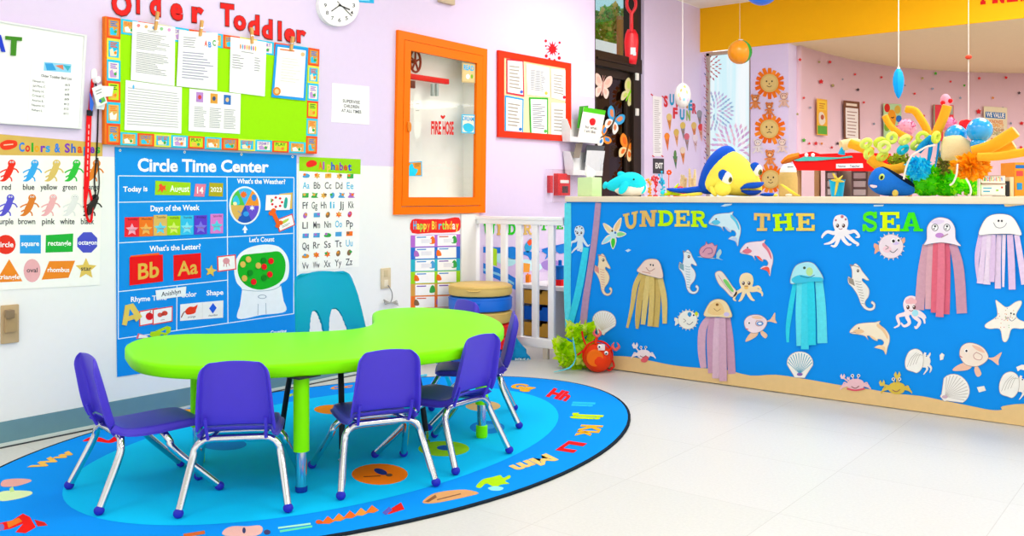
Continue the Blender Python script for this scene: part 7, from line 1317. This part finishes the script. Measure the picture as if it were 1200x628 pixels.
# red toy spade hanging in the transom
v = at(741, 40, X=XW-.0); sp = empty('toy_spade', v, CYAW, 'red toy spade hanging in front of the window above the dark door', 'toy spade'); m = mpp(v); RS = mat('#ef0f22', .3, spec=.5)
P = lambda px, py, dy=0.: Vector(((px-741)*m, dy, (40-py)*m))
b = MB(); rg_ = []
for px0, px1, py, d in ((735.4,744.6,34,.0),(733,748,40,.0),(731.6,748.6,48,.0),(732,748,58,.0),(733,747,68,.0),(733.6,745.6,75,.0)):
    r = []
    for k in range(11): u = k/10; r.append(P(px0+(px1-px0)*u, py+.2*k*.15, -.02*math.sin(PI*u)+.01))
    rg_.append(r)
b._add([x for r in rg_ for x in r], [(i*11+j, i*11+j+1, (i+1)*11+j+1, (i+1)*11+j) for i in range(5) for j in range(10)]); ob = b.build('blade', sp, RS); md = ob.modifiers.new('t', 'SOLIDIFY'); md.thickness = .008
b = MB(); b.tube([P(740,38,-.005),P(740,28),P(740,15)], [2.6*m,2.2*m,2.2*m], 10, 3); b.build('shaft', sp, RS)
b = MB(); b.tube([P(740,16),P(735.4,9),P(735,0),P(740,-4),P(744.6,1),P(744.4,9),P(740,16)], 1.9*m, 10, 4); b.build('grip', sp, RS)
b = MB(); b.box(*P(738.6,64,-.014), *(P(744.6,56,-.0125)), bev=0); b.m('#2a8ad8'); b.box(*P(741.6,65.4,-.016), *P(745,61.4,-.0145)); b.build('sticker', sp, None, False) if False else b.build('sticker', sp, mat('#e6eef0', .5), False)
b = MB(); b.tube([P(740,-4),P(740,-30),Vector((P(740,0).x, 0, ZCEIL-v.z))], .0025, 6); b.build('string', sp, mat('#e0d8cc', .7))
# outside, through the transom
EX = lambda px, py, X: at(px, py, X=X)
v = EX(712, 32, -9); tr_ = empty('garden_tree', (v.x, v.y, -.1), 0, 'leafy green tree outside, seen through the glass above the door', 'tree'); b = MB(); m = mpp(v); rs = random.Random(3)
for i in range(9): px, py = rs.uniform(700,726), rs.uniform(20,44); w_ = EX(px, py, -9)-tr_.location; leafy(b, w_, (.28,.28,.24), 70, .12, 70+i, cols=['#4f9a3a','#6db34a','#8a9a4a','#3f8a3a','#b0a860'])
b.build('foliage', tr_, None, False); b = MB(); c = EX(712,34,-9)-tr_.location; b.tube([(c.x,c.y,0),(c.x+.05,c.y,c.z*.6),(c.x,c.y,c.z)], [.12,.09,.05], 10, 3); b.build('trunk', tr_, mat('#6a5238', .9))
def extbox(nm, px0, py0, px1, py1, X, z0, mt, lab, cat, dp=.6):
    a, c = EX(px0, py1, X), EX(px1, py0, X); b = MB(); b.box(0, a.y, z0, -dp, c.y, max(a.z, c.z)); tag(b.build(nm, None, mt, False, loc=(X, 0, 0)), lab, cat)
brk = bpy.data.materials.new('brickwork'); brk.use_nodes = True; N, L = brk.node_tree.nodes, brk.node_tree.links; t_ = N.new('ShaderNodeTexBrick'); t_.inputs['Scale'].default_value = 5; t_.inputs['Color1'].default_value = lin('#b5835a'); t_.inputs['Color2'].default_value = lin('#c8926a'); t_.inputs['Mortar'].default_value = lin('#cbb9a2'); g_ = N.new('ShaderNodeTexCoord'); mp_ = N.new('ShaderNodeMapping'); mp_.inputs['Rotation'].default_value = (PI/2, 0, PI/2); L.new(g_.outputs['Object'], mp_.inputs['Vector']); L.new(mp_.outputs[0], t_.inputs['Vector']); L.new(t_.outputs['Color'], N['Principled BSDF'].inputs['Base Color'])
extbox('brick_garage', 690, 40, 728, 62, -10.2, -.1, brk, 'brick building outside behind the tree, seen above the door', 'building')
extbox('garden_wall', 690, 54, 732, 80, -7.6, -.1, mat('#dfe6ea', .8), 'pale wall outside at the bottom of the glass above the door', 'wall')
extbox('brown_post', 727, 20, 733, 90, -5.4, -.1, mat('#8a6236', .8, noise=.2), 'brown timber post outside beside the red spade', 'post', .05)
extbox('sky_panel', 690, -40, 760, 13, -13, 4.0 if False else EX(700,13,-13).z-.02, mat('#a9d6e2', .8), 'pale blue panel outside standing in for the sky above the tree', 'eaves')  # pale blue box added in place of open sky
b = MB(); b.box(-40,-6,-.2,XW-.21,30,-.1); tag(b.build('ground_outside', None, mat('#b9b3a2', .9)), kind='structure')
# ---- window in the back wall: bright sheer film with firework petals
wn = empty('window_1', (-3.92, YF+.06, 1.6)); tag(wn, kind='structure'); wx0, wx1 = XW+.045+3.92, -3.69+3.92
WF = bpy.data.materials.new('daylit_film'); WF.use_nodes = True; N, L = WF.node_tree.nodes, WF.node_tree.links; bs = N['Principled BSDF']
wv = N.new('ShaderNodeTexNoise'); tc = N.new('ShaderNodeTexCoord'); mp = N.new('ShaderNodeMapping'); mp.inputs['Scale'].default_value = (9, 1, .4); L.new(tc.outputs['Object'], mp.inputs[0]); L.new(mp.outputs[0], wv.inputs[0]); wv.inputs['Scale'].default_value = 1.2
rp = N.new('ShaderNodeValToRGB'); rp.color_ramp.elements[0].position = .4; rp.color_ramp.elements[0].color = lin('#d2f3fb'); rp.color_ramp.elements[1].position = .6; rp.color_ramp.elements[1].color = lin('#f4fbfe'); L.new(wv.outputs[0], rp.inputs[0]); L.new(rp.outputs[0], bs.inputs['Emission Color']); bs.inputs['Emission Strength'].default_value = 1.0; bs.inputs['Base Color'].default_value = (.02,.02,.02,1)
b = MB(); b.box(wx0,-.004,-.85,wx1,.004,.94); b.build('pane', wn, WF, False)
b = MB(); b.box(wx0,-.03,-.85,wx0+.035,.02,.94); b.box(wx1-.01,-.03,-.85,wx1,.02,.94); b.box(wx0,-.03,.915,wx1,.02,.95); b.box(wx0,-.03,-.87,wx1,.02,-.85); b.build('frame', wn, mat('#b9a79c', .5), False)
WS_ = Surf('Y', YF+.055); wn['_o'] = (-3.92, 1.6); FL.append(wn)
f = Flat(WS_, 0, .001); rs = random.Random(6)
def firework(cx, cy, R_, cols, n0, rings_, clip=True):
    for k in range(rings_):
        rad = R_*(.28+.72*k/(rings_-1)) if rings_ > 1 else R_
        cnt = int(n0*(.6+.4*k))
        for i in range(cnt):
            a = 2*PI*(i+.5*(k % 2))/cnt; x, y = cx+rad*math.cos(a), cy+rad*1.05*math.sin(a); l = R_*.15
            if 832 < x < 879 and 64 < y < 232: f.poly([(x-l*math.cos(a), y-l*math.sin(a)), (x-l*.4*math.sin(a), y+l*.4*math.cos(a)), (x+l*math.cos(a), y+l*math.sin(a)), (x+l*.4*math.sin(a), y-l*.4*math.cos(a))], rs.choice(cols), 0, solid=False)
firework(838,130,20,['#d9bfe8','#bcc6ec','#9cc4e6','#e2d2f0'],13,5); firework(862,176,27,['#ecc0de','#dcb8e4','#f2d6e8'],13,5); firework(828,78,16,['#b8485a','#c86a6a','#d89a9a'],12,4); firework(830,200,12,['#d04a6a','#e07a9a'],10,3)
fo = f.build('firework_decals'); Wm = fo.matrix_world.copy(); fo.parent = wn; fo.matrix_parent_inverse = Matrix.Translation(-Vector((-3.92, YF+.06, 1.6)))
f = Flat(WS_, .031, .001); rs = random.Random(8)
for i in range(46): x, y = rs.uniform(826.5,831.5), 66+i*3.5; a = rs.uniform(-1,1); f.poly(ribbon([(x-1.4*math.cos(a),y-1.4),(x+1.4*math.cos(a),y+1.4)], [.3,1.3]), rs.choice(('#8a2a3a','#b04a4a','#3a4a8a','#c06a7a')), 0, solid=False)
fo = f.build('petal_trim'); fo.parent = wn; fo.matrix_parent_inverse = Matrix.Translation(-Vector((-3.92, YF+.06, 1.6)))
# ---- lion faces on the pillar
def lion(cx, cy, r, face, lab):
    o = surf_empty(FAS, 'lion_mask', cx, cy, lab, 'lion decoration', 'paper plate lions on the pillar'); f = Flat(FAS, .001, .002); rs = random.Random(int(cy))
    for i in range(16): a = 2*PI*i/16; l = r*rs.uniform(1.5,1.8); w_ = r*.23; c, s = math.cos(a), math.sin(a); f.poly([(cx+r*.8*c-w_*s,cy+r*.8*s+w_*c),(cx+l*c-w_*.8*s,cy+l*s+w_*.8*c),(cx+l*c+w_*.8*s,cy+l*s-w_*.8*c),(cx+r*.8*c+w_*s,cy+r*.8*s-w_*c)], rs.choice(('#f37a12','#f0690c','#f98f22')), 0)
    f.build('mane', parent=o); f = Flat(FAS, .004, .006); f.ell(cx,cy,r,r*1.02,'#dcb96a',0,n=28); f.ell(cx,cy,r*.8,r*.82,'#e3c47a',1,n=24); f.ell(cx-r*.3,cy-r*.2,r*.09,r*.11,'#3a2a1a',2,n=8); f.ell(cx+r*.3,cy-r*.2,r*.09,r*.11,'#3a2a1a',2,n=8); f.ell(cx,cy+r*.08,r*.09,r*.07,'#6a4a2a',2,n=8)
    k = .34 if face else -.0; f.poly(ribbon([(cx-r*.26,cy+r*(.3 if face else .46)),(cx,cy+r*(.42 if face else .32)),(cx+r*.26,cy+r*(.3 if face else .46))], r*.07), '#4a3220', 2, solid=False); f.build('plate_face', parent=o)
lion(902,97.4,10.6,True,'top paper plate lion with an orange mane on the pillar'); lion(902,151,10.8,False,'middle paper plate lion with a frowning face on the pillar'); lion(903.6,210,10.6,True,'lowest paper plate lion partly hidden beside the yellow fish')
def cub(cx, cy, s, col, lab, dk='#8a4a2a'):
    f = Flat(FAS, .008, .0012)
    for sg in (-1, 1): f.ell(cx+sg*s*.42,cy-s*.75,s*.2,s*.22,col); f.line([(cx+sg*s*.2,cy+s*.4),(cx+sg*s*.5,cy+s*.9),(cx+sg*s*.75,cy+s*1.1)], s*.24, col); f.line([(cx+sg*s*.2,cy+s*.15),(cx+sg*s*.7,cy+s*.3)], s*.22, col)
    f.ell(cx,cy+s*.45,s*.36,s*.55,col); f.ell(cx,cy-s*.4,s*.5,s*.46,col); f.ell(cx-s*.18,cy-s*.45,s*.06,s*.08,'#2a2020',2,n=8); f.ell(cx+s*.18,cy-s*.45,s*.06,s*.08,'#2a2020',2,n=8); f.ell(cx,cy-s*.26,s*.2,s*.14,'#f3dcc0',2,n=12); f.poly(ribbon(ell(cx,cy-s*.4,s*.5,s*.46,0,16), s*.05, sm=False), dk, 2, solid=False); f.poly(ribbon([(cx-s*.1,cy+s*.3),(cx-s*.1,cy+s*.8)], s*.05), dk, 2, solid=False)
    f.build('cub_cutout', lab, 'animal cut-out', 'paper animal cubs on the pillar')
cub(885.4,118.6,8.4,'#e08a4a','orange paper cub left below the top lion'); cub(919,116.4,8.4,'#e3b9a4','pale pink paper cub right below the top lion'); cub(902,127,7.6,'#dd8040','orange paper cub between the top two lions'); cub(888.6,170.6,8,'#e9e0dc','white paper cub left below the middle lion'); cub(917,170,8,'#ecd2c6','pale paper cub right below the middle lion'); cub(902.6,184,9,'#e88f4c','orange paper cub standing between the lower two lions')
# ---- summer fun display on the far lavender wall
f = Flat(WALL, .001, .001); q = quad(((764.8,112),(775.6,114),(776,183),(765.2,183))); f.poly(sub(q,0,0,1,1), '#f0eef0'); lines(f, q, .15, .05, .85, .95, 26, '#b8b0b4', .35, 1, .35, 5)
for u, v in ((-.1,-.01),(1.1,-.01),(0,1.0),(1,1.0)): f.line([q(u-.12,v-.012),q(u+.1,v+.012)], 1.3, '#d83a4a', 2, sm=False, solid=False)
f.build('price_list', 'long white printed sheet above the exit sign', 'paper')
f = Flat(WALL, .001, .006); f.poly([(765,185.6),(777.4,186),(777.4,203.6),(765,203)], '#45424a'); f.text('EXIT', 767.2, 197, 776, 197.2, h=6.4, col='#f2f2f0', lay=1, wt=.04); f.build('exit_sign', 'small dark sign reading EXIT under the long white sheet', 'sign')
for t, x0, y0, x1, y1, col in (('S',777.6,124.4,782.4,112,'#d8303c'),('U',784.4,122.4,789.8,110,'#2a9ac8'),('M',792,125,798,113,'#d8303c'),('M',800,126,806,115,'#d8a04a'),('E',806.6,128.4,811,117,'#2a9ac8'),('R',811,132.4,816,121,'#d84a5a'),('F',788.4,138,793.8,126,'#d8303c'),('U',796.4,139.6,802,127.6,'#2a9ac8'),('N',804,140.6,808.8,129,'#9ab85a')):
    f = Flat(WALL, .001, .002); f.text(t, x0, y0, x1, y0+.4, h=y0-y1, col=col, lay=0, wt=.05); f.build('wall_letter', f'{"red" if col[1] == "d" and t != "M" or t == "M" and x0 < 799 else "blue" if col[1] == "2" else "tan" if col[1] == "d" else "green"} letter {t} in the words Summer Fun', 'letter', 'letters spelling Summer Fun')
for i, (x, y, sc, cc_, lab) in enumerate(((784,137,'#e0c27a','#d9893a','tan-scooped cone under the letter S'),(800,147,'#d9bc5e','#8a8a92','tan scoop on a long grey cone under the letters UN'),(792.4,155,'#d8b45a','#e0a070','tan scoop cone left of the grey cone'),(813,147,'#dcb86a','#e08a5a','tan scoop cone under the letter R'),(781.4,159.6,'#f08a2a','#e0713a','orange scoop cone lowest at the left'),(804.6,160,'#d86a7a','#9a8a96','pink scoop cone right of the grey cone'),(814.4,161.6,'#ead8e2','#d9bcc8','pale swirl cone at the right'),(819.4,133,'#9a9aa2','#8a8a92','grey ice pop cone at the upper right'),(821,149,'#e84a4a','#e0a090','red scoop cone near the window'),(799.8,176,'#ead4c0','#e0864a','pale scoop cone lowest in the middle'),(791,181,'#5a8a4a','#4a7a5a','thin green ice pop at the bottom'))):
    f = Flat(WALL, .001, .0015); f.poly([(x-2.6,y+2),(x+2.6,y+2.2),(x+1,y+17)], cc_); f.poly(ribbon([(x-1.6,y+5),(x+1.6,y+9)], .5), '#a86a3a', 1, solid=False); f.poly(ribbon([(x+1.8,y+5),(x-.6,y+9)], .5), '#a86a3a', 1, solid=False); f.ell(x,y,3.1 if i != 10 else 1.6,4 if i != 10 else 5,sc); f.build('ice_cream_cutout', lab, 'ice cream cut-out', 'paper ice creams on the far wall')
# ---- hanging decorations
def string(o, x, z0, z1, r=.0032): b = MB(); b.tube([(x,0,z0),(x,0,(z0+z1)/2),(x,0,z1)], r, 6); return b.build('string', o, mat('#f4efe6', .7))
v = at(800, 112, Y=7.0); o = empty('hanging_ball', v, CYAW, 'white oval ball with pastel spots hanging near the summer wall', 'hanging ball'); m = mpp(v); b = MB(); b.ball((0,0,0), (9.4*m,9.4*m,14.6*m), 24); b.build('ball', o, mat('#f7f2ec', .5))
for x, z, c in ((-3,5,'#f0c06a'),(3,3,'#f6d88a'),(0,-5,'#8fd0e0'),(-4,-4,'#f0a9a0'),(4.6,-5,'#d8c0e8'),(1,9,'#f4d070'),(-5.6,0,'#f6e0a0')): b = MB(); b.ball((x*m,-m*9.2*max(0,1-(x/9.4)**2-(z/14.6)**2)**.5,z*m), (1.5*m,.5*m,2.4*m), 10); b.build('spot', o, mat(c, .6))
string(o, 0, 14.4*m, ZCEIL-v.z)
v = at(867, 61, Y=7.6); o = empty('beach_ball', v, CYAW, 'orange, green and white beach ball hanging in front of the window', 'beach ball'); m = mpp(v); r = 14.2*m
cols_ = ('#f79a0a','#f79a0a','#14a83a','#f4f4f0','#1f7fe0','#f6d41a'); MB_ = RX(.3) @ RZ(.0)
for k in range(6):
    b = MB(); rw = []
    for i in range(13): a = -PI/2+PI*i/12; rw.append([MB_ @ Vector((r*math.cos(a)*math.cos(-PI/2-1.5+k*PI/3+PI/3*j/6), r*math.cos(a)*math.sin(-PI/2-1.5+k*PI/3+PI/3*j/6), r*math.sin(a))) for j in range(7)])
    b._add([x for q in rw for x in q], [(i*7+j, i*7+j+1, (i+1)*7+j+1, (i+1)*7+j) for i in range(12) for j in range(6)]); b.build('panel', o, mat(cols_[k], .25, spec=.5))
b = MB(); b.lathe([(0,0),(.02,0),(.02,.004),(0,.005)], n=14, M=MB_ @ TR(0,0,r)); b.build('valve_cap', o, mat('#f6f6f2', .4)); string(o, 0, r, ZCEIL-v.z, .0012)
v = at(893, -14.5, Y=7.0); o = empty('beach_ball', v, CYAW, 'blue ball hanging at the top edge of the photo', 'beach ball'); m = mpp(v); b = MB(); b.ball((0,0,0), 20.6*m, 28); b.build('ball', o, mat('#1173ee', .3, spec=.5)); b = MB(); b.lathe([(0,0),(.02,0),(.02,.006),(0,.007)], n=14, M=TR(0,0,20.6*m)); b.build('valve_cap', o, mat('#f6f6f2', .4)); string(o, 0, 20.6*m, ZCEIL-v.z, .0012)
v = at(1053, 98, Y=7.3); o = empty('hanging_pod', v, CYAW, 'bright blue pod-shaped ornament hanging before the alcove', 'hanging ornament'); m = mpp(v); b = MB(); b.lathe([(0,-18*m),(2.4*m,-15*m),(5*m,-9*m),(6.6*m,0),(6.6*m,6*m),(5*m,13*m),(2.4*m,17*m),(0,18*m)], n=6); b.build('pod', o, mat('#08a4f2', .4)); b = MB(); b.ball((0,0,18*m), .012, 8); b.build('knot', o, mat('#f4efe6', .7)); string(o, 0, 18*m, ZCEIL-v.z)
v = at(1135, 147, Y=7.0); o = empty('hanging_heart', v, CYAW, 'red heart-shaped ornament hanging on a white string above the blue balloons', 'hanging ornament'); m = mpp(v); b = MB()
hp = [(16*math.sin(t)**3*.56*m, (13*math.cos(t)-5*math.cos(2*t)-2*math.cos(3*t)-math.cos(4*t))*.56*m) for t in [2*PI*k/36 for k in range(36)]]
b.prism(hp, -.03, .03, RX(PI/2)); b.build('heart', o, mat('#f0131c', .4)); 
string(o, 0, 5*m, ZCEIL-v.z, .0022); b = MB(); b.ball((0,0,(147-67)*m), (.022,.022,.016), 10); b.build('bead', o, mat('#d8442a', .5))
# red letters on the soffit
GLY['F'] = [bx_(0,0,.98,.16), bx_(.12,0,.36,1), bx_(0,.84,.5,1), bx_(.3,.42,.68,.57), bx_(.82,0,.98,.33)]
SO = Surf('Y', YF-.015)
for t, x0, x1, yb in (('F',1149,1161,5.6),('R',1163,1177,4.2),('E',1180,1193,2.8),('S',1196,1209,1.6)):
    f = Flat(SO, .001, .004); q = quad(((x0,yb-25),(x1,yb-26),(x1,yb-1.2),(x0,yb)))
    for g in GLY[t]: f.poly([q(*p) for p in g], '#d8160f', 0)
    f.build('soffit_letter', f'red letter {t} cut by the top edge on the orange soffit', 'letter', 'red letters on the orange soffit')
# ---- alcove wall: posters and star stickers
def alc(px):
    d = at(px, CHY, D=1.)-Vector((0,0,CH)); best = None
    for (x0, y0), (x1, y1) in zip(cc[:-1], cc[1:]):
        ex, ey = x1-x0, y1-y0; det = d.x*(-ey)+ex*d.y
        if abs(det) < 1e-9: continue
        t = (x0*(-ey)+ex*y0)/det; s = (d.x*y0-d.y*x0)/det
        if -.001 <= s <= 1.001 and t > 0:
            nx, ny = ey, -ex
            if nx*d.x+ny*d.y > 0: nx, ny = -nx, -ny
            best = (Vector((t*d.x, t*d.y, 0)), Vector((nx, ny, 0)).normalized())
    return best
def alsurf(px, off=.055): p, n = alc(px); return Surf('P', 0, p+n*off, (n.x, n.y))
def poster(c4, lab, base, fn, nm='alcove_poster', cat='poster'):
    S = alsurf(sum(p[0] for p in c4)/4, .075); f = Flat(S, 0, .004); q = quad(c4); f.poly(sub(q,0,0,1,1), base); fn(f, q); f.build(nm, lab, cat, 'posters on the curved wall')
poster(((957,115.2),(969,117),(969.4,159),(957.2,158)), 'narrow orange and green poster on the curved wall', '#f0b13a', lambda f, q: (f.poly(sub(q,.1,.05,.9,.3), '#f6c93a', 1, solid=False), f.blob([q(.2,.4),q(.6,.38),q(.8,.6),q(.5,.72),q(.2,.66)], '#e9d9c4', 1, solid=False), f.poly(sub(q,.05,.74,.95,.97), '#5fa83a', 1, solid=False), f.ell(*q(.5,.5), 2, 3, '#b5533a', 2), lines(f, q, .2, .1, .8, .28, 3, '#c8702a', .4, 2)))
poster(((988.4,117.6),(1007,119.4),(1007.4,165),(989,163)), 'white list with a brown frame on the curved wall', '#7a4a32', lambda f, q: (f.poly(sub(q,.1,.18,.9,.96), '#f1e6e0', 1, solid=False), lines(f, q, .14, .05, .86, .14, 1, '#f0dcc8', .7, 1), lines(f, q, .2, .24, .85, .92, 8, '#b08a80', .3, 2)))
poster(((1035,121.4),(1056,122),(1056,163),(1035.4,163)), 'pale green poster with an orange cartoon shape and red dot on the curved wall', '#b4d6a0', lambda f, q: (f.ell(*q(.2,.12), 3.4, 5, '#d6281e', 1), f.ell(*q(.78,.16), 3.6, 5, '#d9b040', 1), f.blob([q(.3,.2),q(.55,.18),q(.7,.35),q(.62,.62),q(.45,.6),q(.25,.4)], '#f09a1e', 2, solid=False), f.ell(*q(.85,.42), 3.4, 4, '#1f6fc0', 2), f.ell(*q(.18,.66), 3.4, 5, '#7fae2a', 2), f.poly(ribbon([q(.42,.38),q(.5,.4),q(.58,.37)], 1.2), '#2a1a10', 3, solid=False)))
poster(((1093.4,122.6),(1117.4,123.4),(1117,166),(1093.6,165)), 'red and grey poster behind the puppet on the curved wall', '#e8404a', lambda f, q: (f.poly(sub(q,0,0,.08,1), '#8a9a7a', 1, solid=False), f.poly(sub(q,.72,.02,.98,.26), '#a8a898', 1, solid=False), f.blob([q(.55,.4),q(.9,.35),q(.95,.7),q(.6,.75)], '#e8b4cc', 1, solid=False)))
poster(((1152.6,124.4),(1180,126.2),(1180,168),(1153,166)), 'cream poster with a blue band and orange words on the curved wall', '#e9d9b4', lambda f, q: (f.poly(sub(q,.07,.15,.92,.32), '#2a6fb0', 1, solid=False), f.text('WE VALUE', *q(.11,.29), *q(.88,.29), h=5.4, col='#f3efe2', lay=2, wt=.03), f.text('KINDNESS', *q(.24,.46), *q(.82,.46), h=4, col='#e07a2a', lay=1, wt=.03), f.text('RESPECT', *q(.2,.57), *q(.86,.57), h=4, col='#e89a3a', lay=1, wt=.03), f.text('FRIENDSHIP', *q(.2,.68), *q(.86,.68), h=3.6, col='#b5703a', lay=1, wt=.03), f.text('HONESTY', *q(.3,.79), *q(.76,.79), h=4, col='#8a8a5a', lay=1, wt=.03), f.ell(*q(.35,.92), 1.6, 1.6, '#d8442a', 1), f.ell(*q(.7,.9), 1.6, 1.6, '#d8442a', 1)))
SC = {'r':('red','#d8242a'),'o':('orange','#e0862a'),'g':('green','#4fae2a'),'y':('olive','#a89a5a'),'k':('dark','#4a3a40'),'b':('grey-blue','#8a96a8')}
for i, (x, y, c, r) in enumerate(((98,183,'r',5),(157,190,'y',4),(190,190,'r',5),(73,215,'y',4),(267,228,'r',4),(163,250,'r',7),(229,243,'b',3),(199,262,'y',5),(348,237,'r',4),(276,275,'k',5),(294,314,'r',4),(450,287,'r',4),(474,240,'y',4),(514,225,'g',5),(505,272,'b',4),(602,262,'g',4),(648,240,'r',5),(730,238,'r',5),(770,285,'k',5),(646,342,'r',8),(90,350,'y',4),(66,390,'o',4),(110,430,'g',6),(127,440,'r',4),(147,440,'r',6),(165,440,'o',4),(214,440,'k',5),(196,452,'r',4),(85,410,'g',4),(325,380,'b',4),(478,355,'r',4),(745,378,'b',4),(778,378,'r',6),(776,452,'r',5),(760,462,'g',5),(110,300,'r',4),(85,300,'o',3),(420,262,'b',3),(560,250,'r',4),(590,300,'b',4),(690,300,'o',4),(720,330,'b',3),(240,330,'b',3),(130,330,'b',4))):
    px, py = 900+x/2.617, y/2.617
    if not alc(px): continue
    S = alsurf(px); s = Flat(S, 0, .001); rr2 = r/2.617*1.15; s.poly(star(px, py, rr2, rr2*.55), SC[c][1]); s.build('star_sticker', f'small {SC[c][0]} star sticker on the pink curved wall', 'star sticker', f'{SC[c][0]} star stickers on the curved wall')
# ---- red play canopy and paper sorters behind the counter
v = at(985, 200, Y=6.6); o = empty('market_stand', (v.x, 6.6, 0), 0, 'red-topped play market stand with a white name tag behind the counter', 'play stand'); q0 = lambda px, py, Y=6.6: at(px, py, Y=Y)-Vector((v.x, 6.6, 0))
b = MB(); P = [(930,188.6),(936,181.6),(953,177.6),(962,180.6),(1000,179),(1044,180),(1048,201),(1000,200.4),(936,199.6)]; P3 = [q0(*p) for p in P]
b.prism([(p.x, p.z) for p in P3], -.03, .0, Matrix(((1,0,0,0),(0,0,1,0),(0,1,0,0),(0,0,0,1)))); b.build('front_valance', o, mat('#ff1410', .5), False)
b = MB(); a0, a1 = q0(936,183), q0(1046,181); b.box(a0.x, 0, a0.z-.03, a1.x, .45, a0.z-.015); b.build('tray', o, mat('#c9161a', .5), False)
b = MB(); b.prism([(q0(*p).x, q0(*p).z) for p in ((932,188),(945,183.6),(985,184.6),(1000,182.6),(1001,184.6),(960,188.4),(936,189))], -.036, -.03, Matrix(((1,0,0,0),(0,0,1,0),(0,1,0,0),(0,0,0,1)))); b.build('teal_stripe', o, mat('#4fc4b4', .6), False)
b = MB(); b.tube([q0(917,191)+Vector((0,-.02,0)), q0(926,186)+Vector((0,-.02,0)), q0(938,182)+Vector((0,-.02,0))], [.012,.03,.02], 8, 3); b.build('orange_corner', o, mat('#f0801c', .6))
for px in (947,954.6): b = MB(); b.ball(q0(px,182)+Vector((0,-.034,0)), (.014,.006,.016), 12); b.build('eye_dot', o, mat('#f6f4f2', .5))
S6 = Surf('Y', 6.57); f = Flat(S6, .0, .003); f.poly([(980,192),(1011,191.4),(1011.6,196.6),(980,197.4)], '#f6f4f4'); f.text('Name', 982, 196, 991, None, h=2.8, col='#5a5a62', lay=1, wt=.01); f.text('Teacher', 996, 195.8, 1008, None, h=2.8, col='#5a5a62', lay=1, wt=.01); fo = f.build('name_tag'); fo.parent = o; fo.matrix_parent_inverse = Matrix.Translation(-Vector((v.x, 6.6, 0)))
for px in (934, 1045): p = q0(px, 200); b = MB(); b.box(p.x-.02,.0,0,p.x+.02,.04,p.z+.01,bev=.003); b.box(p.x-.02,.41,0,p.x+.02,.45,p.z+.01,bev=.003); b.build('post', o, mat('#b98a5a', .6))
for px, px1, lab in ((967,983,'left wooden paper sorter with stacked slots under the red stand'),(997.6,1017,'right wooden paper sorter with stacked slots under the red stand')):
    a = at(px, 200, Y=6.95); c = at(px1, 200, Y=6.95); o = empty('paper_sorter', ((a.x+c.x)/2, 7.0, 0), 0, lab, 'paper sorter', 'paper sorters behind the counter'); w_ = (c.x-a.x)/2; b = MB(); ztop = a.z; b.box(-w_,-.05,0,-w_+.012,.25,ztop); b.box(w_-.012,-.05,0,w_,.25,ztop); b.box(-w_,.24,0,w_,.25,ztop); k = 0; z = ztop
    while z > .5: b.box(-w_+.012,-.05,z-.012,w_-.012,.24,z); z -= .062
    b.build('frame', o, mat('#8a7468', .6), False); b = MB(); z = ztop-.05
    while z > .55: b.box(-w_+.016,-.048,z-.01,w_-.016,.22,z+.034); z -= .062
    b.build('papers', o, mat('#f2e4d4', .8), False)
# ---- tidy helper properties
for o in FL:
    if '_o' in o: del o['_o']
# ---- camera, world, view
cam = bpy.data.cameras.new('camera'); co = bpy.data.objects.new('camera', cam); COL.objects.link(co)
co.location = (0, 0, CH); co.rotation_euler = (PI/2, 0, CYAW)
cam.sensor_width = 36; cam.lens = CF*36/1200; cam.shift_y = -(314-CHY)/1200; cam.clip_start = .05; cam.clip_end = 200
sc = bpy.context.scene; sc.camera = co
w = bpy.data.worlds.new('world'); sc.world = w; w.use_nodes = True
w.node_tree.nodes['Background'].inputs[0].default_value = (1, .99, .97, 1); w.node_tree.nodes['Background'].inputs[1].default_value = WORLD
vs = sc.view_settings; vs.view_transform = 'Standard'; vs.look = 'None'; vs.gamma = 1; vs.exposure = EXPO; vs.use_curve_mapping = False
